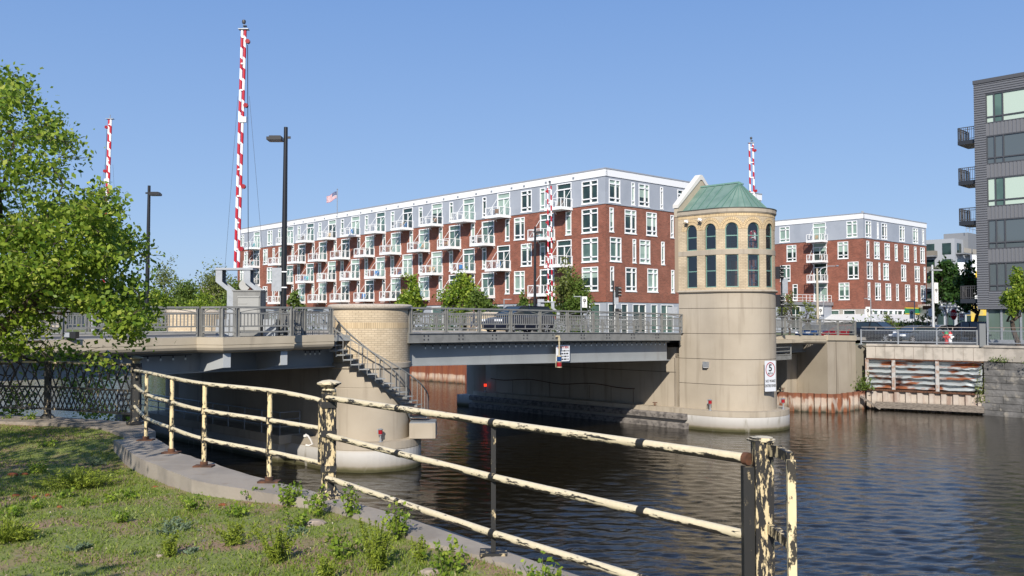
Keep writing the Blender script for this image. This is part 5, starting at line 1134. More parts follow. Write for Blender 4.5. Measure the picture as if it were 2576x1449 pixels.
# white awning along its foot
aw = thing('awning', 'long white awning along the foot of the smaller brick building', 'awning', (*PL2, 7.4), eR)
mb = MB(); a0, a1 = fpt(PR2, angR, 0.5, 8.0, .1), fpt(PR2, angR, RL2, 8.0, .1); b0, b1_ = fpt(PR2, angR, -.5, 6.95, 3.6), fpt(PR2, angR, RL2 + 2.5, 6.95, 3.6); c0, c1 = fpt(PL2, angL, 0, 8., .1), fpt(PL2, angL, 12, 8., .1); e1_ = fpt(PL2, angL, 12, 6.95, 3.6)
dn_ = Vector((0, 0, -.25)); mb.add([a0, a1, b1_, b0, c1, e1_, b0 + dn_, b1_ + dn_, e1_ + dn_, a0 + dn_, a1 + dn_, c1 + dn_], [(0, 3, 2, 1), (3, 6, 7, 2), (1, 2, 5, 4), (2, 7, 8, 5), (9, 10, 7, 6), (10, 11, 8, 7), (0, 9, 6, 3), (4, 5, 8, 11)]); part('canopy', mb, mat('awning_white', (.55, .56, .57), .6), aw)
mb = MB()
for i in range(8): p = fpt(PR2, angR, i * RL2 / 7, 0, 3.3); mb.tube([(p.x, p.y, 5.1), (p.x, p.y, 6.75)], .07, 6)
part('poles', mb, galv, aw)
# grey annex with a railed roof terrace
ax = thing('annex', 'low grey annex with a white railed terrace beside the smaller brick building', 'building', (*PL2, 5.1), eR)
tA, tB = tL(2093, C2, D2) , 40
mb = MB(); N = 9.0; q = [fpt(PL2, angL, tA, 0, .1), fpt(PL2, angL, tA, 0, N), fpt(PL2, angL, tB, 0, N), fpt(PL2, angL, tB, 0, .1)]; mb.prism([(p.x, p.y) for p in q], 5.1, 9.4); part('wall', mb, siding, ax)
mb = MB(); q = [fpt(PL2, angL, tA - .3, 0, .1), fpt(PL2, angL, tA - .3, 0, N + .3), fpt(PL2, angL, tB, 0, N + .3), fpt(PL2, angL, tB, 0, .1)]; mb.prism([(p.x, p.y) for p in q], 9.4, 9.9); part('parapet', mb, galv, ax)
q = [fpt(PL2, angL, tA, 9.9, .2), fpt(PL2, angL, tA, 9.9, N), fpt(PL2, angL, tB, 9.9, N)]; pipe_rail(ax, q, 1.1, .035, (1.1, .6, .2), white, 'terrace_railing', 1.1)
for k in range(4):
    mb = MB(); fr = MB(); w = 1.6; fr.box(0, 0, 0, .09, .08, 3.6); fr.box(w - .09, 0, 0, w, .08, 3.6); fr.box(w / 2 - .04, 0, 0, w / 2 + .04, .08, 3.6); fr.box(0, 0, 3.5, w, .08, 3.6); fr.box(0, 0, 2.2, w, .08, 2.3); mb.add([(.05, .03, 0), (w - .05, .03, 0), (w - .05, .03, 3.55), (.05, .03, 3.55)], [(0, 3, 2, 1)])
    o = obj('window', mesh_of(fr, 'window', whitew), ax, rel(ax, FR(fpt(PL2, angL, tA + .4 + k * 4.6, 5.6, N), angL))); obj('pane', mesh_of(mb, 'pane', glass_dark), o)
# green and yellow sign above the awning
p0 = fpt(PR2, angR, RL2 - tR(2275, C2, D2), 0); sg = thing('shop_sign', 'green shop sign edged in yellow above the white awning', 'sign', (p0.x, p0.y, 8.1), angR + PI)
mb = MB(); mb.box(0, -.25, 0, 5.2, -.05, 1.0); part('panel', mb, mat('sign_green', (.02, .2, .09), .5), sg, world=False)
mb = MB(); mb.box(0, -.26, .9, 5.2, -.04, 1.05); mb.box(0, -.26, -.06, 5.2, -.04, .08); part('border', mb, mat('sign_yellow', (.7, .5, .03), .5), sg, world=False)
mb = MB(); mb.tube([(2.6, -.27, .5), (2.6, -.3, .5)], .3, 10); part('emblem', mb, mat('sign_red', (.35, .05, .02), .5), sg, world=False)
# grey corrugated building at the right edge
AG = math.atan2(-VY, -VX)                   # toward the camera
C3 = (40.15, 78.0); b3 = thing('metal_clad_building', 'dark grey corrugated metal building with wide windows at the right edge', 'building', (*C3, 5.1), AG)
rib_h = stripes('ribs_horizontal', (.135, .14, .155), (.06, .063, .072), .21, rough=.5, duty=.55); rib_v = stripes('ribs_vertical', (.15, .15, .16), (.09, .09, .10), .30, axis='X', other='Z', rough=.5, duty=.6)
def z6x(px): return (3000 + px * .3452) / 1.3043
def tG(px): a = (px - CX) / F; return (a * C3[1] - C3[0]) / (math.cos(AG) - a * math.sin(AG))
# visible facade runs toward the camera; outward is to the left-front. use +y outward by walking back from the far end
LG = 26.0; P3g = (C3[0] + math.cos(AG) * LG, C3[1] + math.sin(AG) * LG); angG = AG + PI
def zc(y, D=77.0): return atY(2466, y, D).z
bands = [(zc(234), zc(309.5)), (zc(340), zc(412.8)), (zc(446), zc(520)), (zc(551.4), zc(626.8)), (zc(660), zc(734))]
t1w = tG(z6x(712)); holes = []
for zt, zb in bands: holes += [(LG - 12.5, LG - t1w, zb, zt)]
# horizontal ribs are real: a saw profile
mb = MB(); z = zc(778.5); ztop = zc(205)
def ribwall(ta, tb, z0, z1):
    k = max(1, round((z1 - z0) / .2)); prof = []
    for i in range(k): zz = z0 + (z1 - z0) * i / k; h = (z1 - z0) / k; prof += [(0, zz), (.055, zz + h * .25), (.055, zz + h * .5), (0, zz + h * .8)]
    prof.append((0, z1)); a, b = fpt(C3, AG, ta, 0), fpt(C3, AG, tb, 0); prof += [(-.12, z1), (-.12, z0)]; mb.ext([(-o if False else o, zz) for o, zz in prof], b, a) if False else mb.ext(prof, a, b)
# outward side is to the right of the direction toward the camera
ribwall(0, t1w, z, ztop)
for (za, zb_) in [(bands[0][0], ztop), (z, bands[4][1])]: ribwall(t1w, LG, za, zb_)
ribwall(12.5, LG, bands[4][1], bands[0][0])
cladm = mat('grey_cladding', (.15, .155, .17), .45, .2); part('ribbed_wall', mb, cladm, b3)
for (zt, zb), (zt2, zb2) in zip(bands, bands[1:]):
    mb = MB(); k = int((12.5 - t1w) / .3)
    for i in range(k): a = t1w + i * .3; mb.ext([(.0, zt2), (.0, zb), (-.1, zb), (-.1, zt2)], fpt(C3, AG, a, 0), fpt(C3, AG, a + .18, 0)); mb.ext([(-.04, zt2), (-.04, zb), (-.1, zb), (-.1, zt2)], fpt(C3, AG, a + .18, 0), fpt(C3, AG, a + .3, 0))
    part('spandrel', mb, mat('spandrel_grey', (.165, .168, .18), .5, .2), b3)
ww = [tG(z6x(q)) for q in (720, 792, 875)]; ends = [ww[0], ww[1], ww[2], ww[2] + 2.6, ww[2] + 3.6, ww[2] + 6.4, 12.5]
for bi, (zt, zb) in enumerate(bands):
    fr = MB(); h = zt - zb
    for e in [t1w + .04] + ends[1:-1]: a = fpt(C3, AG, e, 0); fr.ext([(-.02, zb), (-.02, zt), (-.14, zt), (-.14, zb)], fpt(C3, AG, e - .05, 0), fpt(C3, AG, e + .05, 0))
    for zz in (zb, zb + h * .2, zt - .1): fr.ext([(-.01, zz), (-.01, zz + .1), (-.15, zz + .1), (-.15, zz)], fpt(C3, AG, t1w, 0), fpt(C3, AG, 12.5, 0))
    wv = part('window', fr, mat('frame_dark', (.06, .062, .07), .4), b3)
    for i, (a, b) in enumerate(zip(ends, ends[1:])):
        g = MB(); o_ = .1; A, Bq = fpt(C3, AG, a, 0), fpt(C3, AG, b, 0); d = (Bq - A).normalized(); rt = Vector((d.y, -d.x, 0)) * -.1
        g.add([A + rt + Vector((0, 0, zb)), Bq + rt + Vector((0, 0, zb)), Bq + rt + Vector((0, 0, zt)), A + rt + Vector((0, 0, zt))], [(0, 1, 2, 3)])
        gm = (glass_blind if i != 1 else glass_mid) if bi in (0, 2) else glass_grey
        part('pane', g, gm if gm is not glass_blind else mat('roller_blind', (.42, .52, .45), .4, spec=.5), wv)
mb = MB(); q = [fpt(C3, AG, .14, 0, 0) , fpt(C3, AG, LG, 0, 0)]; nrm = Vector((math.cos(AG - PI / 2), math.sin(AG - PI / 2), 0)); q2 = [q[0] - nrm * .16, q[1] - nrm * .16, q[1] - nrm * 20, q[0] - nrm * 20]; mb.prism([(p.x, p.y) for p in q2], zc(778.5), ztop - .2); part('core', mb, mat('inner_dark2', (.05, .05, .055), .9), b3)
mb = MB(); mb.ext([(.1, ztop - .02), (.1, ztop + .3), (-1, ztop + .3), (-1, ztop - .02)], fpt(C3, AG, -.05, 0), fpt(C3, AG, LG, 0)); part('roof_edge', mb, mat('edge_dark', (.07, .072, .08), .5), b3)
# glazed ground floor set back under the slab
mb = MB(); g = MB(); zf = zc(778.5)
for e in (.6, 1.7, 3.2, 5.5, 8, 11, 14, 18): mb.ext([(-.3, 5.1), (-.3, zf), (-.6, zf), (-.6, 5.1)], fpt(C3, AG, e, 0), fpt(C3, AG, e + .16, 0))
mb.ext([(-.25, 5.1), (-.25, 5.35), (-.6, 5.35), (-.6, 5.1)], fpt(C3, AG, .6, 0), fpt(C3, AG, 18, 0)); part('mullions', mb, galv, b3)
g.ext([(-.4, 5.1), (-.4, zf), (-.45, zf), (-.45, 5.1)], fpt(C3, AG, .6, 0), fpt(C3, AG, 18, 0)); part('storefront_glass', g, mat('green_glass', (.1, .14, .12), .05, spec=.6), b3)
mb = MB(); q = [fpt(C3, AG, 1, 0) - nrm * 1.2, fpt(C3, AG, 20, 0) - nrm * 1.2, fpt(C3, AG, 20, 0) - nrm * 18, fpt(C3, AG, 1, 0) - nrm * 18]; mb.prism([(p.x, p.y) for p in q], 5.05, zf); part('ground_floor_core', mb, mat('inner_dark3', (.12, .12, .11), .9), b3)
# its dark balconies on the side facing away along the street
for i, y in enumerate((346, 448, 550, 765)):
    D_ = 79.0; o = C3; zb_ = atY(2440, y + 10 if i < 3 else 757, 78.5).z; vv = Vector((VX, VY, 0)); uu = -nrm
    base = Vector((*C3, zb_)) + uu * .3; mb = MB(); mb.obox(base + vv * .75 + uu * 1.3, vv * .75, uu * 1.3, (0, 0, .18)); bo = part('balcony', mb, mat('balcony_dark', (.02, .024, .032), .5), b3)
    mb = MB(); c = [base, base + vv * 1.45, base + vv * 1.45 + uu * 2.6]
    for a, b in zip(c, c[1:]):
        mb.bar(a + Vector((0, 0, 1.3)), b + Vector((0, 0, 1.3)), .06, .06); mb.bar(a + Vector((0, 0, 1.1)), b + Vector((0, 0, 1.1)), .04, .04); mb.bar(a + Vector((0, 0, .3)), b + Vector((0, 0, .3)), .04, .04); k = round((b - a).length / .16)
        for j in range(k + 1): q = a.lerp(b, j / k); mb.bar(q + Vector((0, 0, .2)), q + Vector((0, 0, 1.3)), .025 + .05 * (j % 4 == 0), .025)
    part('railing', mb, darkgrey, bo)
# distant grey apartment block on the hill
b4 = thing('apartment_block', 'distant grey apartment block with small balconies, between the brick and the metal buildings', 'building', (92, 190, 5), AG)
K4 = atY(2401, 596, 190); g1 = mat('block_light', (.34, .36, .39), .7); g2 = mat('block_dark', (.20, .21, .225), .7); z4 = K4.z
mb = MB(); P4 = (K4.x, K4.y); dv = Vector((VX, VY, 0)); du = Vector((UX, UY, 0)); c = [K4, K4 + dv * 34, K4 + dv * 34 + du * 20, K4 + du * 20]; mb.prism([(p.x, p.y) for p in c], 5, z4 - .3); part('wall', mb, g1, b4)
mb = MB(); c = [K4 + du * 5 - dv * 1, K4 + du * 5 + dv * 4, K4 + du * 18 + dv * 4, K4 + du * 18 - dv * 1]; mb.prism([(p.x, p.y) for p in c], z4 - 3, z4 + 1.2); part('upper_cladding', mb, g2, b4)
for fl in range(5):
    zz = z4 - 3.6 - fl * 3.4
    for k in range(10):
        a = K4 + dv * (1.6 + k * 3.4); mb = MB(); mb.obox(Vector((a.x, a.y, zz + 1.2)) - du * .02, dv * .9, du * .04, (0, 0, 1.2)); wv = part('window', mb, glass_dark, b4)
        if k > 0: mb = MB(); mb.obox(Vector((a.x, a.y, zz - .3)) - du * .7, dv * 1.5, du * .7, (0, 0, .12)); bo = part('balcony', mb, g2, b4); mb = MB(); mb.obox(Vector((a.x, a.y, zz + .35)) - du * 1.38, dv * 1.5, du * .03, (0, 0, .5)); mb.obox(Vector((a.x, a.y, zz + .35)) - du * .7 - dv * 1.48, dv * .03, du * .68, (0, 0, .5)); part('railing', mb, mat('rail_brown', (.2, .18, .15), .6), bo)
    for k in range(3):
        a = K4 + du * (2.5 + k * 5) - dv * .02; mb = MB(); mb.obox(Vector((a.x, a.y, zz + 1.2)), du * 1.2, dv * .04, (0, 0, 1.2)); part('window', mb, glass_dark, b4); mb = MB(); mb.obox(Vector((a.x, a.y, zz + .1)) - dv * .9, du * 2, dv * .9, (0, 0, .12)); bo = part('balcony', mb, g2, b4); mb = MB(); mb.obox(Vector((a.x, a.y, zz + .75)) - dv * 1.75, du * 2, dv * .03, (0, 0, .5)); part('railing', mb, mat('rail_brown2', (.38, .34, .28), .6), bo)
mb = MB(); a = K4 + du * 1.0 - dv * .5; mb.prism([(a.x - .8, a.y - .8), (a.x + .8, a.y - .8), (a.x + .8, a.y + .8), (a.x - .8, a.y + .8)], 5, z4 - 5.4); part('white_pier', mb, white, b4)
q = [K4 + du * 4 - dv * 1, K4 + du * 18 - dv * 1]; pipe_rail(b4, [Vector((p.x, p.y, z4 + 1.4)) for p in q], 1.4, .06, (1.4, .7), galv, 'roof_railing', 2)
# low shops behind
t = thing('shop', 'low grey shop with a cornice, behind the stop sign', 'building', (70, 150, 5), 0); a = atY(2345, 780, 150); 
mb = MB(); mb.prism([(a.x, 150), (a.x + 5.2, 149), (a.x + 5.2, 160), (a.x, 160)], 5, 9.2); part('wall', mb, siding, t); mb = MB(); mb.prism([(a.x - .2, 149.7), (a.x + 5.4, 148.7), (a.x + 5.4, 160), (a.x - .2, 160)], 9.2, 9.7); part('cornice', mb, white, t)
for k in range(3): mb = MB(); mb.box(a.x + .6 + k * 1.6, 149.5 - .3 * k - .15, 5.8, a.x + 1.6 + k * 1.6, 149.9 - .3 * k, 8.2); part('window', mb, glass_dark, t)
t = thing('shop', 'bright yellow painted shop behind the trees left of the metal building', 'building', (76, 150, 5), 0); a = atY(2404, 790, 150)
mb = MB(); mb.prism([(a.x, 150), (a.x + 12, 148), (a.x + 12, 160), (a.x, 160)], 5, 9.6); part('wall', mb, mat('yellow_wall', (.62, .42, .04), .7, col2=(.4, .33, .12), scale=.7), t)
for k in range(4): mb = MB(); mb.box(a.x + .8 + k * 2.4, 149.3 - .4 * k, 5.6, a.x + 2.2 + k * 2.4, 150.2 - .4 * k, 7.8); part('window', mb, glass_dark, t)
# round yellow mural sign
a = atY(2466, 705, 120); t = thing('mural_sign', 'white wall panel with a round yellow field, seen between the tree and the metal building', 'sign', (a.x, a.y, 5), 0)
mb = MB(); mb.box(a.x - 1.0, a.y, a.z - 3.2, a.x + 4, a.y + .5, a.z + 3.4); mb.box(a.x + 1, a.y + .1, 5, a.x + 1.5, a.y + .4, a.z - 3.2); part('panel', mb, white, t)
mb = MB(); mb.tube([(a.x + 1.2, a.y - .06, a.z), (a.x + 1.2, a.y - .01, a.z)], 2.1, 28); part('yellow_disc', mb, mat('sign_yellow2', (.75, .52, .04), .5), t)
# far left low buildings behind the trees
for i, (x, y, w_, h_, D_) in enumerate(((60, 705, 20, 4, 250), (545, 725, 8, 5, 240), (-120, 720, 30, 6, 260))):
    a = atY(x, y, D_); t = thing('low_building', ['flat tan building far behind the leafy tree at the left', 'pale tan building far behind the trees left of the striped barrier', 'wide tan building far off at the left edge'][i], 'building', (a.x, D_, 5), 0)
    mb = MB(); mb.box(a.x - w_ / 2, D_, 5, a.x + w_ / 2, D_ + 15, a.z); part('wall', mb, mat('far_tan', (.38, .33, .27), .9), t)
    mb = MB()
    for k in range(int(w_ / 3)): mb = MB(); mb.box(a.x - w_ / 2 + 1 + 3 * k, D_ - .1, a.z - 2.6, a.x - w_ / 2 + 2.6 + 3 * k, D_ + .05, a.z - 1.2); part('window', mb, glass_dark, t)
    mb = MB(); mb.box(a.x - w_ / 2 - .3, D_ - .3, a.z, a.x + w_ / 2 + .3, D_ + 15, a.z + .4); part('roof', mb, pavem, t)
# balcony chairs: labels
cnt = {}
for c, k, wh in furn: cnt[(k, wh[0])] = cnt.get((k, wh[0]), 0) + 1
for c, k, wh in furn:
    bl = 'the smaller brick building' if wh[1] == 99 else 'the long brick building'
    pos = '' if wh[1] == 99 else (', %s balcony' % ['first', 'second', 'third', 'fourth', 'fifth', 'sixth', 'seventh', 'eighth', 'ninth', 'tenth', 'eleventh', 'twelfth'][wh[1]])
    seen_ = cnt.get(('n', k, wh), 0); cnt[('n', k, wh)] = seen_ + 1; pos += ' and further out' if seen_ == 1 else ''
    c['label'] = '%s patio chair, %s row of %s%s' % (CHN[k], ordn[wh[0]], bl, pos); c['category'] = 'chair'; c['group'] = 'patio chairs on the apartment balconies'
# flag on the roof
fp = atY(848, 560, 128); t = thing('flagpole', 'white flagpole with a flag on the roof of the long brick building', 'flag', (fp.x, fp.y, 23.9), 0)
zt = atY(848, 478, 128).z; mb = MB(); mb.tube([(fp.x, fp.y, 22), (fp.x, fp.y, zt)], .06, 6); mb.lathe((fp.x, fp.y, zt), [(0, 0), (.1, .05), (.1, .15), (0, .2)], 8); part('pole', mb, galv, t)
W_, H_ = 1.75, 1.0
def fpnt(i, j, nI=14, nJ=13):
    s, q = i / nI, j / nJ; return Vector((fp.x - .08 - s * 1.45, fp.y - .15 * math.sin(s * 6), zt - .2 - q * 1.0 - s * .72 + .07 * math.sin(s * 7 + q)))
fr_ = mat('flag_red', (.35, .02, .04), .7); fw_ = mat('flag_white', (.7, .7, .72), .7); fb_ = mat('flag_blue', (.02, .04, .15), .7)
for nm, m_, cond in (('red_stripes', fr_, lambda i, j: j % 2 == 0 and not (i < 6 and j < 7)), ('white_stripes', fw_, lambda i, j: j % 2 == 1 and not (i < 6 and j < 7)), ('canton', fb_, lambda i, j: i < 6 and j < 7)):
    mb = MB()
    for i in range(14):
        for j in range(13):
            if cond(i, j): mb.add([fpnt(i, j), fpnt(i + 1, j), fpnt(i + 1, j + 1), fpnt(i, j + 1)], [(0, 1, 2, 3)])
    part(nm, mb, m_, t)
mb = MB()
for i in range(5):
    for j in range(5): a = fpnt(.7 + i * 1.1, .8 + j * 1.3) + Vector((0, -.012, 0)); mb.box(a.x - .02, a.y - .004, a.z - .02, a.x + .02, a.y, a.z + .02)
part('stars', mb, fw_, t)
# ================================================================ BARRIERS, LAMPS, SIGNALS
st1 = stripes('stripe_a', (.42, .006, .02), (.80, .80, .82), .96, .9, .0); st2 = stripes('stripe_b', (.42, .006, .02), (.80, .80, .82), .96, .9, .33)
rub = mat('rubber_black', (.02, .02, .02), .6)
def barrier(label, p, ztop, lean=(0, 0), cabinet=False, side=1, face=0., beacon=True, sep=.066, ra=.062, bx=0.):
    t = thing('barrier_gate', label, 'barrier', p, face, 'raised red and white striped bridge barriers'); H = ztop - p.z; z0 = 2.95
    for x, m_ in ((-sep, st1), (sep, st2)):
        mb = MB(); mb.tube([(x * 1.1 + bx, 0, z0), (x + lean[0], lean[1], H)], ra, 10); part('arm', mb, m_, t, world=False)
    k = int((H - 3.2) / 1.05); mb = MB()
    for i in range(k):
        mb = MB(); f = (i + .7) / k; z = lerp(z0, H, f); cx = lerp(bx, lean[0], f); mb.box(cx - sep, -.08, z - .03, cx + sep, .02, z + .03); part('spacer', mb, white, t, world=False)
    mb = MB(); mb.box(lean[0] * .55 - .18, -.1, lerp(z0, H, .62) - .12, lean[0] * .55 + .12, .02, lerp(z0, H, .62) + .12); part('hinge_plate', mb, white, t, world=False)
    mb = MB(); mb.box(lean[0] - .22, lean[1] - .12, H, lean[0] + .22, lean[1] + .12, H + .03); mb.tube([(lean[0], lean[1], H), (lean[0], lean[1], H + .28)], .025, 6); part('top_plate', mb, galv, t, world=False)
    if beacon: mb = MB(); mb.lathe((lean[0], lean[1], H + .26), [(0, 0), (.07, .02), (.09, .1), (.07, .17), (0, .2)], 10); mb.lathe((lean[0] + .05, lean[1], H + .12), [(0, 0), (.09, .02), (.09, .06), (0, .08)], 8); part('beacon', mb, darkgrey, t, world=False)
    for i, f in enumerate((.08, .34, .68, .95) if ztop > 18 else (.2, .55, .9)):
        z = lerp(z0, H, f); x = lerp(bx, lean[0], f) + side * (sep + .13); mb = MB(); mb.tube([(x, -.1, z), (x, .05, z)], .10, 12); o = part('lamp', mb, redp, t, world=False); mb = MB(); mb.box(x - side * .1 - .03, -.03, z - .16, x - side * .1 + .03, .03, z + .05); part('bracket', mb, black, o, world=False)
    mb = MB()
    for s_ in (-1, 1): mb.tube([(s_ * .85, .1, z0), (s_ * .25 + lean[0] * .8, lean[1], lerp(z0, H, .72))], .007, 3, cap=False)
    mb.tube([(side * .2, -.02, z0 + .2), (side * .16 + lean[0] * .9, 0, H * .95)], .015, 4, cap=False); part('stay_cables', mb, black, t, world=False)
    # cranked steel frame
    for s_ in (-1.0, .22):
        mb = MB(); w_ = .14; pth = [(s_, 2.9), (s_, 2.35), (s_ + .5, 1.95), (s_ + .5, 0)]
        for (x0, za), (x1, zb) in zip(pth, pth[1:]):
            for y in (-.26, .26): mb.add([(x0 - w_, y, za), (x0 + w_, y, za), (x1 + w_, y, zb), (x1 - w_, y, zb), (x0 - w_, y + .02, za), (x0 + w_, y + .02, za), (x1 + w_, y + .02, zb), (x1 - w_, y + .02, zb)], [(0, 3, 2, 1), (4, 5, 6, 7), (0, 4, 7, 3), (1, 2, 6, 5)])
            mb.add([(x0 - w_, -.25, za), (x1 - w_, -.25, zb), (x1 - w_, .27, zb), (x0 - w_, .27, za)], [(0, 1, 2, 3)])
        part('frame_arm', mb, galv, t, world=False)
    mb = MB(); mb.box(-1.15, -.3, 2.86, .48, .3, 2.95); part('platform', mb, galv, t, world=False)
    if cabinet:
        mb = MB(); mb.box(-.32, -.45, 0, .86, .45, 1.92); mb.box(-.36, -.49, 1.92, .9, .49, 1.98); part('cabinet', mb, grey, t, world=False)
        mb = MB(); mb.box(-.1, -.47, .25, .8, -.45, 1.72); mb.box(-.12, -.5, 1.66, .82, -.46, 1.72); mb.box(-.1, -.485, 1.38, .3, -.47, 1.42); mb.box(.70, -.5, 1.0, .74, -.47, 1.25); part('cabinet_door', mb, mat('cabinet_grey', (.30, .30, .285), .5), t, world=False)
        mb = MB(); mb.tube([(.05, -.06, 2.2), (.05, .06, 2.2)], .24, 20); part('counterweight', mb, mat('counterweight', (.35, .35, .34), .6), t, world=False)
        for xa in (-1.1, .95): mb = MB(); mb.box(xa, -.3, 0, xa + .55, .3, .72); part('footing', mb, galv, t, world=False)
    return t
p = atY(612, 800, 39.4); barrier('tallest striped barrier with a grey cabinet, left of the low brick tower', Vector((p.x - .0, 39.4, dz(-9))), atY(605, 75, 39.4).z, (-.11, 0), True, bx=-.31)
u = u_at(262, 21.); p = B(u, 21., dz(u)); barrier('slim striped barrier rising behind the leafy tree at the left', p, atY(269, 300, p.y).z, (.18, 0), side=-1, beacon=False, sep=.055, ra=.07)
u = u_at(1384, 20.6); p = B(u, 20.6, dz(u) - .2); barrier('striped barrier in front of the long brick building, behind the dark car', p, atY(1382, 467, p.y).z, (-.05, 0), side=-1, sep=.15, ra=.07)
p = B(28.8, -1.0, dz(28.8)); p.x = (1897 - CX) / F * p.y; barrier('striped barrier rising behind the copper roof of the tall tower', p, atY(1895, 360, p.y).z, (-.1, 0), side=1, sep=.13, ra=.065)
def lamp(label, p, ztop, arm=-1, r=(.15, .09), sign=True, m=black, head=(.62, .3, .1), band=False):
    t = thing('street_lamp', label, 'street lamp', p, 0, 'black street lamps on the bridge'); H = ztop - p.z; mb = MB(); mb.tube([(0, 0, 0), (.03, 0, H * .5), (.05, 0, H)], [r[0], (r[0] + r[1]) / 2, r[1]], 12); mb.tube([(0, 0, 0), (0, 0, .35)], r[0] * 1.5, 12); part('pole', mb, m, t, world=False)
    mb = MB(); zh = H - .62; x0, x1 = (arm * .75, arm * .08) if arm < 0 else (.08, .75); mb.box(x0, -head[1], zh, x1, head[1], zh + .14); mb.box(x0 + .1, -head[1] + .05, zh + .14, x1 - .05, head[1] - .05, zh + .2); part('lamp_head', mb, m, t, world=False)
    mb = MB(); mb.box(x0 + .06, -head[1] + .05, zh - .015, x1 - .05, head[1] - .05, zh); part('lens', mb, mat('lamp_lens', (.35, .35, .33), .3), t, world=False); mb = MB(); mb.box(-.05 + .05, -.03, zh + .1, arm * -.22 + .05, .03, zh + .2); part('bracket', mb, m, t, world=False)
    return t
p = atY(712, 800, 40.6); p.z = dz(-7.5); t = lamp('large black street lamp just left of the low brick tower', p, atY(727, 320, 40.6).z)
t2 = thing('traffic_sign', 'back of a grey sign strapped to the large black street lamp', 'sign', (p.x - .15, p.y - .2, 8.3), 0); mb = MB(); mb.box(-.32, -.02, .0, .12, .0, 1.05); part('panel', mb, galv, t2, world=False); mb = MB(); mb.box(-.05, -.0, .15, .35, .12, .2); mb.box(-.05, 0, .85, .35, .12, .9); part('straps', mb, white, t2, world=False)
u = u_at(369, 21.6); p = B(u, 21.6, dz(u)); lamp('black street lamp beside the leafy tree at the left', p, atY(371, 467, p.y).z, 1)
u = u_at(1345, 21.6); p = B(u, 21.6, dz(u)); lamp('black street lamp in front of the long brick building', p, atY(1344, 570, p.y).z, 1)
t2 = thing('traffic_sign', 'back of a grey sign on the lamp in front of the long brick building', 'sign', (p.x + .3, p.y - .1, 8.0), 0); mb = MB(); mb.box(-.05, -.02, -.1, .55, 0, .9); part('panel', mb, galv, t2, world=False)
def signal(label, p, z0, heads, m=black, panel=True):
    t = thing('traffic_light', label, 'traffic light', p, 0, 'traffic lights'); mb = MB(); mb.tube([(0, 0, 0), (0, 0, z0)], .07, 8); part('pole', mb, black, t, world=False)
    for x, z, a in heads:
        mb = MB(); mb.box(x - .17, -.15, z - .5, x + .17, .15, z + .5)
        for k in (-.33, 0, .33): mb.tube([(x + a * .15, -.16, z + k), (x + a * .42, -.2, z + k - .03)], [.14, .15], 10, cap=False)
        part('signal_head', mb, black, t, world=False)
    if panel: mb = MB(); mb.box(.05, -.03, z0 - 2.3, .5, 0, z0 - 1.1); part('sign_panel', mb, galv, t, world=False)
u = u_at(1543, 21.); p = B(u, 21., 5.9); signal('black traffic light before the ground floor of the long brick building', p, atY(1541, 706, p.y).z - 5.9, ((.35, 3.9, 1), (.35, 1.75, 1)))
p = atY(1966, 700, 74); p.z = 5.7; signal('black traffic light peeking out at the right side of the tall tower', p, 5.8, ((-.3, 5.2, 1), (-.3, 2.9, 1)))
# slim promenade lamps with white banners
def banner(root, x, z, w_=.62, h_=1.35, s=1.):
    mb = MB(); mb.box(x, -.02, z - h_, x + w_, 0, z); o = part('banner', mb, mat('banner_white', (.72, .72, .7), .6), root, world=False)
    mb = MB(); cx, cz, r = x + w_ / 2, z - h_ * .36, w_ * .33
    P = [(cx + r * math.sin(2 * PI * k / 6), cz + r * 1.25 * math.cos(2 * PI * k / 6)) for k in range(6)]
    mb.add([(px, -.03, pz) for px, pz in P], [(0, 1, 2, 3, 4, 5)]); mb.add([(cx, -.03, cz - r * 2.1), (cx - r * .5, -.03, cz - r * 1.45), (cx + r * .5, -.03, cz - r * 1.45)], [(0, 1, 2)])
    part('emblem', mb, ink, o, world=False)
    mb = MB(); mb.add([(cx - r * .7, -.036, cz - .05 * r), (cx + r * .3, -.036, cz - .05 * r), (cx + r * .3, -.036, cz - r * .3), (cx - r * .7, -.036, cz - r * .3)], [(0, 1, 2, 3)]); mb.add([(cx - r * .45, -.036, cz + r * .35), (cx + r * .2, -.036, cz + r * .6), (cx + r * .35, -.036, cz + r * .3), (cx - r * .2, -.036, cz + r * .2)], [(0, 1, 2, 3)]); part('emblem_cut', mb, MATS['banner_white'], o, world=False)
    mb = MB()
    for k in range(3): mb.box(x + .12, -.026, z - h_ * (.72 + .09 * k) - .03, x + w_ - .12, -.021, z - h_ * (.72 + .09 * k) + .02)
    part('print', mb, mat('print_grey', (.3, .3, .3), .6), o, world=False)
def slim_lamp(label, x, ytop, D, arm=-1, ban=-1, zb=None, s=1., group='slim promenade lamps'):
    p = atY(x, 800, D); p.z = 5.1; z = atY(x, ytop, D).z - 5.1; t = thing('promenade_lamp', label, 'street lamp', p, 0, group); mb = MB(); mb.tube([(0, 0, 0), (0, 0, z)], .06 * s, 8); part('pole', mb, galv, t, world=False)
    mb = MB(); mb.box(min(0, arm * .75 * s), -.09, z - .08, max(0, arm * .75 * s), .09, z); part('lamp_head', mb, galv, t, world=False)
    if ban: banner(t, (-.1 - .5) if ban < 0 else .1, (zb - 5.1) if zb else z - .9, .5, 1.12)
slim_lamp('slim lamp with white banner near the corner of the smaller brick building', 2191, 750, 104, zb=7 + 34 * 104 / F)
slim_lamp('slim lamp with white banner left of the green shop sign', 2265 + 36, 757, 106, zb=7 + 28 * 106 / F)
slim_lamp('slim lamp behind the railing with a white banner, before the grey annex', 2072, 741, 104, zb=7 + 34 * 104 / F)
slim_lamp('slim lamp with a banner rising behind the railing over the dark car', 1268, 752, 92, 1, 1, zb=7 + 15 * 92 / F)
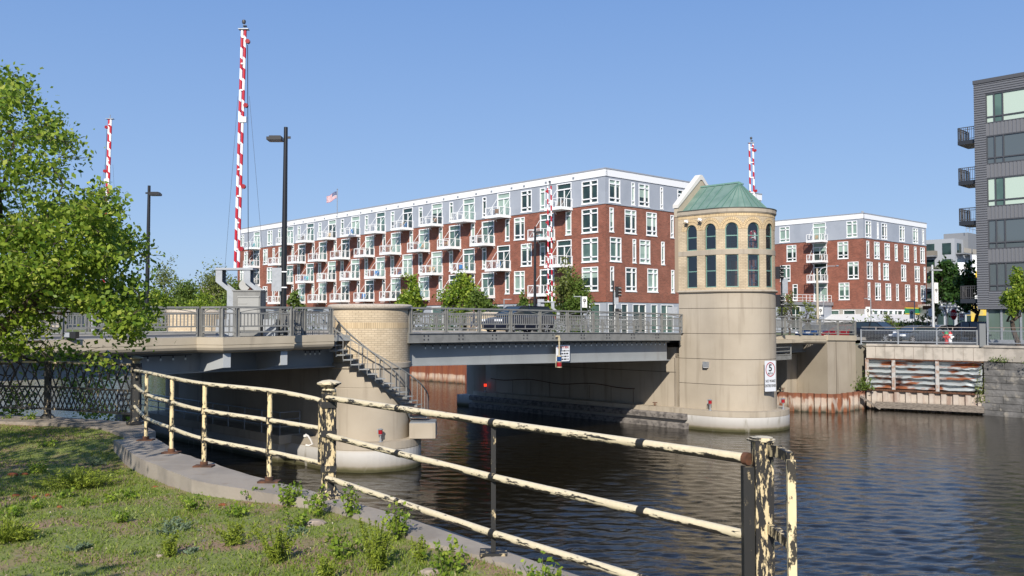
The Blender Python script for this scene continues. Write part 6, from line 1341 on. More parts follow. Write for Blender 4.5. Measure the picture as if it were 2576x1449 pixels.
slim_lamp('slim lamp with a banner between the traffic light and the street lamp', 1462, 745, 92, -1, 1, zb=7 + 60 * 92 / F)
slim_lamp('slim lamp left of the stop sign, without banner', 2402 - 22, 762, 118, -1, 0)
p = atY(2425, 800, 112); p.z = 5.1; t = thing('banner_pole', 'white banner on a thin pole just right of the stop sign', 'banner', p, 0); mb = MB(); mb.tube([(0, 0, 0), (0, 0, 4.2)], .05, 6); part('pole', mb, galv, t, world=False); banner(t, .1, 3.9, .72, 1.3)
# tall white lamp with a banner, cobra lamp
p = atY(2348, 800, 84); p.z = 5.1; z = atY(2344, 680, 84).z - 5.1; t = thing('street_lamp', 'tall pale street lamp with a long banner, right of the smaller brick building', 'street lamp', p, 0); mb = MB(); mb.tube([(0, 0, 0), (-.02, 0, z + .5)], [.13, .09], 10); part('pole', mb, mat('pale_pole', (.5, .52, .54), .5), t, world=False)
mb = MB(); mb.box(-.2, -.1, z - .05, .85, .1, z + .1); part('lamp_head', mb, galv, t, world=False); banner(t, .12, z - 1.15, .36, 1.9)
p = atY(2057, 800, 96); p.z = 5.1; z = atY(2057, 680, 96).z - 5.1; t = thing('street_lamp', 'curved arm street lamp on a pale pole in front of the annex', 'street lamp', p, 0); mb = MB(); mb.tube([(0, 0, 0), (0, 0, z + .2)], [.16, .11], 10); part('pole', mb, mat('buff_pole', (.42, .37, .29), .7), t, world=False)
mb = MB(); mb.tube([(0, 0, z - .4), (.5, 0, z + .2), (1.2, 0, z + .45), (1.9, 0, z + .45)], .045, 6); part('arm', mb, galv, t, world=False); mb = MB(); mb.lathe((2.15, 0, z + .38), [(0, 0), (.16, .02), (.2, .08), (.1, .16), (0, .18)], 10); part('lamp_head', mb, galv, t, world=False)
# stop sign and friends
def post_sign(name, label, x, y, D, w_, h_, m, z0=5.1, extra=None, oct_=False, cat='sign'):
    p = atY(x, y, D); c = p.z - z0; p.z = z0; t = thing(name, label, cat, p, 0); mb = MB(); mb.tube([(0, .05, 0), (0, .05, c + h_ / 2 + .1)], .035, 6); part('pole', mb, galv, t, world=False)
    if oct_:
        mb = MB(); mb.add([(w_ / 2 / math.cos(PI / 8) * math.cos(PI / 8 + k * PI / 4), 0, c + h_ / 2 / math.cos(PI / 8) * math.sin(PI / 8 + k * PI / 4)) for k in range(8)], [tuple(range(8))]); o = part('border', mb, white, t, world=False)
        mb = MB(); mb.add([(w_ * .46 / math.cos(PI / 8) * math.cos(PI / 8 + k * PI / 4), -.006, c + h_ * .46 / math.cos(PI / 8) * math.sin(PI / 8 + k * PI / 4)) for k in range(8)], [tuple(range(8))]); part('panel', mb, m, t, world=False)
    else: mb = sign_mesh(w_, h_, .03); mb.v = [(a, b, d + c) for a, b, d in mb.v]; part('panel', mb, m, t, world=False)
    for s_, dzz, sz, mm, sq in (extra or ()): obj('lettering', text_mesh(s_, sz, mm, .002, sq, bold=.004), t, Matrix.Translation((0, -.012, c + dzz)) @ UPR)
    return t
post_sign('stop_sign', 'red octagonal STOP sign behind the mesh railing', 2399, 791, 88, .66, 1.08, mat('stop_red', (.42, .01, .015), .4), oct_=True, extra=[('STOP', 0, .42, white, .60)])
post_sign('parking_sign', 'small white NO PARKING sign between the stop sign and the cabinet post', 2419, 797, 84, .42, .68, mat('sign_white', (.6, .6, .6), .5), extra=[('NO', .18, .2, redink, .9), ('PARKING', .0, .14, redink, .6)])
post_sign('traffic_sign', 'grey back of two stacked signs left of the metal building', 2495, 770, 84, .9, 1.1, galv); post_sign('traffic_sign', 'small white panel below the grey sign backs left of the metal building', 2496, 790, 83.6, .9, .5, white)
post_sign('street_sign', 'brown street name sign on a thin pole right of the white awning', 2332, 774, 100, .95, .42, mat('sign_brown', (.15, .06, .025), .5)); post_sign('route_sign', 'small white sign under the brown street name sign', 2341, 786, 99.5, .5, .8, white)
post_sign('street_sign', 'octagonal sign seen from behind, before the brick building ground floor', 1692 + 0, 784, 84, .9, .9, galv, oct_=False)
# hydrant
def hydrant(label, p, s=1., topm=None, m=None):
    t = thing('fire_hydrant', label, 'hydrant', p, 0, 'fire hydrants on the right bank'); m = m or mat('hydrant_red', (.45, .02, .02), .5); mb = MB(); mb.lathe((0, 0, 0), [(.2, 0), (.2, .05), (.13, .08), (.13, .62), (.19, .64), (.19, .7), (.15, .72)], 14); mb.tube([(-.3, 0, .5), (.3, 0, .5)], .08, 8); mb.tube([(0, -.25, .45), (0, 0, .45)], .1, 8); part('barrel', mb, m, t, world=False)
    mb = MB(); mb.lathe((0, 0, 0), [(.16, .72), (.14, .84), (.06, .9), (.04, .96), (0, .97)], 14); part('bonnet', mb, topm or mat('hydrant_green', (.02, .25, .08), .5), t, world=False)
p = atY(2381, 840, 74); p.z = 5.14; hydrant('red fire hydrant with a green top behind the mesh railing', p)
p = atY(2390, 840, 74.5); p.z = 5.14; hydrant('white and red hydrant beside the green topped one', p, m=white, topm=mat('hydrant_red', (.45, .02, .02), .5))
# ================================================================ CARS
rubber = mat('tyre', (.02, .02, .02), .8); rimm = mat('rim', (.55, .56, .58), .3, .7); carglass = mat('car_glass', (.02, .03, .035), .05, spec=.8); lightg = mat('headlight', (.75, .77, .8), .15)
def car(label, p, rz, col, kind='sedan', name='parked_car', grp='cars on and beyond the bridge'):
    t = thing(name, label, 'car', p, rz, grp); paint = mat('paint_%s_%s' % (kind, '_'.join('%02d' % int(c * 99) for c in col)), col, .25, .3, spec=.8); suv = kind == 'suv'; L = 4.7 if not suv else 4.9; W = .92; hz = .2 if suv else 0
    S = [(-L / 2, .42, .72 + hz, .72), (-L / 2 + .12, .30, .93 + hz, .84), (-L / 2 + .6, .24, 1.0 + hz * 1.4, .90), (-.9, .22, 1.0 + hz, W), (.3, .22, .98 + hz, W), (1.0, .22, .95 + hz, .91), (L / 2 - .5, .26, .80 + hz, .86), (L / 2 - .1, .32, .66 + hz, .78), (L / 2, .42, .58 + hz, .66)]
    mb = MB(); vs = []; k = 10
    for x, zl, zh, w_ in S: vs += [(x, y, z) for y, z in ((-w_ * .9, zl), (-w_, zl + .12), (-w_ - .01, (zl + zh) / 2), (-w_, zh - .12), (-w_ * .88, zh), (w_ * .88, zh), (w_, zh - .12), (w_ + .01, (zl + zh) / 2), (w_, zl + .12), (w_ * .9, zl))]
    n_ = len(S); mb.add(vs, [(i * k + j, (i + 1) * k + j, (i + 1) * k + (j + 1) % k, i * k + (j + 1) % k) for i in range(n_ - 1) for j in range(k)] + [tuple(range(k)), tuple(range((n_ - 1) * k, n_ * k))[::-1]], smooth=True); part('body', mb, paint, t, world=False)
    zr_ = 1.46 + hz * 1.6; G = [(-L / 2 + (.15 if suv else .55), .98 + hz, .80), (-L / 2 + (.5 if suv else 1.25), zr_ - .03, .62), (-.3, zr_, .66), (.35, zr_ - .03, .64), (1.35, .95 + hz, .80)]
    prof = [(x, z) for x, z, w_ in G]; wv = [w_ for x, z, w_ in G]; mb = MB(); vs = [(x, s_ * w_, z) for s_ in (-1, 1) for (x, z), w_ in zip(prof, wv)]; mb.add(vs, [(0, 1, 2, 3, 4), (9, 8, 7, 6, 5), (0, 5, 6, 1), (3, 8, 9, 4)]); part('windows', mb, carglass, t, world=False)
    mb = MB(); rf = [G[1], G[2], G[3]]; mb.add([(x, s_ * (w_ + .01), z + q) for q in (-.04, .02) for s_ in (-1, 1) for x, z, w_ in rf], [(6, 7, 10, 9), (7, 8, 11, 10), (0, 6, 7, 1), (1, 7, 8, 2), (3, 4, 10, 9), (4, 5, 11, 10), (0, 3, 9, 6), (2, 8, 11, 5)])
    for s_ in (-1, 1):
        for a, b in ((G[1], G[0]), (G[3], G[4])): mb.bar((a[0], s_ * a[2], a[1]), (b[0], s_ * b[2], b[1]), .07, .05)
        mb.bar((-.25, s_ * (G[2][2] + .0), zr_), (-.3, s_ * .84, .98 + hz), .06, .05)
    part('roof', mb, paint, t, world=False)
    for x in (-L / 2 + .9, L / 2 - .95):
        for s_ in (-1, 1):
            mb = MB(); r = .33 + hz * .2; prof = [(r - .1, 0), (r, .03), (r, .19), (r - .1, .22)]; N = 20; vs = [(x + rr_ * math.cos(2 * PI * j / N), s_ * (W - .19 + yy), r + rr_ * math.sin(2 * PI * j / N)) for rr_, yy in prof for j in range(N)]
            mb.add(vs, [(i * N + j, i * N + (j + 1) % N, (i + 1) * N + (j + 1) % N, (i + 1) * N + j) for i in range(3) for j in range(N)], smooth=True); wv_ = part('wheel', mb, rubber, t, world=False)
            mb = MB(); yy = s_ * (W + .02)
            for j in range(7): a = 2 * PI * j / 7; mb.bar((x, yy, r), (x + (r - .1) * math.cos(a), yy, r + (r - .1) * math.sin(a)), .06, .03, up=(0, 1, 0))
            mb.tube([(x, yy - s_ * .02, r), (x, yy + s_ * .01, r)], .07, 8); part('rim', mb, rimm, wv_, world=False)
    for s_ in (-1, 1):
        mb = MB(); mb.obox((L / 2 - .16, s_ * .62, .68 + hz), (.13, s_ * -.05, 0), (0, .14, 0), (0, 0, .07)); part('headlight', mb, lightg, t, world=False)
        mb = MB(); mb.obox((-L / 2 + .05, s_ * .68, .84 + hz), (.05, 0, 0), (0, .14, 0), (0, 0, .09)); part('taillight', mb, redp, t, world=False)
        mb = MB(); mb.obox((.85, s_ * (W + .1), 1.03 + hz), (.06, 0, 0), (0, .1, 0), (0, 0, .07)); part('mirror', mb, paint, t, world=False)
    mb = MB(); mb.box(-L / 2 - .02, -.25, .62 + hz, -L / 2 + .02, .25, .76 + hz); part('number_plate', mb, white, t, world=False)
    return t
# car on the bridge: far lane, heading left along -u
u0, u1 = u_at(1222, 8.0), u_at(1382, 8.0); uc = (u0 + u1) / 2; vc = 8.0
for _ in range(1): pass
car('dark navy crossover car driving on the bridge behind the railing', B(uc, vc, dz(uc) - .17), BA + PI, (.012, .016, .035), 'suv', 'moving_car').scale = (1.1, 1.05, 1.04)
cars = [(2208, 79.5, -R(60), (.012, .014, .02), 'suv', 'black suv parked right of the end of the bridge railing'), (2303, 76, R(205), (.06, .075, .10), 'sedan', 'low grey blue car behind the middle of the mesh railing'), (2362, 86, R(200), (.35, .36, .38), 'sedan', 'silver car behind the tall pale street lamp'),
        (2432, 90, R(150), (.02, .025, .04), 'suv', 'dark car behind the cabinet post of the mesh railing'), (2045, 92, BA + R(180), (.02, .06, .16), 'sedan', 'blue car behind the railing right of the tall tower'), (2094, 100, BA, (.02, .02, .025), 'sedan', 'black car behind the descending railing'), (2128, 88, BA + R(90), (.25, .01, .015), 'sedan', 'dark red car at the end of the descending railing'), (2525, 88, R(100), (.3, .02, .02), 'suv', 'red car reflected behind the mesh railing by the metal building')]
for x, D, rz, col, kd, lab in cars: p = atY(x, 830, D); p.z = 5.1; car(lab, p, rz, col, kd)
# ================================================================ PERSON ON THE BRIDGE
def skinned(name, joints, edges, parent, m, sub=2):
    """joints: [(x, y, z, radius)] grown into one continuous surface"""
    me = bpy.data.meshes.new(name); me.from_pydata([j[:3] for j in joints], edges, []); me.materials.append(m); o = bpy.data.objects.new(name, me); COL.objects.link(o); o.parent = parent
    md = o.modifiers.new('skin', 'SKIN'); md.use_smooth_shade = True
    for i, j in enumerate(joints):
        r = j[3] if isinstance(j[3], tuple) else (j[3], j[3]); me.skin_vertices[0].data[i].radius = r
    me.skin_vertices[0].data[0].use_root = True; s = o.modifiers.new('sub', 'SUBSURF'); s.levels = sub; s.render_levels = sub; WM[o.name] = WM[parent.name]; return o
u = u_at(1190, 5.2) ; pp = B(u_at(1192, 17.6), 17.6, dz(6) - .02); PS = .98
per = thing('person', 'person in a dark jacket, jeans and white shoes walking across the bridge', 'person', pp, PI + R(8)); per.scale = (.86, .86, .86)
hip = .92
J = [(0, 0, .95, (.13, .10)), (0, 0, 1.15, (.13, .09)), (0, 0, 1.36, (.15, .1)), (0, 0, 1.50, (.06, .06)), (.015, 0, 1.60, (.075, .085)), (.02, 0, 1.70, (.08, .095)), (.01, 0, 1.77, (.05, .06)),
     (0, .17, 1.42, .055), (-.10, .24, 1.17, .042), (.08, .25, .98, .032), (.12, .25, .90, (.035, .02)), (0, -.17, 1.42, .055), (.12, -.24, 1.18, .042), (.28, -.22, 1.02, .032), (.33, -.22, .96, (.035, .02)),
     (0, .09, .88, .085), (.2, .1, .52, .062), (.30, .1, .10, .042), (.42, .1, .05, .035), (0, -.09, .88, .085), (-.02, -.1, .50, .062), (-.30, -.1, .18, .042), (-.22, -.1, .07, .035)]
E_ = [(0, 1), (1, 2), (2, 3), (3, 4), (4, 5), (5, 6), (2, 7), (7, 8), (8, 9), (9, 10), (2, 11), (11, 12), (12, 13), (13, 14), (0, 15), (15, 16), (16, 17), (17, 18), (0, 19), (19, 20), (20, 21), (21, 22)]
skinned('body', J, E_, per, skin)
skinned('jacket', [(0, 0, .93, (.17, .13)), (0, 0, 1.15, (.165, .125)), (0, 0, 1.38, (.175, .12)), (0, 0, 1.47, (.1, .09)), (0, .2, 1.42, .07), (-.10, .25, 1.17, .056), (.07, .26, 1.0, .046), (0, -.2, 1.42, .07), (.12, -.25, 1.18, .056), (.26, -.23, 1.04, .046)], [(0, 1), (1, 2), (2, 3), (2, 4), (4, 5), (5, 6), (2, 7), (7, 8), (8, 9)], per, mat('jacket', (.03, .035, .06), .8))
skinned('hem', [(0, 0, .90, (.172, .132)), (0, 0, .96, (.175, .135))], [(0, 1)], per, mat('white_cloth', (.6, .6, .6), .8)); skinned('collar', [(.03, 0, 1.44, (.13, .10)), (.03, 0, 1.50, (.09, .08))], [(0, 1)], per, mat('white_cloth2', (.62, .58, .58), .8))
skinned('trousers', [(0, 0, .94, (.14, .12)), (0, .09, .86, .1), (.2, .1, .52, .078), (.29, .1, .13, .062), (0, -.09, .86, .1), (-.02, -.1, .50, .078), (-.28, -.1, .21, .062)], [(0, 1), (1, 2), (2, 3), (0, 4), (4, 5), (5, 6)], per, mat('jeans', (.03, .04, .08), .8))
for a, b in (((.24, .1, .05), (.46, .1, .04)), ((-.34, -.1, .13), (-.18, -.1, .05))): skinned('shoe', [(*a, .055), (*b, .045)], [(0, 1)], per, mat('shoe_white', (.7, .7, .7), .6), 1)
skinned('hair', [(-.03, 0, 1.66, (.075, .09)), (-.01, 0, 1.74, (.085, .095)), (0, 0, 1.78, (.05, .05))], [(0, 1), (1, 2)], per, mat('hair', (.012, .009, .008), .8))
# ================================================================ FAR BRICK STAIR TOWERS (other side of the bridge)
for lab, cc_ in (('round tan brick tower on the far side of the bridge, left', B(CU - .2, WB - .4)), ('round tan brick tower on the far side of the bridge, behind the person', B(u_at(1232, WB + .5), WB + .5))):
    t = thing('stair_tower', lab, 'tower', (cc_.x, cc_.y, 0), 0); mb = MB(); mb.lathe((cc_.x, cc_.y, 0), [(RC, 5.0), (RC, 7.35)], 40, uvR=RC); part('brick_drum', mb, tanbrick, t)
    mb = MB(); mb.lathe((cc_.x, cc_.y, 0), [(0, 7.7), (RC + .1, 7.66), (RC + .13, 7.5), (RC, 7.35)], 40); part('cap', mb, MATS['cap_stone'], t); mb = MB(); mb.lathe((cc_.x, cc_.y, 0), [(RC, -1), (RC, 5.0)], 40); part('shaft', mb, tan, t)
# ================================================================ NEAR FENCES
def foot(x, y, h=0.): p = onz(x, y, GZ); return Vector((p.x, p.y, GZ + h))
def spline(P, k=5):
    out = []; n_ = len(P)
    for i in range(n_ - 1):
        p0, p1, p2, p3 = P[max(i - 1, 0)], P[i], P[i + 1], P[min(i + 2, n_ - 1)]
        for j in range(k): t = j / k; out.append(.5 * ((2 * p1) + (-p0 + p2) * t + (2 * p0 - 5 * p1 + 4 * p2 - p3) * t * t + (-p0 + 3 * p1 - 3 * p2 + p3) * t ** 3))
    return out + [P[-1]]
pf = thing('pipe_fence', 'curved section of the peeling cream pipe fence, left of the capped post', 'fence', foot(513, 1174))
feet = [(338, 1072), (367, 1108), (431, 1140), (513, 1174), (677, 1213), (806, 1247)]
FP = [foot(*q) for q in feet]
for h in (.97, .655, .32):
    P = [q + Vector((0, 0, h)) for q in FP]
    if h == .97: P[0] = foot(338, 1072, .90); P[-1] = P[-1] + Vector((0, 0, -.045)); P = P[:-1] + [P[-2].lerp(P[-1], .80) + Vector((0, 0, .01)), P[-1]]
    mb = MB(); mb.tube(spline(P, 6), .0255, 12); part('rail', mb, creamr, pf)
mb = MB(); mb.tube([FP[-1] + Vector((0, 0, .93)), FP[-1] + Vector((0, 0, .31))], .029, 12); part('end_post', mb, creamy, pf)
for q in FP[1:-1]:
    mb = MB(); mb.tube([q + Vector((0, 0, -.01)), q + Vector((0, 0, .95))], .027, 12); part('post', mb, peeling('peeling_post', (.80, .64, .36), (.03, .026, .02), .455, .48, 12, (1.5, 1.5, .6), 0) if 'peeling_post' not in MATS else MATS['peeling_post'], pf)
    mb = MB(); mb.box(q.x - .11, q.y - .07, GZ, q.x + .11, q.y + .07, GZ + .018); mb.tube([q + Vector((0, 0, .01)), q + Vector((0, 0, .06))], .045, 12); part('foot_plate', mb, rustm, pf)
    for h in (.655, .32): mb = MB(); mb.tube([q + Vector((0, 0, h - .035)), q + Vector((0, 0, h + .035))], .042, 12); part('collar', mb, creamy, pf)
# capped post
def capped_post(name, label, q, h=1.02, w_=.058, m=creamy, capm=cream):
    t = thing(name, label, 'post', q, R(12)); mb = MB(); mb.box(-w_, -w_, 0, w_, w_, h)
    for a, b in ((-1, -1), (1, -1), (1, 1), (-1, 1)): mb.tube([(a * w_, b * w_, 0), (a * w_, b * w_, h)], .014, 6)
    mb.lathe((0, 0, 0), [(.15, -.01), (.15, .02), (.10, .05), (.08, .09), (.075, .1)], 12); part('shaft', mb, m, t, world=False)
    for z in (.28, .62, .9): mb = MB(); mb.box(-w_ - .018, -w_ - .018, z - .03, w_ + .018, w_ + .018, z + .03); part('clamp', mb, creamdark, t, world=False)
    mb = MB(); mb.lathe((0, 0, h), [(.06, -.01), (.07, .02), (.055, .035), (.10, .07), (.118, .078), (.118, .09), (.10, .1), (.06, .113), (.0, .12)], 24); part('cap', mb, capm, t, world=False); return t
capped_post('fence_post', 'thick black fence post with a peeling mushroom cap in the middle of the fence', foot(826, 1250))
capped_post('fence_post', 'dark fence post with a round cap where the lattice fence meets the pipe fence', foot(341, 1064.5), 1.0, .062, creamdark, mat('cap_olive', (.3, .25, .15), .7, col2=(.18, .15, .09), scale=20))
# straight section
p2 = thing('pipe_fence', 'straight section of the peeling cream pipe fence running to the square end post', 'fence', foot(1241, 1396))
PA, PM = foot(822, 1252), foot(1241, 1396); PE = atY(1880, 1149, 4.90); PE = Vector((PE.x, PE.y, GZ))
for h, rr_, hs in ((.965, .0285, (.965, .965, .975)), (.57, .0275, (.60, .565, .565)), (.17, .0275, (.19, .155, .16))):
    P = [PA + Vector((0, 0, hs[0])), PM + Vector((0, 0, hs[1])), PE + Vector((0, 0, hs[2]))]; P = [P[0], P[0].lerp(P[1], .5), P[1], P[1].lerp(P[2], .33), P[1].lerp(P[2], .66), P[2]]
    if h < .9: P[0] = P[0] + (P[0] - P[1]).normalized() * (.12 if h > .3 else 0)
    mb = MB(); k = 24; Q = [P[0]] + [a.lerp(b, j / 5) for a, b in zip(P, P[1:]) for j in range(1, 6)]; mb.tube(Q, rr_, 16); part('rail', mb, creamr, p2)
    mb = MB(); d = (P[-1] - P[-2]).normalized(); mb.tube([P[-1] - d * .02, P[-1] + d * .012], rr_ + .006, 14); part('end_collar', mb, rustm, p2)
    for i in (1, 2, 4):
        d = (P[i] - P[i - 1]).normalized(); mb = MB(); mb.tube([P[i] - d * .03, P[i] + d * .03], rr_ + .0035, 14); part('joint', mb, creamdark, p2)
mb = MB(); mb.bar(PM + Vector((0, .035, 0)), PM + Vector((0, .035, .96)), .035, .05, up=(0, 1, 0)); part('post', mb, creamdark, p2)
mb = MB(); mb.box(PM.x - .1, PM.y - .05, GZ, PM.x + .1, PM.y + .12, GZ + .02); part('foot_plate', mb, creamdark, p2)
# end post
ex = atY(1917, 1130, 4.87); q = Vector((ex.x, 4.87, GZ)); t = thing('end_post', 'square steel end post with peeling paint and a ladder shaped outrigger', 'post', q, 0)
mb = MB(); mb.box(-.048, -.048, -.3, .048, .048, 1.075); part('tube', mb, creamy, t, world=False)
mb = MB(); mb.box(-.108, -.03, -.3, -.050, .03, .94); part('flat_bar', mb, creamdark, t, world=False)
mb = MB(); n_ = 14; P = [(.062 * (1 + .18 * rng.normal()) * math.cos(2 * PI * i / n_) * 1.1, .062 * (1 + .15 * rng.normal()) * math.sin(2 * PI * i / n_) * 1.1) for i in range(n_)]; mb.prism(P, 1.075, 1.085); mb.prism([(x * .8, y * .8) for x, y in P], 1.085, 1.095); part('cap', mb, cream, t, world=False)
yo = -.30; xo = (1985.5 - CX) / F * (4.87 + yo) - ex.x
mb = MB(); mb.box(xo - .021, yo - .012, -.3, xo + .021, yo + .012, 1.02); part('outrigger_bar', mb, peeling('peeling_light', (.76, .63, .38), (.03, .026, .02), .44, .47, 14, (1.5, 1.5, .7), 0), t, world=False)
for z, zz in ((1.03, 1.03), (.62, .60), (.22, .19)):
    mb = MB(); a = Vector((.03, -.045, z)); b = Vector((xo, yo + .01, zz))
    if z > 1: mb.bar(a, a.lerp(b, .5) + Vector((0, 0, .012)), .035, .06); mb.bar(a.lerp(b, .5) + Vector((0, 0, .012)), b, .035, .05)
    else: mb.bar(a, b, .04, .05)
    part('rung', mb, creamy, t, world=False)
# white broken pipe fitting
t = thing('pipe_fitting', 'small white bent pipe hanging beside the capped fence post', 'pipe', foot(772, 1240, .4)); P = [atY(x, y, 9.0) for x, y in ((768, 1094), (775, 1097), (781, 1106), (786, 1117), (777, 1121), (769, 1120))]
mb = MB(); mb.tube(P, [.014, .01, .009, .01, .009, .012], 8); mb.lathe((P[0].x, P[0].y, P[0].z - .03), [(0, 0), (.02, .012), (.018, .03), (0, .035)], 10); part('pipe', mb, mat('pipe_white', (.6, .56, .52), .5), t)
# lattice fence
lf = thing('lattice_fence', 'black iron lattice fence with a pale worn top rail at the left', 'fence', onz(119, 1047, GZ))
La, Lb = onz(-620, 1030, GZ), onz(341, 1064.5, GZ); Lm = onz(119, 1049, GZ)
for a, b in ((La, Lm), (Lm, Lb)):
    d = b - a; L = d.length; dn = d.normalized(); z = lambda h: Vector((0, 0, h)); ww_ = .07 if b is Lb else 0.
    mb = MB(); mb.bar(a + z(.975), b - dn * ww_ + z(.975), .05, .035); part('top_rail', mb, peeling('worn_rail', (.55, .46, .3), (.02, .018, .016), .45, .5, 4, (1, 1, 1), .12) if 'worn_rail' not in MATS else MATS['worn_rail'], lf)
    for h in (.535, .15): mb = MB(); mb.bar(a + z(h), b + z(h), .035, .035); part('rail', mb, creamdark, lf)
    mb = MB(); k = int(L / .205)
    for i in range(k + 1):
        x = i * .205
        for s_ in (-1, 1):
            x1 = x + s_ * .205
            if 0 <= x1 <= L: mb.bar(a + dn * x + z(.96), a + dn * x1 + z(.55), .016, .02)
        mb.obox(a + dn * min(x + .1, L) + z(.755), dn * .02, Vector((-dn.y, dn.x, 0)) * .015, (0, 0, .025))
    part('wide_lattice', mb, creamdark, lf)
    mb = MB(); k = int(L / .112)
    for i in range(k + 1):
        x = i * .112
        for s_ in (-1, 1):
            x1 = x + s_ * .205
            if 0 <= x1 <= L: mb.bar(a + dn * x + z(.52), a + dn * x1 + z(.16), .014, .018)
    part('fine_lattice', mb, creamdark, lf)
for q in (La, Lm): mb = MB(); mb.box(q.x - .045, q.y - .045, GZ - .03, q.x + .045, q.y + .045, GZ + .96); mb.lathe((q.x, q.y, GZ - .02), [(.13, 0), (.12, .03), (.07, .08)], 8); part('post', mb, creamdark, lf)
# pigeon
pg = atY(268, 915, Lb.y + .25); pg.z = GZ + .995; t = thing('pigeon', 'grey pigeon sitting on the top rail of the lattice fence', 'pigeon', pg, R(100))
gm = mat('pigeon_grey', (.16, .19, .24), .6, col2=(.11, .13, .17), scale=20)
mb = MB(); P = [(-.15, 0, .0), (-.10, 0, .035), (-.05, 0, .07), (.0, 0, .095), (.035, 0, .125), (.045, 0, .16), (.05, 0, .185), (.065, 0, .20), (.08, 0, .195)]; mb.tube(P, [.012, .03, .05, .055, .045, .026, .026, .022, .008], 14); part('body', mb, gm, t, world=False)
mb = MB()
for s_ in (-1, 1): mb.tube([(.03, s_ * .045, .115), (-.03, s_ * .05, .075), (-.11, s_ * .028, .03)], [.02, .026, .006], 8)
part('wings', mb, mat('pigeon_wing', (.20, .23, .28), .6), t, world=False)
mb = MB(); mb.tube([(.075, 0, .198), (.1, 0, .19)], [.008, .002], 6); part('beak', mb, black, t, world=False); mb = MB()
for s_ in (-1, 1): mb.tube([(.0, s_ * .02, .05), (.0, s_ * .02, .0), (.03, s_ * .025, 0)], .004, 5)
part('legs', mb, mat('pigeon_leg', (.35, .08, .06), .6), t, world=False)
# flood light on the left parapet
p = atY(181, 851, 33.5); p = B(u_at(181, .6), .6, dz(u_at(181, .6)) + .0); t = thing('flood_light', 'small black flood light standing on the left parapet behind the railing', 'flood light', p, 0); mb = MB(); mb.box(-.22, -.15, .06, .22, .15, .3); mb.box(-.14, -.1, .0, .14, .1, .06); part('housing', mb, black, t, world=False); mb = MB(); mb.box(-.19, -.16, .1, .0, -.152, .27); part('lens', mb, galv, t, world=False)

# ================================================================ TREES
def poly_tree(name, label, base, limb, polys, Dm, Ds, ncl, per, rcl, lm, ls, twig=barkm, group=None, thin=None, bare=()):
    """limbs grow from the trunk to leaf clusters; every cluster hangs on its own twig"""
    t = thing(name, label, 'tree', base, 0, group); nodes = [(Vector(p_), r) for p_, r in limb]; mb = MB()
    mb.tube([p_ for p_, r in nodes], [r for p_, r in nodes], 9, cap=False)
    cl = []
    for poly, n_, D0, D1, k in polys:
        xs_ = [q[0] for q in poly]; ys_ = [q[1] for q in poly]; c = 0; tries = 0
        while c < n_ and tries < 20000:
            tries += 1; x, y = rng.uniform(min(xs_), max(xs_)), rng.uniform(min(ys_), max(ys_))
            if inside(x, y, poly) and (mnoise.noise((x * .018, y * .018, 3)) > thin if thin is not None else True): D = rng.uniform(D0, D1); cl.append((atY(x, y, D), k)); c += 1
    cl.sort(key=lambda c: min((c[0] - n_[0]).length for n_ in nodes))
    fine = []
    for c, k in cl:
        j = min(range(len(nodes)), key=lambda i: (nodes[i][0] - c).length + .35 * max(0, nodes[i][0].z - c.z)); n0, r0 = nodes[j]; L = (n0 - c).length; r = min(r0 * .62, .012 + .012 * L)
        m = n0.lerp(c, .5) + Vector(rng.normal(size=3)) * L * .10; m2 = n0.lerp(c, .8) + Vector(rng.normal(size=3)) * L * .06
        mb.tube([n0, m, m2, c], [r, r * .75, r * .55, r * .35], 5, cap=False); nodes += [(m, r * .75), (m2, r * .55)]; 
        if r > .006: nodes.append((c, r * .4))
    for a, b, r in bare: branch_tube(mb, a, b, r, r * .25, .25, 6, 4)
    C = []
    for c, k in cl:
        m_ = int(per * k * rng.uniform(.5, 1.4)); sh = rng.normal(size=3); sh /= np.linalg.norm(sh); off = rng.normal(size=(m_, 3)) * rcl * np.array([1.15, 1.15, .7]); C.append(np.array(c) + off)
        for q in off[:4]: mb.tube([c, c + Vector(q) * 1.1], [.006, .003], 3, cap=False)
    C = np.concatenate(C); part('trunk', mb, twig, t); me = leaf_mesh('crown', C - np.array(base), ls, lm, .62, droop=.3); obj('crown', me, t); return t
base = Vector((-13.2, 17.6, 5.1))
limb = [(base, .3), (atY(-330, 900, 16.6), .27), (atY(-120, 870, 16.1), .2), (atY(0, 830, 15.6), .14), (atY(61, 783, 15.2), .11), (atY(98, 738, 15), .085), (atY(138, 690, 15), .06), (atY(165, 640, 15), .04)]
up1 = [(-420, 120), (10, 178), (45, 205), (75, 240), (110, 262), (140, 285), (185, 320), (190, 395), (172, 445), (158, 500), (120, 560), (40, 600), (-420, 640)]
mid = [(-420, 600), (60, 560), (150, 500), (215, 510), (240, 488), (300, 500), (300, 560), (322, 572), (328, 605), (380, 630), (375, 662), (350, 690), (362, 740), (372, 762), (330, 790), (200, 770), (120, 760), (60, 800), (-420, 860)]
low = [(230, 760), (385, 760), (350, 800), (350, 850), (330, 885), (300, 850), (270, 800)]
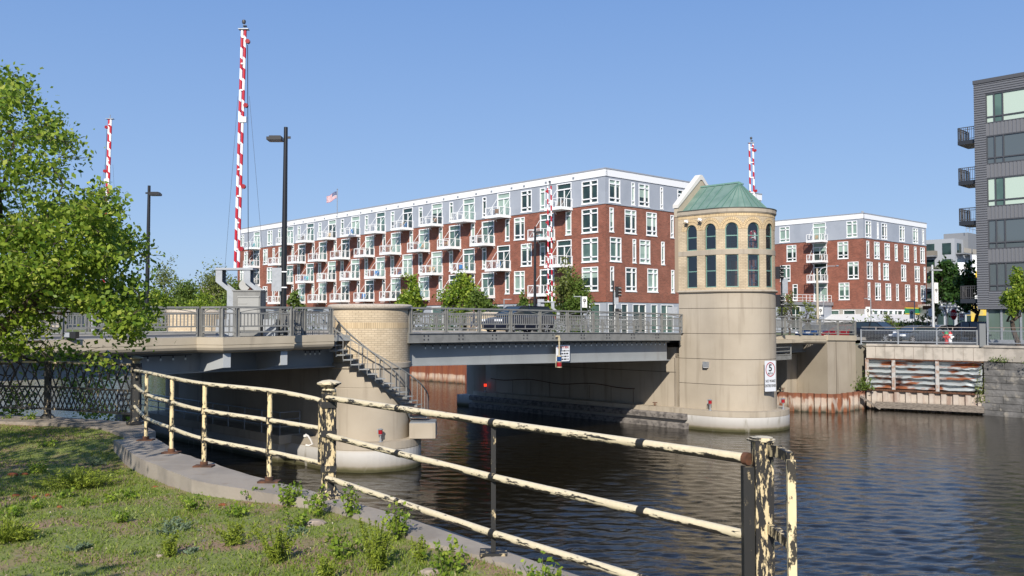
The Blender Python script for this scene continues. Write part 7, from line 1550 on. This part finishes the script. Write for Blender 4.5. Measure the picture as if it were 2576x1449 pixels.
poly_tree('leafy_tree', 'large bright green tree hanging over the river and bridge at the left edge', base, limb,
    [(up1, 250, 13.6, 17.5, .9), (mid, 300, 13.4, 17.2, 1.2), (low, 16, 13.8, 15.2, 1.1), ([(0, 760), (110, 760), (110, 880), (0, 880)], 14, 14, 16.5, .9), ([(95, 885), (205, 880), (210, 915), (100, 925)], 7, 16.6, 17.4, .8), ([(150, 930), (295, 930), (290, 1060), (170, 1060)], 13, 16.9, 18, .45), ([(252, 885), (272, 885), (270, 925), (252, 925)], 2, 15, 15.4, .5), ([(0, 940), (70, 1000), (60, 1050), (0, 1050)], 6, 16.8, 17.6, .5)],
    15, 1, 340, 95, .155, leafA, .084,
    bare=[(atY(-60, 860, 15.8), atY(120, 905, 16), .03), (atY(-30, 850, 15.8), atY(60, 1000, 16.2), .025), (atY(20, 880, 16), atY(150, 870, 15.6), .02), (atY(-100, 880, 16), atY(30, 960, 16.5), .03), (atY(0, 850, 15.8), atY(95, 960, 16), .02), (atY(-80, 950, 16.5), atY(70, 890, 15.6), .02), (atY(30, 800, 15.4), atY(200, 760, 15.4), .03), (atY(70, 770, 15), atY(330, 730, 14.8), .03), (atY(60, 860, 15.5), atY(200, 940, 16), .018), (atY(100, 740, 15), atY(250, 620, 14.8), .03), (atY(165, 640, 15), atY(120, 400, 15.5), .04), (atY(0, 700, 15.8), atY(60, 330, 16), .06)])
# second tree of the bank, left of the view: shades the grass
t = thing('shade_tree', 'broad leafy bank tree standing beside the near lawn', 'tree', (-9.6, 5.2, 5.05)); mb = MB(); branch_tube(mb, (0, 0, -.1), (.3, .2, 2.6), .2, .14, .05); 
C = []
for i in range(70):
    q = rng.normal(size=3); q = q / np.linalg.norm(q) * rng.uniform(.2, 1) ** .4; c = np.array([1.15, 1.1, 4.2]) + q * np.array([2.9, 2.7, 1.5])
    if c[0] - 9.6 > -.58 * (c[1] + 5.2) - .5: continue
    C.append(c + rng.normal(size=(110, 3)) * .3); branch_tube(mb, (.3, .2, 2.5), c, .06, .01, .15, 4, 4)
for i in range(14):
    c = np.array([rng.uniform(4.6, 6.0), rng.uniform(-3.4, -2.4), rng.uniform(1.6, 2.6)]); C.append(c + rng.normal(size=(60, 3)) * .25)
part('trunk', mb, barkm, t, world=False); obj('crown', leaf_mesh('crown', np.concatenate(C), .12, leafA, .62), t)
# trees along the far riverwalk and behind the bridge
def px_tree(label, x, ytop, D, rpx, lm, ls, n_, z0=5.05, name='tree', group='trees on the far bank', **k):
    if 380 < x < 620: rpx *= 1.45; n_ = int(n_ * 1.7)
    p = atY(x, 800, D); h = atY(x, ytop, D).z - z0; return tree(name, label, (p.x, D, z0), h, rpx * 1.25 * D / F, lm, ls * 1.3, int(n_ * 1.7), group=group, **k)
far_trees = [
 ('small green tree before the long brick building, between lamp and low tower', 745, 738, 122, 22, leafB, .3, 900), ('green tree just right of the low brick tower, before the balconies', 1035, 706, 108, 38, leafA, .26, 2600),
 ('wide green tree before the long brick building, middle of the balconies', 1160, 698, 103, 45, leafA, .24, 3200), ('bushy green tree right of the widest balcony tree', 1205, 738, 101, 32, leafB, .24, 2000), ('low green tree left of the second street lamp', 1320, 748, 99, 30, leafB, .24, 1500),
 ('tall airy green tree in front of the corner windows', 1425, 672, 96, 40, leafD, .2, 2300), ('dense green tree under the corner of the long brick building', 1452, 715, 95, 38, leafB, .22, 3000), ('low bush like tree right behind the striped barrier', 1385, 755, 96, 28, leafA, .22, 1800),
 ('thin spring tree just right of the tall tower', 1985, 735, 90, 28, leafD, .17, 420), ('thin low tree before the grey annex', 2030, 762, 92, 22, leafD, .17, 260), ('small bare tree before the white awning', 2225, 790, 100, 22, leafD, .15, 160), ('small bare tree before the right end of the awning', 2315, 792, 100, 20, leafD, .15, 140),
 ('airy grey green tree behind the bridge, right of the leafy tree', 418, 676, 175, 42, leafD, .32, 1300), ('wide airy tree just left of the tall barrier', 535, 688, 170, 55, leafD, .32, 2000), ('dense rounded green tree low behind the left railing', 462, 722, 160, 40, leafB, .34, 2600), ('green tree half behind the tall barrier frame', 598, 715, 165, 30, leafB, .34, 1500), ('green tree low beside the leafy tree', 385, 735, 155, 32, leafA, .32, 1800),
 ('round green tree seen through the leafy tree, left of the far lamp', 320, 735, 165, 40, leafB, .36, 1800), ('green tree seen through the leafy tree near its middle', 230, 738, 170, 42, leafB, .36, 1800), ('green tree seen through the leafy tree near the picture edge', 130, 742, 170, 42, leafB, .36, 1600), ('farthest left green tree behind the leafy tree', 40, 735, 175, 45, leafB, .36, 1600), ('green tree filling the gap behind the left railing', 510, 745, 150, 34, leafA, .3, 1600),
 ('large dark green tree between the brick and metal buildings', 2378, 668, 150, 44, leafC, .45, 3800), ('small yellow green tree behind the brown street sign', 2352, 742, 108, 18, leafD, .2, 500), ('dark leafy tree with visible limbs left of the metal building', 2440, 678, 92, 32, leafC, .3, 1500), ('bright green street tree at the right picture edge', 2560, 688, 70, 38, leafA, .17, 3200),
]
for lab, x, yt, D, rp, lm, ls, n_ in far_trees: px_tree(lab, x, yt, D, rp, lm, ls, n_, tr=.12 if n_ < 1000 else .2, trunk_h=1.2 if x < 1800 else None)
# hedge masses along the riverwalk
def hedge(label, a, b, h, w_, lm, n_):
    t = thing('hedge', label, 'hedge', a, 0); d = Vector(b) - Vector(a); C = np.array([np.array(d) * rng.random() + np.array([rng.normal() * w_, rng.normal() * w_, abs(rng.normal()) * h * .45]) for _ in range(n_)]); o = obj('foliage', leaf_mesh('foliage', C, .26, lm), t); mb = MB()
    for i in range(12): q = d * ((i + .5) / 12); mb.tube([q, q + Vector((rng.normal() * .2, 0, h * .8))], .04, 5)
    part('stems', mb, barkm, t, world=False)
hedge('long green hedge along the far riverwalk before the long brick building', B(41.5, 26, 5.05), B(41.5, 62, 5.05), 2.0, .6, leafB, 5200)
hedge('green bushes behind the mesh railing below the white awning', atY(2150, 838, 98), atY(2330, 838, 98), 1.6, .5, leafB, 1200)
hedge('green bushes behind the left railing on the far bank', (-62, 140, 5.05), (-28, 128, 5.05), 3.2, 1.2, leafB, 3800)
# plants on the embankment
def tuft(label, p, r, h, lm, ls, n_, name='shrub', cat='plant', up=1., group=None, stem=True, dark=None):
    t = thing(name, label, cat, p, 0, group); C = rng.normal(size=(n_, 3)) * np.array([r, r, h]) * .42; C[:, 2] = np.abs(C[:, 2]) + .01
    mb = MB()
    for i in range(7): a = rng.uniform(0, 2 * PI); mb.tube([(0, 0, 0), (math.cos(a) * r * .4, math.sin(a) * r * .4, h * .5), (math.cos(a) * r * .7, math.sin(a) * r * .7, h * .8)], [.006 * (1 + r), .004 * (1 + r), .002], 4, cap=False)
    part('stems', mb, mat('green_stem', (.12, .14, .04), .7), t, world=False); obj('leaves', leaf_mesh('leaves', C, ls, lm), t)
q = along(-.01) + wn2 * .3; tuft('green shrub growing where the tan abutment meets the corrugated wall', (q.x, q.y, 1.5), .9, 1.2, leafB, .16, 500)
q = along(.97) + wn2 * .35; tuft('dry brown and green growth at the right end of the corrugated wall', (q.x, q.y, .9), .5, 2.4, leafD, .12, 260)
for i, f in enumerate((.05, .16, .3)): q = W1.lerp(W3, f); tuft(['low weeds on top of the dark stone wall, near the corrugated wall', 'trailing weeds on the dark stone wall under the railing', 'bushy weeds on the dark stone wall at the right edge'][i], (q.x + wn2.x * .1, q.y + wn2.y * .1, 3.92), .9, .5, leafB, .12, 240)
# ---- weeds on the lawn
def ground(x, y):
    z = 5.2
    for _ in range(3): p = onz(x, y, z); z = gz(p.x, p.y)
    return Vector((p.x, p.y, z))
def weed(label, x, y, wpx, hpx, kind, lm=None):
    p = ground(x, y); s = p.y / F; w_, h = wpx * s, hpx * s; w_ *= 1.1; h *= 1.1
    t = thing('weed' if kind != 'juniper' else 'juniper', label, 'plant', p, 0, 'plants on the near lawn'); mb = MB(); C = []; Dr = []
    if kind == 'leafy':
        k = max(7, int(w_ * 50))
        for i in range(k):
            a = rng.uniform(0, 2 * PI); rr_ = w_ * .5 * math.sqrt(rng.random()); hh = h * rng.uniform(.45, 1); e = Vector((math.cos(a) * rr_, math.sin(a) * rr_, hh)); b0 = Vector((e.x * .4, e.y * .4, 0)); mb.tube([b0, b0.lerp(e, .6) + Vector((0, 0, hh * .12)), e], [.0035, .0028, .0015], 4, cap=False)
            for j in range(int(7 + hh * 60)): f = rng.uniform(.2, 1.05); C.append(np.array(b0.lerp(e, f)) + rng.normal(size=3) * .024)
        L_ = .034; me = leaf_mesh('leaves', C, L_, lm or leafA, .7, droop=.15, up=1.2)
    elif kind == 'juniper':
        k = int(50 + w_ * 200)
        for i in range(k):
            a = rng.uniform(0, 2 * PI); f = rng.random() ** .6; e = Vector((math.cos(a) * w_ * .55 * f, math.sin(a) * w_ * .5 * f, h * rng.uniform(.35, 1) * (1.1 - .5 * f))); b0 = e * rng.uniform(.0, .45); b0.z *= .5; mb.tube([b0, e], [.003, .001], 3, cap=False)
            d = (e - b0).normalized()
            for j in range(22): g = rng.uniform(.2, 1.05); C.append(np.array(b0.lerp(e, g)) + rng.normal(size=3) * .012); Dr.append(np.array(d) + rng.normal(size=3) * .35)
        me = leaf_mesh('leaves', C, .034, lm or leafJ, .28, dirs=Dr)
    elif kind == 'feather':
        k = max(10, int(w_ * 60))
        for i in range(k):
            a = rng.uniform(0, 2 * PI); e = Vector((math.cos(a) * w_ * .5 * rng.random(), math.sin(a) * w_ * .5 * rng.random(), h * rng.uniform(.5, 1))); b0 = Vector((e.x * .2, e.y * .2, 0)); mb.tube([b0, e], [.0035, .0015], 4, cap=False)
            for j in range(int(12 + h * 110)):
                g = rng.uniform(.1, 1); q = np.array(b0.lerp(e, g)); o_ = rng.normal(size=3); o_ /= np.linalg.norm(o_); L_ = .05 * (1.15 - g); m_ = 3
                for u_ in range(m_): C.append(q + o_ * L_ * (u_ + .5) / m_); Dr.append(o_)
        me = leaf_mesh('leaves', C, .026, lm or leafJ, .28, dirs=Dr)
    else:   # thistle: rosettes of long jagged blades
        k = int(20 + w_ * 40)
        for i in range(k):
            a = rng.uniform(0, 2 * PI); el = rng.uniform(.15, 1.2); d = np.array([math.cos(a) * math.cos(el), math.sin(a) * math.cos(el), math.sin(el) * .8]); r0 = np.array([rng.normal() * w_ * .16, rng.normal() * w_ * .16, 0.]); L_ = min(w_ * .42, h * 1.1)
            for j in range(16): g = rng.uniform(.1, 1); sd2 = np.cross(d, [0, 0, 1.]); C.append(r0 + d * g * L_ + sd2 * rng.normal() * .010); Dr.append(d * .6 + sd2 * rng.choice((-1, 1)) * .9)
            mb.tube([Vector(r0), Vector(r0 + d * L_)], [.003, .001], 3, cap=False)
        me = leaf_mesh('leaves', C, .032, lm or leafT, .35, dirs=Dr)
    part('stems', mb, mat('green_stem', (.12, .14, .04), .7), t, world=False); obj('leaves', me, t)
WEEDS = [('low spreading yellow green juniper on the grass left of the kerb', 195, 1224, 175, 44, 'juniper'), ('grey green thistle at the edge of the tree shade', 240, 1169, 62, 32, 'thistle'), ('single upright thistle against the concrete kerb', 360, 1168, 22, 42, 'thistle'),
 ('small dark green weed below the spreading juniper', 163, 1256, 38, 24, 'leafy'), ('small leafy weed left of the two nearest the juniper', 88, 1280, 36, 22, 'leafy'), ('leafy weed close to the left picture edge', 35, 1300, 55, 26, 'leafy'), ('feathery yellow green juniper at the left picture edge', 20, 1362, 125, 50, 'juniper'),
 ('weed with bright leaves in the middle of the lawn', 276, 1262, 34, 26, 'leafy'), ('tiny weed left of the bright leafed one', 213, 1272, 24, 16, 'leafy'), ('yellowish leafy weed right of the tiny weed', 300, 1317, 58, 32, 'leafy'), ('scattered low weeds beyond the yellowish one', 320, 1255, 50, 20, 'leafy'),
 ('broad leafed weed above the wide grey thistle', 483, 1284, 62, 34, 'leafy'), ('wide grey thistle in the middle of the lawn', 440, 1338, 100, 52, 'thistle'), ('grey green sprawling weed near the bottom left', 200, 1383, 55, 26, 'thistle'), ('yellow green feathery bush below the wide thistle', 428, 1400, 68, 54, 'feather'), ('small thistle right of the yellow green bush', 480, 1392, 38, 28, 'thistle'),
 ('rounded feathery bush in the centre of the lawn', 592, 1372, 112, 52, 'feather'), ('big feathery bush below the fence post', 700, 1412, 120, 92, 'feather'), ('leafy weed at the kerb just left of the capped post', 728, 1277, 66, 66, 'leafy'), ('low leafy weeds on the kerb edge further left of the capped post', 640, 1262, 60, 34, 'leafy'), ('tall leafy weed in front of the capped post', 797, 1300, 58, 78, 'leafy'),
 ('leafy sapling right of the capped post', 890, 1306, 58, 70, 'leafy'), ('leafy weed growing over the kerb under the low rail', 1005, 1358, 92, 82, 'leafy'), ('broad leafed weed left of the tallest feathery plant', 866, 1404, 80, 66, 'leafy'), ('tallest feathery plant near the bottom of the lawn', 950, 1436, 112, 125, 'feather'), ('small feathery plant right of the tallest one', 1057, 1418, 42, 62, 'feather'),
 ('leafy weed near the kerb at the bottom of the picture', 1130, 1444, 88, 78, 'leafy'), ('leafy weed rising from the bottom edge by the lowest rail', 1365, 1500, 130, 80, 'leafy'), ('leafy weed in the grass left of the flat stone', 745, 1330, 70, 46, 'leafy'), ('thistle beside the big feathery bush', 738, 1345, 60, 44, 'thistle'), ('dark green weed in the tree shade', 90, 1190, 60, 24, 'leafy'), ('small weed in the tree shade near the old kerb', 120, 1118, 40, 14, 'leafy'), ('weed at the foot of the old kerb by the lattice fence', 75, 1064, 34, 24, 'leafy'), ('small weed on the old kerb at the left edge', 20, 1060, 26, 16, 'leafy'), ('low weed between the kerb and the wide thistle', 600, 1300, 70, 26, 'leafy'), ('feathery plant at the bottom between the bushes', 820, 1462, 80, 60, 'feather')]
for wv in WEEDS: weed(*wv)
# stones, cones
def stone_(label, x, y, wpx, hpx, m, name='stone', cat='stone', group=None):
    p = ground(x, y); s = p.y / F; w_, h = wpx * s / 2, hpx * s; mb = MB(); n_ = 12; vs = []
    for k, (f, z) in enumerate(((1, -.02), (.95, h * .5), (.6, h))): vs += [(p.x + f * w_ * (1 + .15 * math.sin(i * 2.3 + k)) * math.cos(2 * PI * i / n_), p.y + f * w_ * .7 * (1 + .15 * math.cos(i * 1.7)) * math.sin(2 * PI * i / n_), p.z + z) for i in range(n_)]
    mb.add(vs, [(k * n_ + i, k * n_ + (i + 1) % n_, (k + 1) * n_ + (i + 1) % n_, (k + 1) * n_ + i) for k in range(2) for i in range(n_)] + [tuple(range(2 * n_, 3 * n_))]); return single(name, mb, m, label, cat, group)
stm = mat('stone_pale', (.33, .27, .22), .9, col2=(.22, .18, .15), scale=12, bump=.5, bscale=30)
stone_('flat pale stone lying in the grass below the capped fence post', 790, 1320, 60, 12, stm); stone_('pale stone near the bottom of the lawn beside the kerb', 1085, 1442, 60, 10, stm); stone_('small grey stone near the left edge of the sunlit grass', 400, 1400, 16, 5, stm)
cone = mat('cone_brown', (.20, .055, .02), .9, col2=(.1, .03, .015), scale=30)
for i, (x, y, w_) in enumerate(((40, 1248, 22), (88, 1252, 14), (32, 1196, 26), (150, 1275, 14), (120, 1247, 12), (390, 1227, 18), (560, 1272, 22), (62, 1195, 18))):
    stone_('clump of rust brown dead juniper, %s' % ['left of the spreading juniper', 'just right of the largest brown clump', 'widest one in the tree shade', 'at the left tip of the spreading juniper', 'smallest one by the juniper tip', 'right of the spreading juniper', 'against the concrete kerb', 'beside the widest shaded one'][i], x, y, w_, 6, cone, 'dead_sprig', 'debris', 'brown dead sprigs on the lawn')
# dead leaves and gravel bits strewn on the lawn
C = []
while len(C) < 2600:
    x, y = rng.uniform(-8, 1.5), rng.uniform(5.5, 13)
    if inside(x, y, lawn): C.append((x, y, gz(x, y) + .008))
o = bpy.data.objects.new('litter', leaf_mesh('litter', C, .014, leafmat('litter', (.12, .07, .04), (.3, .25, .19), (.5, .46, .4), 0), .7, up=3)); COL.objects.link(o); o['kind'] = 'stuff'; o['label'] = 'dead leaf bits and gravel strewn over the near lawn'; o['category'] = 'litter'
